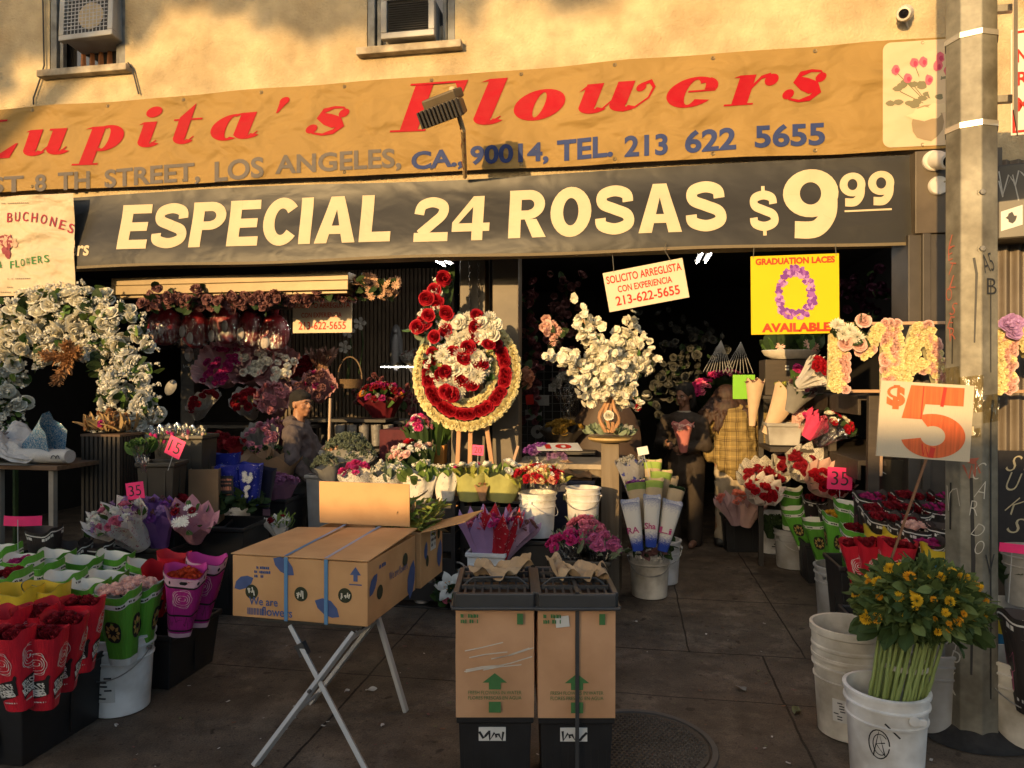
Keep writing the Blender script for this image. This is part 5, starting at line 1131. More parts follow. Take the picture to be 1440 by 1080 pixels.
# white oval plaque and bell on the dark wall
t = thing('wall_plaque', 'white oval figurine plaque on dark post left of magenta bouquet', 'plaque', M4=face(at(266, 498, 6.6))); m = MB(); m.lathe([(0, .03), (.03, .028), (.042, .01), (.045, 0)], 20, sy=1.6); m.build('oval', M('plaque_white', (.34, .33, .31), .6), t); m = MB(); stroke(m, scribble(RR(2), -.06, -.13, .12, .035, 9), .006, z=.004); m.build('script', M('plaque_white', ()), t, False)
t = thing('wall_ornament', 'pale oval shell shape beside the flower arch', 'ornament', M4=face(at(240, 545, 6.2), 0, R_(-35))); m = MB(); m.lathe([(0, .02), (.03, .018), (.05, 0)], 18, sy=1.5); m.build('shell', M('plaque_white', ()), t)
m = MB(); m.box((0, 0, 1.3), (.14, .1, 2.6)); t = thing('dark_post', 'dark upright post behind the white oval plaque', 'post', at(268, 520, 6.75)); t.location.z = 0; m.build('shaft', SHELF, t, False, .004)
# ---- front left: sleeves in bins and buckets
binA = bin_('large black bin of red sleeves in the near left corner', (-2.68, 2.78, 0), .50, .54, .33, BPL, 0, tagc=None)
c = onG(148, 1014); bkC = bucket('white bucket of green sleeves between the two black bins', (c.x - .03, c.y + .14, 0), .15, .37, lab=(.12, .16, .08), rz=.1)
bin_('black bin of pink sleeves right of the white bucket', (-2.53, 3.50, 0), .44, .44, .29, BPL, 0)
bin_('black bin under the green sleeves at the back left', (-3.1, 3.7, 0), .6, .6, .3, BPL, 0); bin_('black bin under the green sleeves at the far left edge', (-3.0, 3.25, 0), .36, .3, .3, BPL, 0)
def sl_M(px, py, d, yaw, tx, ty, s=1):
    c = at(px, py, d); Rm = Matrix.Rotation(yaw, 4, 'Z') @ Matrix.Rotation(tx, 4, 'X') @ Matrix.Rotation(ty, 4, 'Y'); base = c - (Rm @ V((0, 0, .34 * s))); return MT(base) @ Rm @ Matrix.Scale(s, 4)
PROT = {}
def sleeve(kind, fl, px, py, d, label, yaw=0, tx=0, ty=0, s=1.0):
    key = (kind, fl and fl[0].name); Mx = sl_M(px, py, d, yaw, tx, ty, s)
    if key not in PROT: PROT[key] = sleeve_proto(kind, fl, label, Mx); return PROT[key]
    return copy_thing(PROT[key], Mx, label)
fR = (P_DRED, .93); fP = (P_LPINK, .97); fM = (P_MAG, .90); fO = (petal('orange_red_petals', (.5, .06, .02)), .88); fC = (P_CREAM, .8)
TL = [ # kind, flowers, px, py of the opening, depth, label, yaw, tilt
 ('green', fP, 166, 828, 3.30, 'green sleeve brimming with blush roses over the white bucket', .1, .12, 0), ('green', fP, 199, 818, 3.42, 'green sleeve of blush roses right of the brimming one', .15, .1, .1),
 ('green', fC, 126, 818, 3.50, 'green sleeve with deep-set cream blooms behind the red sleeves', -.1, .1, -.05), ('green', None, 92, 806, 3.58, 'empty green sleeve with ribbed side, between two rows at left', .05, .12, -.1),
 ('green', fC, 62, 790, 3.75, 'green sleeve with white lining showing, third from left edge in its row', -.15, .1, -.05), ('green', None, 118, 784, 3.95, 'empty green sleeve with lining lit, back row near the black bouquets', .15, .1, 0),
 ('green', None, 163, 778, 4.05, 'green sleeve at the back with gold flower print, before the black bin', .1, .05, .05), ('green', None, 152, 806, 3.72, 'green sleeve mostly hidden behind the blush rose sleeves', .1, .1, .0), ('green', None, 205, 790, 3.95, 'green sleeve leaning right beside the red one at the back', .5, .1, .18),
 ('green', fR, 14, 802, 3.45, 'green sleeve of dark red roses cut by the left edge', -.1, .12, -.1), ('green', fM, 32, 782, 3.75, 'green sleeve of magenta roses near the left edge', -.1, .12, -.1), ('green', fC, 4, 768, 4.0, 'green sleeve at the left edge under the bent pink card', -.1, .12, -.1), ('green', None, 80, 776, 4.05, 'green sleeve in the back row before the black printed box', 0, .08, 0),
 ('red', fR, 118, 842, 3.12, 'red ribbed sleeve standing upright beside the brimming green sleeve', .35, .05, .05), ('red', None, 82, 846, 3.15, 'red sleeve leaning back behind the front row of red sleeves', .1, .18, 0), ('red', fR, 48, 856, 3.0, 'wide red sleeve in the middle of the red group', .0, .2, -.05), ('red', fR, 92, 866, 2.92, 'red sleeve with label turned right at the bin edge', .4, .15, .08), ('red', None, 12, 858, 2.95, 'red sleeve at the left edge of the picture in the second row', -.1, .2, -.05), ('red', fR, 62, 886, 2.80, 'nearest red sleeve at right front of the black bin', .25, .12, .06), ('red', fR, 14, 886, 2.74, 'nearest red sleeve cut by the left edge', .0, .14, -.02),
 ('blue', None, 66, 822, 3.35, 'blue sleeve with yellow top between green and red sleeves', .1, .1, 0), ('blue', None, 28, 826, 3.3, 'blue sleeve with yellow top nearest the left edge', -.05, .1, 0),
 ('pink', fO, 262, 800, 3.45, 'magenta sleeve of orange red roses tilting toward the street', .45, .30, .12), ('pink', None, 292, 783, 3.62, 'magenta sleeve at the right rim of the black bin', .45, .12, .15),
 ('red', None, 246, 778, 3.85, 'red sleeve behind the magenta sleeves with line-drawn rose', .2, .1, .1), ('red', None, 226, 800, 3.65, 'red sleeve lying low between green and magenta sleeves', .2, .5, .3),
 ('black', None, 62, 742, 4.25, 'black printed sleeve with pink line drawing under the bent card', .1, .08, 0), ('black', None, 104, 764, 4.3, 'black printed sleeve in the dark behind green ones', .1, .1, 0), ('black', None, 136, 762, 4.35, 'black printed sleeve right of the other black one', .1, .1, 0)]
for kd, fl, px, py, d, l, yw, tx, ty in TL: sleeve(kd, fl, px, py, d, l, yw, tx, ty, .93 if kd == 'red' else 1.05)
# ================================================================ CENTRE
# ---- standing wreath on a wooden easel
rg = RR(31); WD = 5.25
wc = at(657, 520, WD); ws = wpx(1, WD); wk = 1.12
wreath = thing('funeral_wreath', 'round standing wreath of red and yellow bands with a red and white rose spray', 'wreath', (wc.x, wc.y, wc.z)); IW = MT(-wc)
Xv = Rv.copy(); tilt = .16; Zt = V((0, tilt, 1)).normalized(); Nv = Xv.cross(Zt) ; Nv = Nv if Nv.y < 0 else -Nv
def wp(px, py, o=0): return wc + Xv * ((px - 657) * ws) + Zt * ((520 - py) * ws) + Nv * o
m = MB(); RX, RZ = 54, 60
m.tube([wp(657 + RX * cos(a * pi / 20), 525 - RZ * sin(a * pi / 20), -.02) for a in range(0, 41)], .05, 8); wpart(m, 'ring_base', G_DARK, wreath, IW)
ME_RR = meshes(ROSES, P_RED, 'red_rose'); ME_YC = meshes(CARN, P_YEL, 'yellow_carnation'); ME_WM = meshes(MUMS, P_CREAM, 'white_chrysanthemum'); ME_WC = meshes(CARN, P_CREAM, 'cream_carnation')
sp1, sp2, sp3 = [], [], []
for k in range(52):
    a = 2 * pi * k / 52; c, s = cos(a), sin(a)
    if R_(50) < a < R_(150): continue
    sp1.append((wp(657 + 68 * c, 525 - 74 * s, .02 + rg.uniform(-.01, .01)), Nv + (Xv * c + Zt * s) * .6, .043))
    if k % 4 != 3: sp2.append((wp(657 + 39 * c, 525 - 44 * s, .03), Nv - (Xv * c + Zt * s) * .4, .040))
    if k % 4 != 1: sp3.append((wp(657 + 54 * c, 525 - 59 * s, .045), Nv, .042))
scatter(wreath, IW, sp1 + sp2, ME_YC, 'yellow_carnation'); scatter(wreath, IW, sp3, ME_RR, 'red_rose')
spray = [(618, 395), (608, 412), (598, 425), (610, 428), (596, 458), (588, 465), (606, 450), (631, 446), (670, 450), (616, 480), (640, 500), (660, 495), (630, 470), (668, 465), (655, 512), (674, 518), (622, 532), (668, 548), (630, 556), (652, 540), (640, 560), (628, 528), (690, 492), (668, 480)]
scatter(wreath, IW, [(wp(x + rg.uniform(-3, 3), y, .13 + .05 * rg.random()), Nv + rnd_dir(rg) * .5, rg.uniform(.044, .054)) for x, y in spray], ME_RR, 'red_rose')
wht = [(662, 540), (640, 535), (672, 532), (650, 520), (628, 540), (676, 508), (664, 518), (646, 460), (628, 462), (652, 480), (642, 488), (660, 472), (690, 470), (676, 478), (686, 455), (694, 478), (625, 505), (634, 515), (650, 505), (644, 525), (640, 545), (660, 525), (668, 505), (696, 462), (656, 455), (636, 478), (648, 552), (676, 462)]
scatter(wreath, IW, [(wp(x, y, .10 + .05 * rg.random()), Nv + rnd_dir(rg) * .5, rg.uniform(.062, .074)) for x, y in wht[::2]], ME_WM, 'white_chrysanthemum'); scatter(wreath, IW, [(wp(x, y, .10 + .05 * rg.random()), Nv + rnd_dir(rg) * .5, rg.uniform(.056, .066)) for x, y in wht[1::2]], ME_WC, 'cream_carnation')
m = MB()
def spray_pt():
    u = rg.random()
    if u < .3: v = rg.random(); return wp(590 + 32 * v + rg.uniform(-10, 10), 470 - 78 * v + rg.uniform(-6, 10), .08)
    a = rg.uniform(0, 6.28); q = math.sqrt(rg.random()); return wp(648 + 50 * q * cos(a), 498 + 52 * q * sin(a), .06)
for i in range(330): p = spray_pt(); leafput(m, p, Nv * .5 + rnd_dir(rg), rg.uniform(.04, .085), rg, rg.choice((0, 1, 2, 2, 3)))
wpart(m, 'leaves', [G_DARK, G_MID, G_SILV, G_LIGHT], wreath, IW, False)
m = MB()
for i in range(110): p = spray_pt(); put(m, SPRIG, p + Nv * .04, Nv, .035, rg)
wpart(m, 'filler_blossoms', P_WHITE, wreath, IW, False)
m = MB(); leafput(m, wp(612, 470, .0), Zt + Xv * .25, .55, rg, 0, leaf_t(1, .16, .1)); leafput(m, wp(624, 640, .0), Zt * 1, .30, rg, 1, leaf_t(1, .3, .1)); wpart(m, 'broad_leaf', [G_DARK, G_MID], wreath, IW)
EAS = M('easel_pine', (.40, .20, .085), .6, .15, 6, stretch=(8, 8, .6))
ea = thing('wooden_easel', 'plain orange wooden easel legs under the round wreath', 'easel', (wc.x, wc.y + .1, 0)); IE = MT((-wc.x, -wc.y - .1, 0))
for (a, b) in (((648, 540), (645, 735)), ((663, 540), (664, 735)), ((676, 540), (708, 735))):
    p, q = wp(*a, -.06), wp(*b, -.06); q.y += .06; m = MB(); m.bar(p, q, .032, .022, up=(0, 1, 0)); wpart(m, 'leg', EAS, ea, IE, False, .002)
m = MB(); m.bar(wp(640, 600, -.07), wp(690, 600, -.07), .03, .02, up=(0, 1, 0)); wpart(m, 'crossbar', EAS, ea, IE, False)
# chains on the column
for px, l in ((661, 'left'), (673, 'right')):
    t = thing('hanging_chain', 'dark link chain hanging before the bronze column, %s one of the two' % l, 'chain', onY(px, 372, 5.46), 0, 'chains on the column'); m = MB()
    for i in range(34):
        T = MT((0, 0, -i * .026)) @ Matrix.Rotation(R_(90) * (i % 2), 4, 'Z'); b = MB(); b.tube([(.009 * cos(a * pi / 4), 0, .017 * sin(a * pi / 4)) for a in range(9)], .003, 5, cap=False); m.add(b.v, b.f, T)
    m.build('links', M('chain_metal', (.12, .10, .08), .4, metal=.7), t)
# ---- dark frame stand with a terracotta pot
FR = M('olive_brown_frame', (.10, .085, .06), .6, .15, 6)
c = at(618, 660, 5.42); t = thing('frame_stand', 'dark square frame stand holding a small orange pot left of the wreath', 'plant stand', (c.x, c.y, 0))
zt = at(618, 585, 5.42).z; zb = c.z; w = wpx(44, 5.42)
for s in (-1, 1): m = MB(); m.box((s * w / 2, 0, zt / 2), (.045, .05, zt)); m.build('upright', FR, t, False, .003)
m = MB(); m.box((0, 0, zb + .02), (w - .045, .06, .05)); m.build('rail', FR, t, False)
t = thing('plant_pot', 'small orange pot with dark leafy plant inside the frame stand', 'plant pot', (c.x, c.y - .01, zb + .046)); m = MB(); m.box((0, 0, .07), (.11, .1, .14), taper=.86); m.build('pot', M('orange_pot', (.50, .20, .03), .6, .15, 8), t, False, .004)
m = MB(); rg2 = RR(2)
for i in range(9): leafput(m, V((0, 0, .12)), V((rg2.uniform(-.35, .35), rg2.uniform(-.4, .2), 1)), rg2.uniform(.18, .32), rg2, 0, leaf_t(1, .22, .3))
m.build('leaves', G_MID, t)
bq(588, 600, 5.35, (-.1, -.2, 1), .5, .11, 'flower_spray', 'pink and white flower spray behind the dark frame stand', G_DARK, [(DAISY, P_WHITE, .03, 14), (CARN, P_HOT, .032, 8), (ROSE_S, P_PINK, .03, 6)], leaves=(G_MID, .07, 12, LEAFN), dome=1.2, seed=50, cat='flowers')
bq(577, 636, 5.25, (-.2, -.3, 1), .4, .19, 'flower_spray', 'mound of pink lilies, red rose and white filler behind the white paper bouquets', G_DARK, [(DAISY, P_WHITE, .028, 22), (CARN, P_LPINK, .034, 12), (ROSE_S, P_RED, .045, 2), (SPRIG, P_WHITE, .03, 18)], leaves=(G_SILV, .07, 18, LEAF), dome=.55, seed=51, cat='flowers')
# ---- row of white paper bouquets on dark crates
zr = at(600, 704, 5.0).z; c = at(560, 704, 5.0); c2 = at(692, 706, 5.0)
def crate(label, c, w, d, h, rz=0, z=0, mat=None):
    t = thing('crate', label, 'crate', (c.x, c.y, z), rz); m = MB(); th = .012
    m.box((0, 0, .006), (w, d, th)); 
    for i in range(4):
        zz = .03 + (h - .05) * (i + .5) / 4; hh = (h - .05) / 4 * .72
        for s in (-1, 1): m.box((0, s * (d / 2 - th / 2), zz), (w - .05, th, hh)); m.box((s * (w / 2 - th / 2), 0, zz), (th, d - .05, hh))
    m.build('slats', mat or BPL, t, False, .002); m = MB()
    for sx_ in (-1, 1):
        for sy_ in (-1, 1): m.box((sx_ * (w / 2 - .014), sy_ * (d / 2 - .014), h / 2), (.03, .03, h))
    m.build('corner_posts', mat or BPL, t, False, .002); m = MB(); m.box((0, 0, h - .008), (w + .01, d + .01, .016)); m.build('deck', mat or BPL, t, False); return t
crate('dark slatted crate under the white paper bouquets', V((c.x, c.y + .15, 0)), .82, .3, zr); crate('dark slatted crate under the olive paper bouquet', V((c2.x, c2.y + .15, 0)), .46, .3, zr)
for (px, dx, wr, bl, lv, l, rt) in ((508, -.12, PW_SCR, [(CARN, P_HOT, .034, 9), (DAISY, P_MAG, .03, 8)], None, 'ink printed white paper bouquet with magenta stocks, leftmost on the crate', .125),
    (548, .0, PW_SCR, [(SPRIG, P_CREAM, .04, 9), (ROSE_S, P_WHITE, .032, 3)], (G_SILV, .12, 16, LEAF), 'ink printed white paper bouquet with silver green leaves', .12),
    (590, .02, PW_BLU, [(SPRIG, P_CREAM, .035, 8)], (G_LIGHT, .13, 26, LEAF), 'white paper bouquet with blue flower print and yellow green leaves', .125),
    (626, .05, PW_BLU, [(SPRIG, P_CREAM, .035, 6)], (G_LIGHT, .11, 18, LEAF), 'narrow white paper bouquet with blue print, beside the olive one', .09),
    (662, .0, OLIVEP, [(ROSE_S, P_CREAM, .035, 3), (CARN, P_HOT, .03, 3)], (G_YEL, .11, 16, LEAF), 'olive paper bouquet with a red bloom, left of the larger olive one', .12),
    (704, .1, OLIVEP, [(ROSE_S, P_WHITE, .036, 9), (SPRIG, P_CREAM, .03, 6)], (G_LIGHT, .10, 14, LEAF), 'wide olive paper bouquet of white roses on the crate', .15)):
    d = 5.02; ax = V((dx, -.12, 1)).normalized(); h = .20; rt *= 1.12; lv = lv and (lv[0], lv[1] * .68, lv[2], LEAF); b0_ = at(px, 703, d); b0_.z = zr + .004
    bouquet('wrapped_bouquet', l, 'bouquet', b0_, ax, h, rt, wr, bl, leaves=lv, group='paper wrapped bouquets on the crates', rb=rt * .6, teeth=8, tooth=.09, seed=px, dome=.55, flare=.1, fold=.09)
bq(678, 682, 4.93, (0, -.1, 1), .11, .055, 'paper_cone', 'small brown kraft paper cone between the olive bouquets', KRAFT, [(SPRIG, P_DRY, .02, 4)], teeth=5, cat='paper wrap')
price_card('small neon pink card marked 20 before the easel', at(672, 633, 4.95), .08, .07, '20', 0, R_(-4), .22)
t = thing('wooden_plank', 'thin pale plank leaning on the column right of the easel', 'plank', at(715, 664, 5.2)); m = MB(); m.bar((-.05, 0, -.2), (.065, .04, .19), .02, .008); m.build('board', M('pale_wood', (.38, .24, .15), .7, .1, 6), t, False)
# ---- bucket of red and pale carnations on a black crate
zc = at(755, 760, 4.85).z; c = at(752, 760, 4.85); bin_('black crate carrying the bucket of red carnations', (c.x, c.y + .15, 0), .3, .3, zc - .003, BPL, name='crate', cat='crate', taper=1.0)
bucket('white bucket of red and pale carnations in the sunlight', (c.x, c.y + .14, zc), .130, .31, handle='p', rz=1.2)
bq(756, 668, 4.9, (.02, -.2, 1), .26, .20, 'carnation_bunch', 'wide bunch of red, pink and pale yellow carnations in the sunlit bucket', film('bunch_film', (.97, .97, .95), .08), [(CARN, P_RED, .033, 34), (CARN, P_PEACH, .03, 16), (CARN, P_YEL, .032, 12), (CARN, P_WHITE, .03, 6)], leaves=(G_YEL, .09, 30, LEAFN), teeth=10, dome=.35, seed=60, cat='flowers', fold=.02)
c = onG(820, 800); bucket('plain white bucket standing empty behind the pink carnations', (at(820, 720, 5.0).x, at(820, 720, 5.0).y, at(820, 745, 5.0).z), .118, .30)
crate('dark crate under the empty white bucket', V((at(820, 720, 5.0).x, at(820, 720, 5.0).y, 0)), .3, .3, at(820, 745, 5.0).z - .003)
# ---- square pail with three wrapped bouquets
c = at(681, 846, 4.72); c.z = 0; pl = bin_('square white pail holding purple and red wrapped bouquets', (c.x + .01, c.y + .1, 0), .25, .22, .45, WPL, 0, name='pail', cat='bucket', ribs=False, taper=.9)
m = MB(); m.box((0, -.115, .36), (.21, .012, .03)); m.build('rim_band', WPL, pl, False, .003)
bq(680, 728, 4.75, (-.05, -.2, 1), .36, .17, 'wrapped_bouquet', 'bouquet in lilac paper with jagged rim in the square pail', LILP, [(CARN, P_PINK, .03, 16), (SPRIG, P_RED, .02, 8)], teeth=11, tooth=.14, seed=61, dome=.0, rb=.07); bq(706, 726, 4.7, (.12, -.2, 1), .36, .14, 'wrapped_bouquet', 'bouquet in red paper with white flower print and ribbon lines', PR_WHT, [(CARN, P_HOT, .03, 10)], teeth=9, tooth=.16, seed=62, dome=.0); bq(738, 732, 4.72, (.6, -.2, 1), .32, .12, 'wrapped_bouquet', 'bouquet in dusty lilac paper leaning right out of the pail', pattern('lilac_print_paper', (.40, .26, .36), (.12, .05, .1), 20, .16), [(CARN, P_DUSTY, .025, 8)], teeth=10, tooth=.1, seed=63)
# ---- pink carnations in a black bin
c = onG(818, 858); cc = at(818, 800, 4.75); bin_('black bin of cellophaned pink carnations beside the wooden post', (cc.x, cc.y + .05, 0), .37, .3, at(818, 786, 4.7).z, BRN, 0)
for i, (px, py, mt, l) in enumerate(((795, 762, P_HOT, 'hot pink carnations in cellophane at the left of the black bin'), (822, 742, P_PINK, 'pink carnations in cellophane at the back of the black bin'), (848, 765, petal('rose_lilac_petals', (.52, .12, .26)), 'rose lilac carnations in cellophane at the right of the black bin'))):
    bq(px, py, 4.68 + .12 * (i == 1), (.25 * (i - 1), -.3, 1), .22, .13, 'carnation_bunch', l, CELLOB, [(CARN, mt, .036, 30)], leaves=(G_SILV, .09, 26, LEAFN), teeth=8, dome=.5, seed=64 + i, cat='flowers', group='cellophaned carnations')
# ---- lily basket and small vase on the ground
c = onG(640, 860); t = thing('lily_basket', 'small white basket with arched handle, white lily and pink roses', 'flower basket', (c.x, c.y + .08, 0)); m = MB(); m.lathe([(0, .003), (.05, .003), (.062, .05), (.068, .11), (.062, .11), (.05, .02)], 20); m.build('basket', WPL, t)
m = MB(); m.tube([(.105 * cos(R_(a)), 0, .10 + .22 * sin(R_(a))) for a in range(0, 181, 12)], .006, 8); m.build('handle', WPL, t)
m = MB(); rg = RR(6); LL = lily_t(); m.tpl(LL, frame((-.03, -.09, .17), (-.1, -1, .5)) @ Matrix.Scale(.115, 4)); m.tpl(LL, frame((.0, -.02, .22), (.2, -.5, 1)) @ Matrix.Scale(.09, 4)); m.build('lily_blooms', [P_WHITE, G_LIGHT, P_ORG], t)
m = MB()
for p, mm in (((-.05, -.11, .10), 0), ((.07, -.07, .2), 0), ((.11, -.04, .16), 1), ((.09, -.05, .23), 1), ((.04, -.1, .08), 2), ((.08, -.09, .1), 2)): put(m, ROSES, p, (p[0], -1, .3), .033, rg, mm)
m.build('blossoms', [P_PINK, P_HOT, P_DRED], t, False); m = MB()
for i in range(90): a = rg.uniform(0, 6.28); leafput(m, V((.09 * cos(a), .07 * sin(a) - .02, .11 + rg.uniform(-.03, .06))), V((cos(a), sin(a) - .3, rg.uniform(-.7, .7))), rg.uniform(.06, .11), rg, rg.choice((0, 1)))
m.build('leaves', [G_DARK, G_MID], t, False)
c = onG(590, 852); t = thing('small_vase', 'little white ribbed vase of white filler blossoms under the box', 'vase', (c.x, c.y + .06, 0)); m = MB(); m.lathe([(0, .002), (.045, .002), (.062, .03), (.066, .06), (.058, .085), (.05, .085), (.05, .03)], 28); m.build('vase', WPL, t)
m = MB()
for i in range(30): put(m, SPRIG, V((rg.uniform(-.02, .09), rg.uniform(-.05, .05), rg.uniform(.08, .17))), (.3, -.5, 1), .03, rg)
for i in range(24): leafput(m, V((rg.uniform(-.04, .08), rg.uniform(-.05, .04), .1)), rnd_dir(rg), .07, rg, 1)
m.build('blossoms', [P_WHITE, G_DARK], t, False)
# ---- folding table with two flower cartons
TD = 3.78
f1 = at(327, 866, 3.55); f2 = at(517, 882, 3.25)        # bottom front corners of the closed carton
f1.z = f2.z = zb_ = 0.47; f1 = onG(327, 866, zb_); f2 = onG(517, 882, zb_); f3 = onG(568, 842, zb_)
ex = (f2 - f1); bw = ex.length; ang = math.atan2(ex.y, ex.x); bd = .60; bh = .29
ey = V((-sin(ang), cos(ang), 0)); exn = ex.normalized(); bc = f1 + ex / 2 + ey * bd / 2
TABM = M('grey_table_leg', (.42, .41, .38), .45, .08, 10); TTOP = M('dark_table_top', (.06, .06, .058), .6)
ft = thing('folding_table', 'low folding table on grey crossed metal legs under the flower cartons', 'table', (bc.x, bc.y, 0), ang); IT = None
m = MB(); m.box((.02, .14, zb_ - .018), (bw - .14, .78, .032)); m.build('table_top', TTOP, ft, False, .006)
IFT = (MT((bc.x, bc.y, 0)) @ Matrix.Rotation(ang, 4, 'Z')).inverted()
gA, gB = onG(357, 1078), onG(521, 1095); gC, gD = onG(436, 990), onG(571, 1001)
def L2(px, py, z): return onG(px, py, z)
tl, tr = L2(404, 884, zb_ - .035), L2(498, 890, zb_ - .035); tl2, tr2 = tl + ey * .45, tr + ey * .45
def legbar(a, b, nm='leg'):
    m = MB(); m.bar(IFT @ a, IFT @ b, .032, .02, up=(1, 0, 0)); m.build(nm, TABM, ft, False, .003)
legbar(gA, tr); legbar(gB + V((0, 0, 0)), tl + ey * .03); legbar(gC, tr + ey * .3); legbar(gD, tr + ey * .22 + exn * .02)
m = MB(); m.tube([IFT @ (gA.lerp(tr, .92)), IFT @ (gC.lerp(tr + ey * .3, .92))], .01, 8); m.tube([IFT @ (gA.lerp(tr, .35)), IFT @ (gC.lerp(tr + ey * .3, .12))], .008, 8); m.build('cross_tube', TABM, ft)
m = MB(); mid = IFT @ (gA.lerp(tr, .55)); m.lathe([(0, .016), (.008, .014), (.009, .0)], 10, frame(mid + V((0, -.012, 0)), (0, -1, 0))); q = IFT @ (gB.lerp(tl + ey * .03, .83)); m.box(q, (.045, .03, .06), Matrix.Rotation(R_(-28), 3, 'Y')); m.build('hinge', M('hinge_dark', (.1, .1, .1), .4, metal=.6), ft, False)
BLUP = M('blue_carton_print', (.055, .09, .22), .7, .1, 20); BLUS = M('blue_strap', (.10, .24, .42), .35, .06, 10); CARDO = M('orange_card', (.56, .315, .135), .75, .05, 3, bump=.25, bscale=9, stain=.16, sscale=5); HOLE = M('carton_hole', (.03, .035, .015), .9)
bx = thing('flower_carton', 'closed orange cardboard flower carton with blue leaves and two blue straps', 'box', (bc.x, bc.y, zb_), ang)
m = MB(); m.box((0, 0, bh / 2), (bw, bd, bh)); m.build('body', CARDO, bx, False, .004)
m = MB(); m.add([(-bw / 2 - .006, -bd / 2 - .006, bh + .004), (bw / 2 + .006, -bd / 2 - .006, bh + .006), (bw / 2 + .012, bd / 2, bh + .035), (-bw / 2 - .006, bd / 2, bh + .008), (-bw / 2 - .006, -bd / 2 - .006, bh + .009), (bw / 2 + .006, -bd / 2 - .006, bh + .011), (bw / 2 + .012, bd / 2, bh + .042), (-bw / 2 - .006, bd / 2, bh + .014)], [(3, 2, 1, 0), (4, 5, 6, 7), (0, 1, 5, 4), (1, 2, 6, 5), (2, 3, 7, 6), (3, 0, 4, 7)]); m.build('lid', CARDO, bx, False, .002)
FF = Matrix(((1, 0, 0, 0), (0, 0, -1, -bd / 2), (0, 1, 0, 0), (0, 0, 0, 1)))     # front plane: x right, y up
FS = Matrix(((0, 0, 1, bw / 2), (1, 0, 0, 0), (0, 1, 0, 0), (0, 0, 0, 1)))        # right end: x towards the back
def leafprint(mb, cx, cy, s, rot, T):
    pts = [(-.5, 0), (-.3, .22), (0, .3), (.3, .2), (.5, 0), (.3, -.16), (0, -.22), (-.3, -.16)]; c, sn = cos(rot), sin(rot)
    mb.poly([(cx + s * (x * c - y * sn), cy + s * (x * sn + y * c), .002) for x, y in pts], T)
m = MB(); leafprint(m, -bw * .5 + .062, bh * .55, .115, .5, FF); leafprint(m, -bw * .11, bh * .86, .13, -.6, FF); leafprint(m, bw * .21, bh * .24, .14, -.5, FF)
letter(m, 'We are', -bw * .37, bh * .21, .15, .038, None, .012, T=FF); letter(m, 'flowers', -bw * .275, bh * .05, .16, .042, None, .012, T=FF); [dashes(m, -bw * .33, bh * (.80 - .07 * i), (.08, .09, .05)[i], .013, T=FF, seed=i) for i in range(3)]
m.poly([(bw * .40, bh * .70, .002), (bw * .43, bh * .70, .002), (bw * .43, bh * .80, .002), (bw * .455, bh * .80, .002), (bw * .415, bh * .93, .002), (bw * .375, bh * .80, .002), (bw * .40, bh * .80, .002)], FF); m.poly([(bw * .37, bh * .64, .002), (bw * .46, bh * .64, .002), (bw * .46, bh * .66, .002), (bw * .37, bh * .66, .002)], FF)
for i in range(12): m.poly([(-bw * .385 + i * .0075, bh * .05, .002), (-bw * .385 + i * .0075 + .003 + .002 * (i % 2), bh * .05, .002), (-bw * .385 + i * .0075 + .003 + .002 * (i % 2), bh * .16, .002), (-bw * .385 + i * .0075, bh * .16, .002)], FF)
leafprint(m, -bd * .40, bh * .60, .12, .8, FS); leafprint(m, bd * .40, bh * .25, .20, 1.3, FS); letter(m, 'We are flowers', -bd * .1, bh * .5, .24, .04, None, .0, T=FS); dashes(m, -bd * .32, bh * .8, .08, .02, T=FS)
m.build('print', BLUP, bx, False)
m = MB(); mg = MB()
for T, cx, cy in ((FF, -bw * .35, bh * .42), (FF, bw * .02, bh * .44), (FF, bw * .34, bh * .47), (FS, -bd * .28, bh * .42), (FS, bd * .25, bh * .68)):
    m.poly([(cx + .034 * cos(a * .314), cy + .034 * sin(a * .314), .0022) for a in range(20)], T)
    r5 = RR(int(cx * 100))
    if T is FF:
        for i in range(7): x0 = cx + r5.uniform(-.02, .02); stroke(mg, [(x0, cy + r5.uniform(-.02, .0)), (x0 + r5.uniform(-.01, .01), cy + r5.uniform(.0, .022))], .006, z=.0032, T=T)
m.build('vent_hole', HOLE, bx, False); mg.build('stems_in_hole', [P_CREAM], bx, False)
for xs_ in (-.09, .205):
    m = MB(); s = bw * xs_ * 1.0; m.box((s, -bd / 2 - .004, bh / 2 + .003), (.018, .003, bh + .01)); m.add([(s - .009, -bd / 2 - .006, bh + .0125), (s + .009, -bd / 2 - .006, bh + .0125), (s + .009, bd / 2, bh + .0405), (s - .009, bd / 2, bh + .0405)], [(0, 1, 2, 3)]); m.build('strap', BLUS, bx, False)
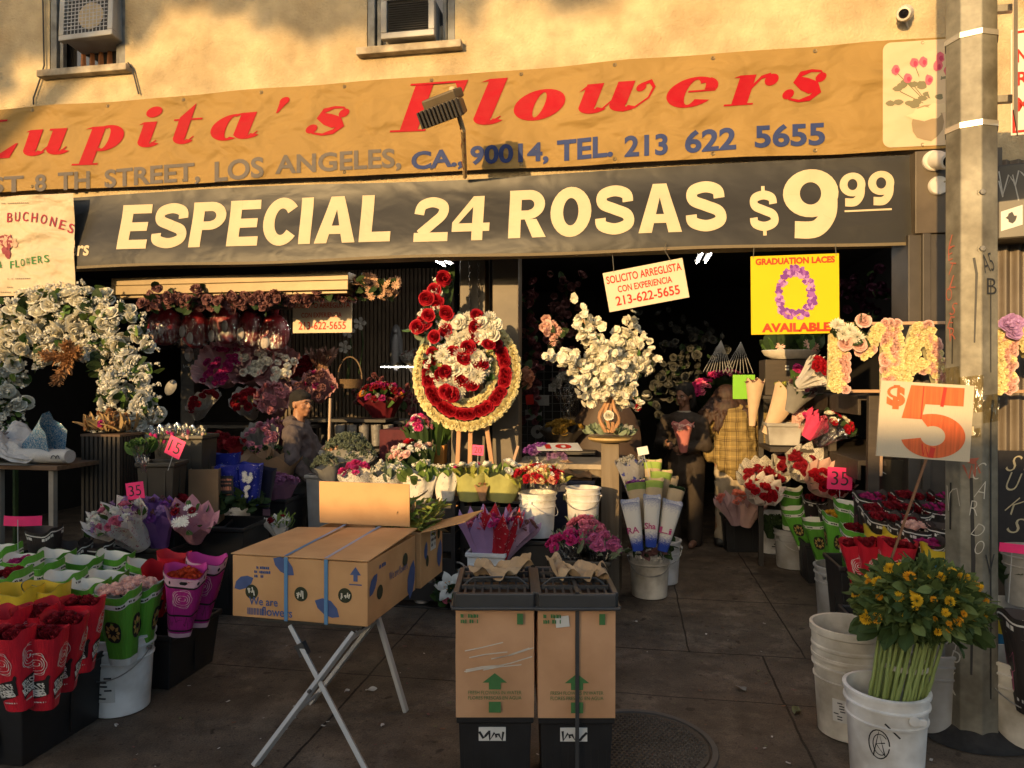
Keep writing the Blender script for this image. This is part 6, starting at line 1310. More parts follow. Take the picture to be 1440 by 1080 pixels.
# the open carton behind it
t = thing('flower_carton', 'open cardboard carton full of yellow green foliage behind the strapped one', 'box', (bc.x, bc.y, 0), ang)
M2 = (MT((bc.x, bc.y, 0)) @ Matrix.Rotation(ang, 4, 'Z')).inverted()
y0 = bd / 2 + .025; d2 = .36; xr = bw / 2 + .02; xl = -bw / 2 + .10; z0_ = zb_ + .0; h2 = .30
m = MB(); b = MB(); hollow(b, xr - xl, d2, h2, .006, 1.0, 0); m.add(b.v, b.f, MT(((xl + xr) / 2, y0 + d2 / 2, z0_))); m.build('body', CARDD if False else CARDO, t, False, .003)
def flap(p, q, v, nm):
    m = MB(); p, q, v = V(p), V(q), V(v); n = (q - p).cross(v).normalized() * .003
    c8 = [p - n, q - n, q + v - n, p + v - n, p + n, q + n, q + v + n, p + v + n]; m.add(c8, [(3, 2, 1, 0), (4, 5, 6, 7), (0, 1, 5, 4), (1, 2, 6, 5), (2, 3, 7, 6), (3, 0, 4, 7)]); m.build(nm, CARDO, t, False)
zt_ = z0_ + h2 + .001
pA, pB = M2 @ onG(404, 757, zt_), M2 @ onG(576, 766, zt_); 
flap((xl + .02, y0 - .004, zt_ + .03), (xr - .06, y0 - .004, zt_ + .03), (0, -.005, .23), 'front_flap'); flap((xr + .002, y0 + d2, zt_), (xr + .002, y0, zt_), (.25, 0, .07), 'side_flap')
m = MB(); leafprint(m, y0 + .08, h2 * .62, .1, 1.4, Matrix(((0, 0, 1, xr + .0), (1, 0, 0, 0), (0, 1, 0, z0_), (0, 0, 0, 1)))); leafprint(m, y0 + .31, h2 * .4, .16, 1.4, Matrix(((0, 0, 1, xr + .0), (1, 0, 0, 0), (0, 1, 0, z0_), (0, 0, 0, 1)))); m.build('print', BLUP, t, False)
TS = Matrix(((0, 0, 1, xr + .0), (1, 0, 0, 0), (0, 1, 0, z0_), (0, 0, 0, 1)))
m = MB(); m.add([(y0 + .15, h2 * .56, .002), (y0 + .24, h2 * .56, .002), (y0 + .24, h2 * .95, .002), (y0 + .15, h2 * .95, .002)], [(0, 1, 2, 3)], TS); m.build('label', LBLW, t, False); m = MB(); m.poly([(y0 + .10 + .022 * cos(a * .4), h2 * .42 + .032 * sin(a * .4), .0022) for a in range(16)], TS); m.poly([(y0 + .29 + .022 * cos(a * .4), h2 * .8 + .032 * sin(a * .4), .0022) for a in range(16)], TS); m.build('vent_hole', HOLE, t, False)
m = MB(); [dashes(m, y0 + .16, h2 * (.83 - .1 * i), .07, .016, z=.0035, T=TS, seed=i) for i in range(3)]; m.build('label_text', INK, t, False)
fo = thing('cut_foliage', 'yellow green cut foliage stems lying in the open carton', 'foliage', (bc.x, bc.y, 0), ang); m = MB(); rg = RR(12)
for i in range(420): p = V((rg.uniform(xr - .34, xr - .02), rg.uniform(y0 + .06, y0 + d2 - .02), zt_ + rg.uniform(-.03, .15) * (1 - .5 * rg.random()))); leafput(m, p, V((rg.uniform(.1, 1), rg.uniform(-.6, .5), rg.uniform(-.1, .5))), rg.uniform(.05, .11), rg, rg.choice((0, 0, 1, 2)), LEAFN)
m.build('leaves', [G_YEL, G_LIGHT, petal('straw_stems', (.3, .22, .12))], fo, False); m = MB()
for i in range(46): p = V((xr - .40 + rg.uniform(0, .1), rg.uniform(y0 + .05, y0 + d2 - .02), zt_ + rg.uniform(0, .1))); m.tube([p, p + V((rg.uniform(.1, .3), rg.uniform(-.04, .04), rg.uniform(-.0, .06)))], .004, 5)
m.build('stems', STEM, fo)
# ---- two shipping boxes standing in black bins under black grids
GRID = M('grey_black_grid', (.045, .045, .046), .45, .15, 8, stain=.2); CARDB = M('shade_card', (.58, .325, .17), .75, .05, 3, bump=.3, bscale=7, stain=.2, sscale=5); GRNP = M('green_carton_print', (.05, .16, .045), .7); DSTR = M('dark_strap', (.045, .045, .045), .4); CRUM = M('brown_tissue_paper', (.40, .27, .15), .8, .15, 20, bump=.6, bscale=18)
def procona(label, p0, p1, rz, strap, film_k, seed, lab):
    """p0,p1 = ground corners of the front edge"""
    c = (p0 + p1) / 2; w = (p1 - p0).length; d = .34; t = thing('shipping_crate', label, 'shipping box', (c.x, c.y, 0), math.atan2(p1.y - p0.y, p1.x - p0.x), 'flower shipping boxes')
    h1 = .345; h2 = .405; W = w * 1.0
    m = hollow(MB(), w * .99, d, h1, .006, .93, .008); b = MB()
    m.build('bin', BPL, t, False, .005)
    rb_ = RR(seed); m = MB()
    for i in range(9): m.box((-w * .42 + i * w * .105, -d * .48, h1 * .45), (.004, .008, h1 * .7))
    m.build('bin_ribs', BPL, t, False)
    m = MB(); m.box((-.01, -d / 2 * .985 - .006, h1 * .80), (.10, .003, .05)); m.build('torn_label', LBLW, t, False); m = MB(); [stroke(m, scribble(RR(i + seed + int(strap)), -.055 + .03 * i, h1 * .73, .03, .04, 3), .009, z=0, T=Matrix(((1, 0, 0, 0), (0, 0, -1, -d / 2 * .985 - .009), (0, 1, 0, 0), (0, 0, 0, 1)))) for i in range(3)]; m.build('label_smear', INK, t, False)
    m = MB(); n = 6
    def cb(u, v): # slightly bulging sleeve
        a = u * 4; k = int(min(a, 3.999)); f = a - k; X, Y = W * .53, d * .53; P = [(-X, -Y), (X, -Y), (X, Y), (-X, Y), (-X, -Y)]; x = P[k][0] * (1 - f) + P[k + 1][0] * f; y = P[k][1] * (1 - f) + P[k + 1][1] * f
        bu = .012 * sin(pi * f) * sin(pi * v); return (x + (bu if k == 1 else -bu if k == 3 else 0), y + (-bu if k == 0 else bu if k == 2 else 0) - .006 * v, h1 - .005 + v * h2)
    m.grid(cb, 32, 10); m.build('card_sleeve', CARDB, t)
    T = Matrix(((1, 0, 0, 0), (0, 0, -1, -d * .53 - .004 - .012), (0, 1, 0, 0), (0, 0, 0, 1))); m = MB(); z0 = h1
    m.poly([(-.022, z0 + .02, 0), (.022, z0 + .02, 0), (.022, z0 + .06, 0), (-.022, z0 + .06, 0)], T); m.poly([(-.022, z0 + .105, 0), (.022, z0 + .105, 0), (.022, z0 + .13, 0), (.045, z0 + .13, 0), (0, z0 + .165, 0), (-.045, z0 + .13, 0), (-.022, z0 + .13, 0)], T)
    letter(m, 'FRESH FLOWERS IN WATER', -W * .36, z0 + .087, W * .72, .013, None, 0, z=0, T=T); letter(m, 'FLORES FRESCAS EN AGUA', -W * .36, z0 + .068, W * .72, .013, None, 0, z=0, T=T)
    T2 = MT((0, 0, 0)); m.poly([(W * .30, z0 + h2 - .06, .006), (W * .38, z0 + h2 - .06, .006), (W * .38, z0 + h2 - .02, .006), (W * .30, z0 + h2 - .02, .006)], T); dashes(m, -W * .46, z0 + h2 - .035, .06, .014, z=.006, T=T); dashes(m, -W * .46, z0 + h2 - .055, .06, .014, z=.006, T=T, seed=3)
    m.build('green_print', GRNP, t, False)
    zt = h1 + h2; m = MB(); T3 = MT((0, -.01, zt)); g = MB(); X, Y = W * .525, d * .56
    for s in (-1, 1): g.box((0, s * Y, .025), (2 * X, .022, .06)); g.box((s * X, 0, .025), (.022, 2 * Y - .022, .06)); g.box((0, s * (Y + .014), .002), (2 * X + .03, .012, .012)); g.box((s * (X + .014), 0, .002), (.012, 2 * Y, .012))
    m.add(g.v, g.f, T3); g2 = MB()
    for i in range(8): g2.box((-X + 2 * X * (i + 1) / 9, 0, .045), (.008, 2 * Y - .03, .012))
    for i in range(3): g2.box((0, -Y + 2 * Y * (i + 1) / 4, .0505), (2 * X - .03, .011, .015))
    m.build('grid_rim', GRID, t, False, .004); m = MB(); m.add(g2.v, g2.f, T3); m.build('grid_bars', GRID, t, False)
    m = MB(); m.box((0, 0, zt - .03), (W * .98, d * .98, .01)); m.build('dark_inside', M('dark_card', (.07, .045, .03), .9), t, False)  # dark sheet under the grid stands for the shade inside the box
    m = MB(); m.tube([(-X - .01, -Y * .3, zt + .02), (-X * .6, -Y * .35, zt + .075), (0, -Y * .4, zt + .08), (X * .6, -Y * .35, zt + .075), (X + .01, -Y * .3, zt + .02)], .004, 6)
    if strap: m.box((.0, -Y - .012, zt / 2 + .02), (.014, .004, zt + .07)); m.box((.0, -.01, zt + .062), (.014, 2 * Y + .03, .004))
    m.build('strap', DSTR, t, False)
    if film_k:
        m = MB(); rr = RR(4)
        for i in range(9): y = z0 + .17 + .011 * i * rr.random(); x = rr.uniform(-W * .45, W * .1); stroke(m, [(x, y, ), (x + .06, y + .012), (x + .14, y + .035 * rr.random() + .01)], .004, z=.003, T=T)
        m.build('tape_glints', M('clear_tape', (.62, .55, .45), .15, spec=.9), t, False)  # glints on clear tape, painted as pale opaque strokes
    if lab: m = MB(); m.box((-W * .2, -d * .53 - .016, zt - .05), (.05, .002, .04), Matrix.Rotation(R_(-6), 3, 'Y')); m.build('label', LBLW, t, False)
    return c, zt, t.rotation_euler.z
for (a, b, l, st, fk_, lb) in (((649, 1100), (746, 1100), 'tall brown flower shipping box with clear tape glints, without strap', 0, 1, 0), ((757, 1101), (853, 1101), 'tall brown flower shipping box bound by a dark vertical strap', 1, 0, 1)):
    c, zt, rz_ = procona(l, onG(*a), onG(*b), 0, st, fk_, 1, lb)
    r4 = RR(st + 5); t = thing('tissue_paper', 'crumpled brown tissue paper lying on the grid of the %s shipping box' % ('strapped' if st else 'taped'), 'paper', (c.x + .02, c.y + .0, zt + .055), R_(20 + 150 * st)); m = MB()
    m.grid(lambda u, v: ((u - .5) * .22 + .02 * sin(v * 9), (v - .5) * .13 * (1.15 - 1.0 * abs(u - .42)) + .02 * sin(u * 9 + st * 2), .006 + .045 * abs(sin(u * 7 + v * 4 + st)) * (1 - .5 * u) + .09 * max(0, u - .45) ** 1.3 + .02 * sin(v * 13 + u * 15)), 22, 14); m.build('sheet', CRUM, t)
# ---- manhole cover, litter
c = onG(899, 1048); t = thing('manhole_cover', 'round iron manhole cover with raised stud pattern in the pavement', 'manhole cover', (c.x, c.y, 0)); IRON = M('wet_iron', (.045, .035, .028), .4, .25, 8, metal=.2, stain=.4, bump=.2); m = MB(); m.lathe([(0, .005), (.295, .005), (.298, .002)], 48); m.build('plate', IRON, t)
m = MB(); m.lathe([(.305, .001), (.307, .008), (.330, .008), (.334, .001)], 56); m.build('rim', M('iron_rim', (.07, .062, .055), .5, .2, 10), t); m = MB()
for i in range(-15, 16):
    for j in range(-15, 16):
        x, y = i * .021 + (j % 2) * .0105, j * .021
        if x * x + y * y < .278 ** 2: m.box((x, y, .0075), (.011, .011, .005), taper=1.3)
m.build('stud_pattern', IRON, t, False)
rg = RR(5); LIT = M('litter_white', (.5, .47, .42), .7); LEAFD = M('fallen_leaf', (.13, .14, .06), .7)
for i, (px, py, s, l, mt, nm, ct) in enumerate(((522, 972, .03, 'small white paper scrap on pavement between table legs', LIT, 'paper_scrap', 'litter'), (488, 973, .018, 'tiny pale scrap left of the larger one under the table', LIT, 'paper_scrap', 'litter'), (538, 1021, .014, 'tiny white scrap on the pavement beside the right table leg', LIT, 'paper_scrap', 'litter'), (1042, 969, .03, 'grey scrap on pavement right of the manhole cover', M('grey_litter', (.18, .17, .15), .6), 'paper_scrap', 'litter'), (1120, 1001, .035, 'fallen green leaf on the pavement left of the stacked buckets', LEAFD, 'fallen_leaf', 'leaf'), (164, 1021, .016, 'tiny pale scrap on pavement by the left white bucket', LIT, 'paper_scrap', 'litter'), (893, 875, .016, 'light speck of paper before the sleeve bucket', LIT, 'paper_scrap', 'litter'))):
    c = onG(px, py, .004); t = thing(nm, l, ct, c, rg.uniform(0, 6)); m = MB(); m.grid(lambda u, v: ((u - .5) * 2 * s, (v - .5) * s * 1.2 * sin(pi * (u * .8 + .1)), .003 + .25 * s * sin(u * 5) * cos(v * 4) + .25 * s), 6, 4); m.build('sheet', mt, t)
pet = MB(); rg = RR(9)
for i in range(150):
    p = onG(rg.uniform(180, 1340), rg.uniform(860, 1078), .004); s_ = rg.uniform(.004, .012); a = rg.uniform(0, 6.28); pet.grid(lambda u, v: (p.x + s_ * ((u - .5) * 2 * cos(a) - (v - .5) * sin(a)), p.y + s_ * ((u - .5) * 2 * sin(a) + (v - .5) * cos(a)), .0045 + .3 * s_ * (u - .5) ** 2), 2, 1, rg.choice((0, 0, 1, 2, 3)))
tag(pet.build('fallen_petals', [LIT, LEAFD, petal('dry_petals', (.2, .1, .06)), P_DUSTY]), 'small petals and leaf crumbs scattered over the dark pavement', 'litter', kind='stuff')
# ---- bucket of kraft and blue sleeves
c = onG(914, 845); bucket('scuffed white bucket of blue and kraft flower sleeves in the centre', (c.x, c.y + .14, 0), .150, .355, WPD, lab=None); c3 = onG(930, 828); bucket('second white bucket peeking out behind the scuffed one', (c3.x + .01, c3.y + .2, 0), .148, .34)
m = MB(); rg = RR(14)
BLW = None
def blue_fade():
    m, N, L, B = newmat('blue_fade_sleeve'); tc = N.new('ShaderNodeTexCoord'); sx = N.new('ShaderNodeSeparateXYZ'); L.new(tc.outputs['Object'], sx.inputs[0]); no = N.new('ShaderNodeTexNoise'); no.inputs['Scale'].default_value = 120; L.new(tc.outputs['Object'], no.inputs['Vector'])
    ma = N.new('ShaderNodeMath'); ma.operation = 'MULTIPLY_ADD'; L.new(no.outputs[0], ma.inputs[0]); ma.inputs[1].default_value = .10; L.new(sx.outputs[2], ma.inputs[2]); r = N.new('ShaderNodeValToRGB'); e = r.color_ramp.elements; e[0].position = .10; e[0].color = (.02, .05, .28, 1); e[1].position = .16; e[1].color = (.66, .62, .55, 1); k = e.new(.33); k.color = (.66, .62, .55, 1); k = e.new(.42); k.color = (.03, .07, .30, 1)
    L.new(ma.outputs[0], r.inputs[0]); L.new(r.outputs[0], B.inputs['Base Color']); B.inputs['Roughness'].default_value = .35; return m
BF = blue_fade()
KR2 = paper('kraft_sleeve', (.50, .37, .22)); GRB = paper('green_stripe_sleeve', (.28, .40, .07)); SD = 4.85
def flat_sleeve(label, px, py, d, ax, h, w0, w1, mat, text=None, tmat=None, topmat=None, blm=None, group='flat printed flower sleeves'):
    c = at(px, py, d); ax = V(ax).normalized(); t = thing('flower_sleeve', label, 'flower sleeve', M4=frame(c - ax * h, ax, (0, 1, 0)), group=group); m = MB()
    def S(a, v): w = (w0 + (w1 - w0) * v) / 2; cc, s = cos(a), sin(a); return (math.copysign(abs(cc) ** .5, cc) * w, math.copysign(abs(s) ** .7, s) * (.03 + .03 * v), v * h + .006 * sin(a * 3) * v)
    m.grid(lambda u, v: S(u * 2 * pi, v), 28, 8); m.build('card', mat, t)
    if topmat: m = MB(); m.grid(lambda u, v: (lambda p: (p[0] * 1.012, p[1] * 1.03, p[2] + .0015))(S(u * 2 * pi, .87 + .13 * v)), 28, 1); m.build('top_band', topmat, t)
    if text: m = MB(); letter(m, text, -w1 * .38, h * .38, w1 * .6, h * .13, lambda x, y: (x, -.030 - .03 * y / h - .004, y), .015); m.build('lettering', tmat, t, False)
    if blm:
        m = MB(); r6 = RR(int(px))
        for i in range(12): put(m, CARN, (r6.uniform(-.35, .35) * w1, r6.uniform(-.03, .03), h * .97), (0, 0, 1), .022, r6)
        m.build('blossoms', blm, t, False)
    return t
SHP = M('pink_script', (.42, .05, .16), .5)
for (px, py, d, dx, mt, tx, l, w) in ((886, 704, 4.62, -.16, BF, 'RA', 'blue edged white sleeve at front left of the scuffed bucket', .125), (917, 698, 4.60, .02, BF, 'Sha', 'blue edged white sleeve with pink script in the middle of the bucket', .115), (946, 706, 4.62, .2, BF, 'Li', 'blue edged white sleeve leaning right in the bucket', .13)): flat_sleeve(l, px, py, d, (dx, -.10, 1), .33, .07, w, mt, tx, SHP)
for (px, py, d, dx, l, w, bl, tm) in ((894, 677, 4.78, -.14, 'kraft sleeve with purple blooms above the left blue sleeve', .14, P_PURP, G_LIGHT), (920, 674, 4.76, .02, 'kraft sleeve with green band in the middle row', .125, None, GRB), (952, 686, 4.74, .26, 'kraft sleeve with dark green opening, leaning right', .11, G_DARK, None), (918, 648, 4.95, .0, 'tallest kraft sleeve with green striped top at the back', .125, None, GRB), (930, 662, 4.88, .08, 'kraft sleeve with green stripe, between the tallest and the middle row', .15, None, GRB), (940, 670, 4.9, .14, 'grey back of a kraft sleeve at the right of the bucket', .14, None, None)): flat_sleeve(l, px, py, d, (dx, -.08, 1), .36, .07, w, KR2, topmat=tm, blm=bl)
bq(888, 648, 5.05, (-.1, -.05, 1), .3, .12, 'flower_bag', 'crinkled clear bag with blue and grey print behind the kraft sleeves', pattern('blue_grey_film', (.22, .22, .24), (.04, .05, .22), 12, .3, rough=.2), [(SPRIG, P_GREYW, .03, 14)], teeth=8, seed=70, cat='sleeve')
price_card('small plain cream card on a stick over the kraft sleeves', at(904, 634, 4.8), .072, .055, '', 0, R_(12), .25, mat=LBLW, group=None)
t = thing('stem_bundle', 'dark stems and leaves in clear film above the scuffed bucket', 'foliage', at(914, 770, 4.8)); m = MB()
for i in range(80): leafput(m, V((rg.uniform(-.12, .12), rg.uniform(-.06, .05), rg.uniform(-.05, .09))), V((rg.uniform(-1, 1), rg.uniform(-1, .4), rg.uniform(-.3, 1))), rg.uniform(.05, .1), rg, rg.choice((0, 0, 1)))
m.build('leaves', [G_DARK, P_DUSTY], t, False); m = MB(); m.lathe([(.09, -.10), (.12, -.02), (.16, .1), (.2, .22)], 20, sy=.6); m.build('cellophane', CELLO, t)
for s in (-1, 1): pass
# scuff on the bucket is in its material; post with succulent tray
POST = M('painted_post', (.17, .13, .085), .65, .12, 5, stretch=(6, 6, .5), stain=.25); c = at(858, 742, 5.25); zt = at(858, 622, 5.25).z
t = thing('wooden_post', 'square brown wooden post carrying the succulent tray', 'post', (c.x, c.y + .05, 0)); m = MB(); m.box((0, 0, zt / 2), (wpx(25, 5.25), .1, zt)); m.build('shaft', POST, t, False, .004)
t = thing('succulent_tray', 'round tray of pale green succulents on the brown post', 'plant tray', (c.x, c.y + .05, zt + .001)); m = MB(); m.lathe([(0, 0), (.13, 0), (.165, .02), (.165, .035), (.15, .03), (0, .03)], 28); m.build('tray', M('tan_tray', (.40, .27, .10), .6), t)
m = MB(); rg = RR(15)
for x, y, s in ((-.11, -.08, 1), (-.03, -.11, 1.1), (.05, -.1, 1), (.12, -.06, .9), (0, 0, 1.1), (-.08, .04, .9), (.08, .04, .9), (.15, .0, .8), (-.15, -.02, .8)):
    for k in range(16): a = k * 2.4; e = .3 + .7 * k / 16; leafput(m, V((x, y, .05 + .02 * s)), V((cos(a) * (1.25 - e), sin(a) * (1.25 - e) - .25, e * .9)), .075 * s, rg, 1 if x > .1 and k % 2 else 0, leaf_t(1, .36, -.25))
m.build('leaves', [G_SUCC, P_GREYW], t)
# work table behind with purple flowers and a lying price sheet
zt = at(790, 652, 5.5).z; c = at(800, 652, 5.5); t = thing('work_table', 'wooden work table with pale edge behind the carnation bucket', 'table', (c.x, c.y + .25, 0)); m = MB(); m.box((0, 0, zt - .02), (.85, .55, .04)); m.build('table_top', M('pale_table_top', (.33, .27, .2), .6, .1, 6), t, False, .004)
for sx_ in (-.38, .38): m = MB(); m.box((sx_, -.2, (zt - .04) / 2), (.05, .05, zt - .04)); m.build('leg', POST, t, False)
m = MB(); m.box((0, -.22, zt - .075), (.7, .03, .06)); m.build('apron', POST, t, False)
bq(757, 634, 5.25, (-.05, -.2, 1), .2, .11, 'flower_bunch', 'bunch of deep purple chrysanthemums in film beside the column', CELLO, [(MUMS, P_PURP, .034, 16), (MUMS, P_LIL, .03, 6)], teeth=8, dome=.5, seed=72, cat='flowers'); bq(785, 644, 5.2, (.15, -.2, 1), .16, .09, 'flower_bunch', 'bunch of lilac chrysanthemums below the lying price sheet', CELLO, [(MUMS, P_LIL, .03, 14)], teeth=8, dome=.5, seed=73, cat='flowers')
t, W, H = board('price_sheet', 'white price sheet with red number lying flat on purple flowers', 'sign', (785, 628, 62, 50, 0), 5.2, LBLW, .002); t.matrix_world = MT(at(785, 628, 5.2)) @ Matrix.Rotation(R_(12), 4, 'Z') @ Matrix.Rotation(R_(7), 4, 'X'); m = MB(); letter(m, '10', -W * .3, -H * .3, W * .6, H * .6, None, .04, z=.002); m.build('lettering', SIGNR, t, False)
bin_('blue and black bin with yellow stickers under the work table', (at(800, 700, 5.6).x, at(800, 700, 5.6).y, 0), .4, .3, at(800, 672, 5.6).z, M('navy_bin', (.03, .032, .06), .5, .3, 6), tagc=M('yellow_tag', (.4, .36, .1), .6)); crumple('heap of brown kraft paper on the shelf under the work table', V((at(795, 668, 5.6).x, at(795, 668, 5.6).y, at(800, 672, 5.6).z + .002)), .42, .26, .10, KRAFT, 4, 'kraft_paper', 'paper')
# ---- white blossom arrangement on driftwood
BLOS = [blossom_t(i) for i in range(3)]; rg = RR(41); AD = 5.15; c0 = at(856, 604, AD)
arr = thing('blossom_arrangement', 'large airy arrangement of cream blossom branches on a driftwood stem', 'flower arrangement', (c0.x, c0.y, c0.z)); IAr = MT(-c0)
ctr = at(855, 545, AD); DRIFT = M('driftwood', (.36, .19, .09), .7, .25, 9, stretch=(5, 5, .6))
m = MB()
for (dx, dz, k) in ((-.045, .0, 1.3), (.02, 0, .4), (.05, 0, -1), (-.01, .02, .2)):
    m.tube([c0 + V((dx * .7 + .012 * sin(k + i * 1.1), .01 * cos(i + k), -.02 + i * .035)) + V((dx * .55 * sin(i * .5), 0, 0)) for i in range(9)], [.014, .016, .014, .013, .015, .012, .012, .01, .008], 7)
wpart(m, 'driftwood_stem', DRIFT, arr, IAr)
BR = [(815, 438, 0), (826, 470, 0), (890, 455, 1), (872, 470, 1), (784, 500, 2), (800, 502, 2), (910, 512, 2), (896, 475, 1), (890, 520, 2), (808, 520, 3), (835, 500, 3), (855, 490, 3), (870, 510, 3), (840, 530, 3), (860, 530, 3), (820, 545, 3), (880, 540, 4), (828, 562, 4), (895, 560, 4), (880, 565, 4), (850, 510, 3), (845, 480, 3), (905, 490, 2), (835, 455, 0), (848, 548, 3), (868, 552, 3)]
m = MB(); sw = MB(); lf = MB(); spots = []
for (px, py, k) in BR:
    e = at(px, py, AD + rg.uniform(-.16, .10)); pts = [ctr.lerp(e, f) + rnd_dir(rg) * .02 for f in (0, .35, .7, 1)]; sw.tube(pts, .004, 5)
    v = (e - ctr); L_ = v.length
    for i in range(9): f = rg.uniform(.35, 1.05) if L_ > .22 else rg.uniform(.2, 1.1); p = ctr + v * f + rnd_dir(rg) * .045; spots.append((p, (p - ctr).normalized() * .7 + rnd_dir(rg) * .6 + V((0, -.5, 0)), rg.uniform(.028, .040)))
    for i in range(25): f = rg.uniform(.3, 1.12); p = ctr + v * f + rnd_dir(rg) * .06; put(m, BLOS, p, rnd_dir(rg) + V((0, -.6, .2)), rg.uniform(.024, .036), rg)
    for i in range(3): leafput(lf, ctr + v * rg.uniform(.3, .9), v.normalized() + rnd_dir(rg) * .7, rg.uniform(.04, .07), rg, 0)
scatter(arr, IAr, spots[:100], meshes(BLOS, P_CREAM, 'cream_blossom'), 'cream_blossom'); wpart(m, 'blossom_clumps', [P_CREAM, P_YEL], arr, IAr, False); wpart(sw, 'twigs', DRIFT, arr, IAr); wpart(lf, 'leaves', G_MID, arr, IAr, False)
m = MB(); put(m, ROSES, at(856, 585, AD - .07), (0, -1, .4), .032, rg); put(m, ROSES, at(897, 573, AD - .05), (.4, -1, .2), .022, rg, 1); wpart(m, 'accent_blossoms', [P_CREAM, P_RED], arr, IAr, False)
# dark high-backed brown chair back behind it
t = thing('brown_chair', 'rounded brown chair back in the shade behind the driftwood stem', 'chair', at(852, 640, 6.3)); m = MB()
m.grid(lambda u, v: ((u - .5) * .62 * math.sqrt(max(.0, 1 - (max(0, v - .45) / .56) ** 2)), .10 * (u - .5) ** 2 * 4 - .1, -.25 + v * .78), 20, 14); m.build('backrest', M('brown_leather', (.045, .026, .017), .6, .15, 6), t); m = MB(); m.box((0, .2, -.28), (.6, .5, .08)); m.build('seat', M('brown_leather', ()), t, False, .01); m = MB()
for sx_ in (-.26, .26):
    for sy_ in (0, .42): m.box((sx_, sy_, -.32 - (at(852, 640, 6.3).z - .32) / 2 - .0), (.04, .04, at(852, 640, 6.3).z - .32))
m.build('legs', SHELF, t, False)
# yellow roses in a dark basket, wire grid with small things
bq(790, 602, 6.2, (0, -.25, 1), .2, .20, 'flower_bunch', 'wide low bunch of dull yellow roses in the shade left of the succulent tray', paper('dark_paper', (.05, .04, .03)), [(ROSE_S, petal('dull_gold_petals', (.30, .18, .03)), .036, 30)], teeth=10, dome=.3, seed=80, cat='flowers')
shelf('dark bench under the dull yellow roses', at(790, 632, 6.25), .6, .35)
t = thing('wire_rack', 'black wire grid rack with paper cards behind the wreath column', 'rack', M4=face(at(765, 560, 6.8))); m = MB(); 
for i in range(7): m.tube([(-.24 + i * .08, -.55, 0), (-.24 + i * .08, .35, 0)], .004, 5)
for i in range(12): m.tube([(-.25, -.5 + i * .075, .004), (.25, -.5 + i * .075, .004)], .004, 5)
m.build('wires', M('rack_wire', (.05, .05, .05), .4), t)
m = MB(); rg = RR(3)
for x, y, w, h in ((-.02, -.02, .14, .1), (.08, .1, .07, .07), (-.1, -.16, .16, .1), (-.06, .12, .08, .08)): m.box((x, y, .012), (w, h, .004))
m.build('cards', M('dim_card', (.20, .19, .17), .7), t, False); m = MB(); m.lathe([(.02, .02), (.065, .02), (.065, .0)], 20, MT((-.06, -.32, 0))); m.build('tape_roll', M('dim_card', ()), t)
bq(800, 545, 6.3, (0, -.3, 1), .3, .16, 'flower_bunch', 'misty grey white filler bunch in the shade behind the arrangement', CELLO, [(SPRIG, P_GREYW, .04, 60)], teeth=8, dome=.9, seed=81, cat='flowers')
price_card('small red card hung on the dark rack right of the column', at(745, 562, 6.4), .07, .09, '', 0, R_(5), 0, mat=SIGNR, group=None)
# ================================================================ RIGHT SIDE
RACK = M('dark_rack_wood', (.045, .033, .023), .6, .2, 6, stretch=(.8, 6, 6), stain=.25); PALEW = M('pale_edge_wood', (.42, .26, .15), .6, .12, 6)
# ---- flower-covered letters on a rack
LD = 4.34
def flower_letter(label, polys, px0, px1, py0, py1, d, pinkness, seed, extra=None):
    """solid letter of carnations with pink roses; polys in the unit square"""
    rg = RR(seed); c = at((px0 + px1) / 2, py1, d); W, H = wpx(px1 - px0, d), wpx(py1 - py0, d)
    t = thing('flower_letter', label, 'flower letter', M4=face(c, R_(3)), group='flower covered letters')
    def inside(x, y):
        for q in polys:
            k = False; n = len(q)
            for i in range(n):
                (ax, ay), (bx_, by_) = q[i], q[(i + 1) % n]
                if (ay > y) != (by_ > y) and x < (bx_ - ax) * (y - ay) / (by_ - ay) + ax: k = not k
            if k: return True
        return False
    m = MB()
    for i, q in enumerate(polys): m.poly([((x - .5) * W, y * H) for x, y in q], MT((0, 0, -.03 + .001 * i)), .07)
    m.build('foam_body', M('pale_foam', (.62, .55, .28), .8), t, False); spots = []; pink = []
    tries = 0; pts = []
    while tries < 4000 and len(pts) < 190:
        tries += 1; x, y = rg.random(), rg.random()
        if not inside(x, y): continue
        X, Y = (x - .5) * W, y * H
        if any((X - a) ** 2 + (Y - b) ** 2 < .0215 ** 2 for a, b in pts): continue
        pts.append((X, Y)); (pink if pinkness(x, y, rg) else spots).append(((X, Y, .012), V((rg.uniform(-.3, .3), rg.uniform(-.3, .3), 1)), .0255))
    I = Matrix.Identity(4); scatter(t, I, spots[:100], meshes(CARN, P_YEL, 'yellow_carnation'), 'yellow_carnation'); scatter(t, I, [(p, n, .027) for p, n, s in pink], meshes(ROSES, P_LPINK, 'pink_rose'), 'pink_rose')
    if extra: extra(t, W, H, rg)
    return t
pM = [[(.04, .02), (.24, .02), (.26, .95), (.06, .82)], [(.24, .80), (.47, .48), (.56, .60), (.30, .95)], [(.44, .58), (.56, .48), (.76, .98), (.64, .95)], [(.74, .02), (.95, .02), (.94, .96), (.74, .97)]]
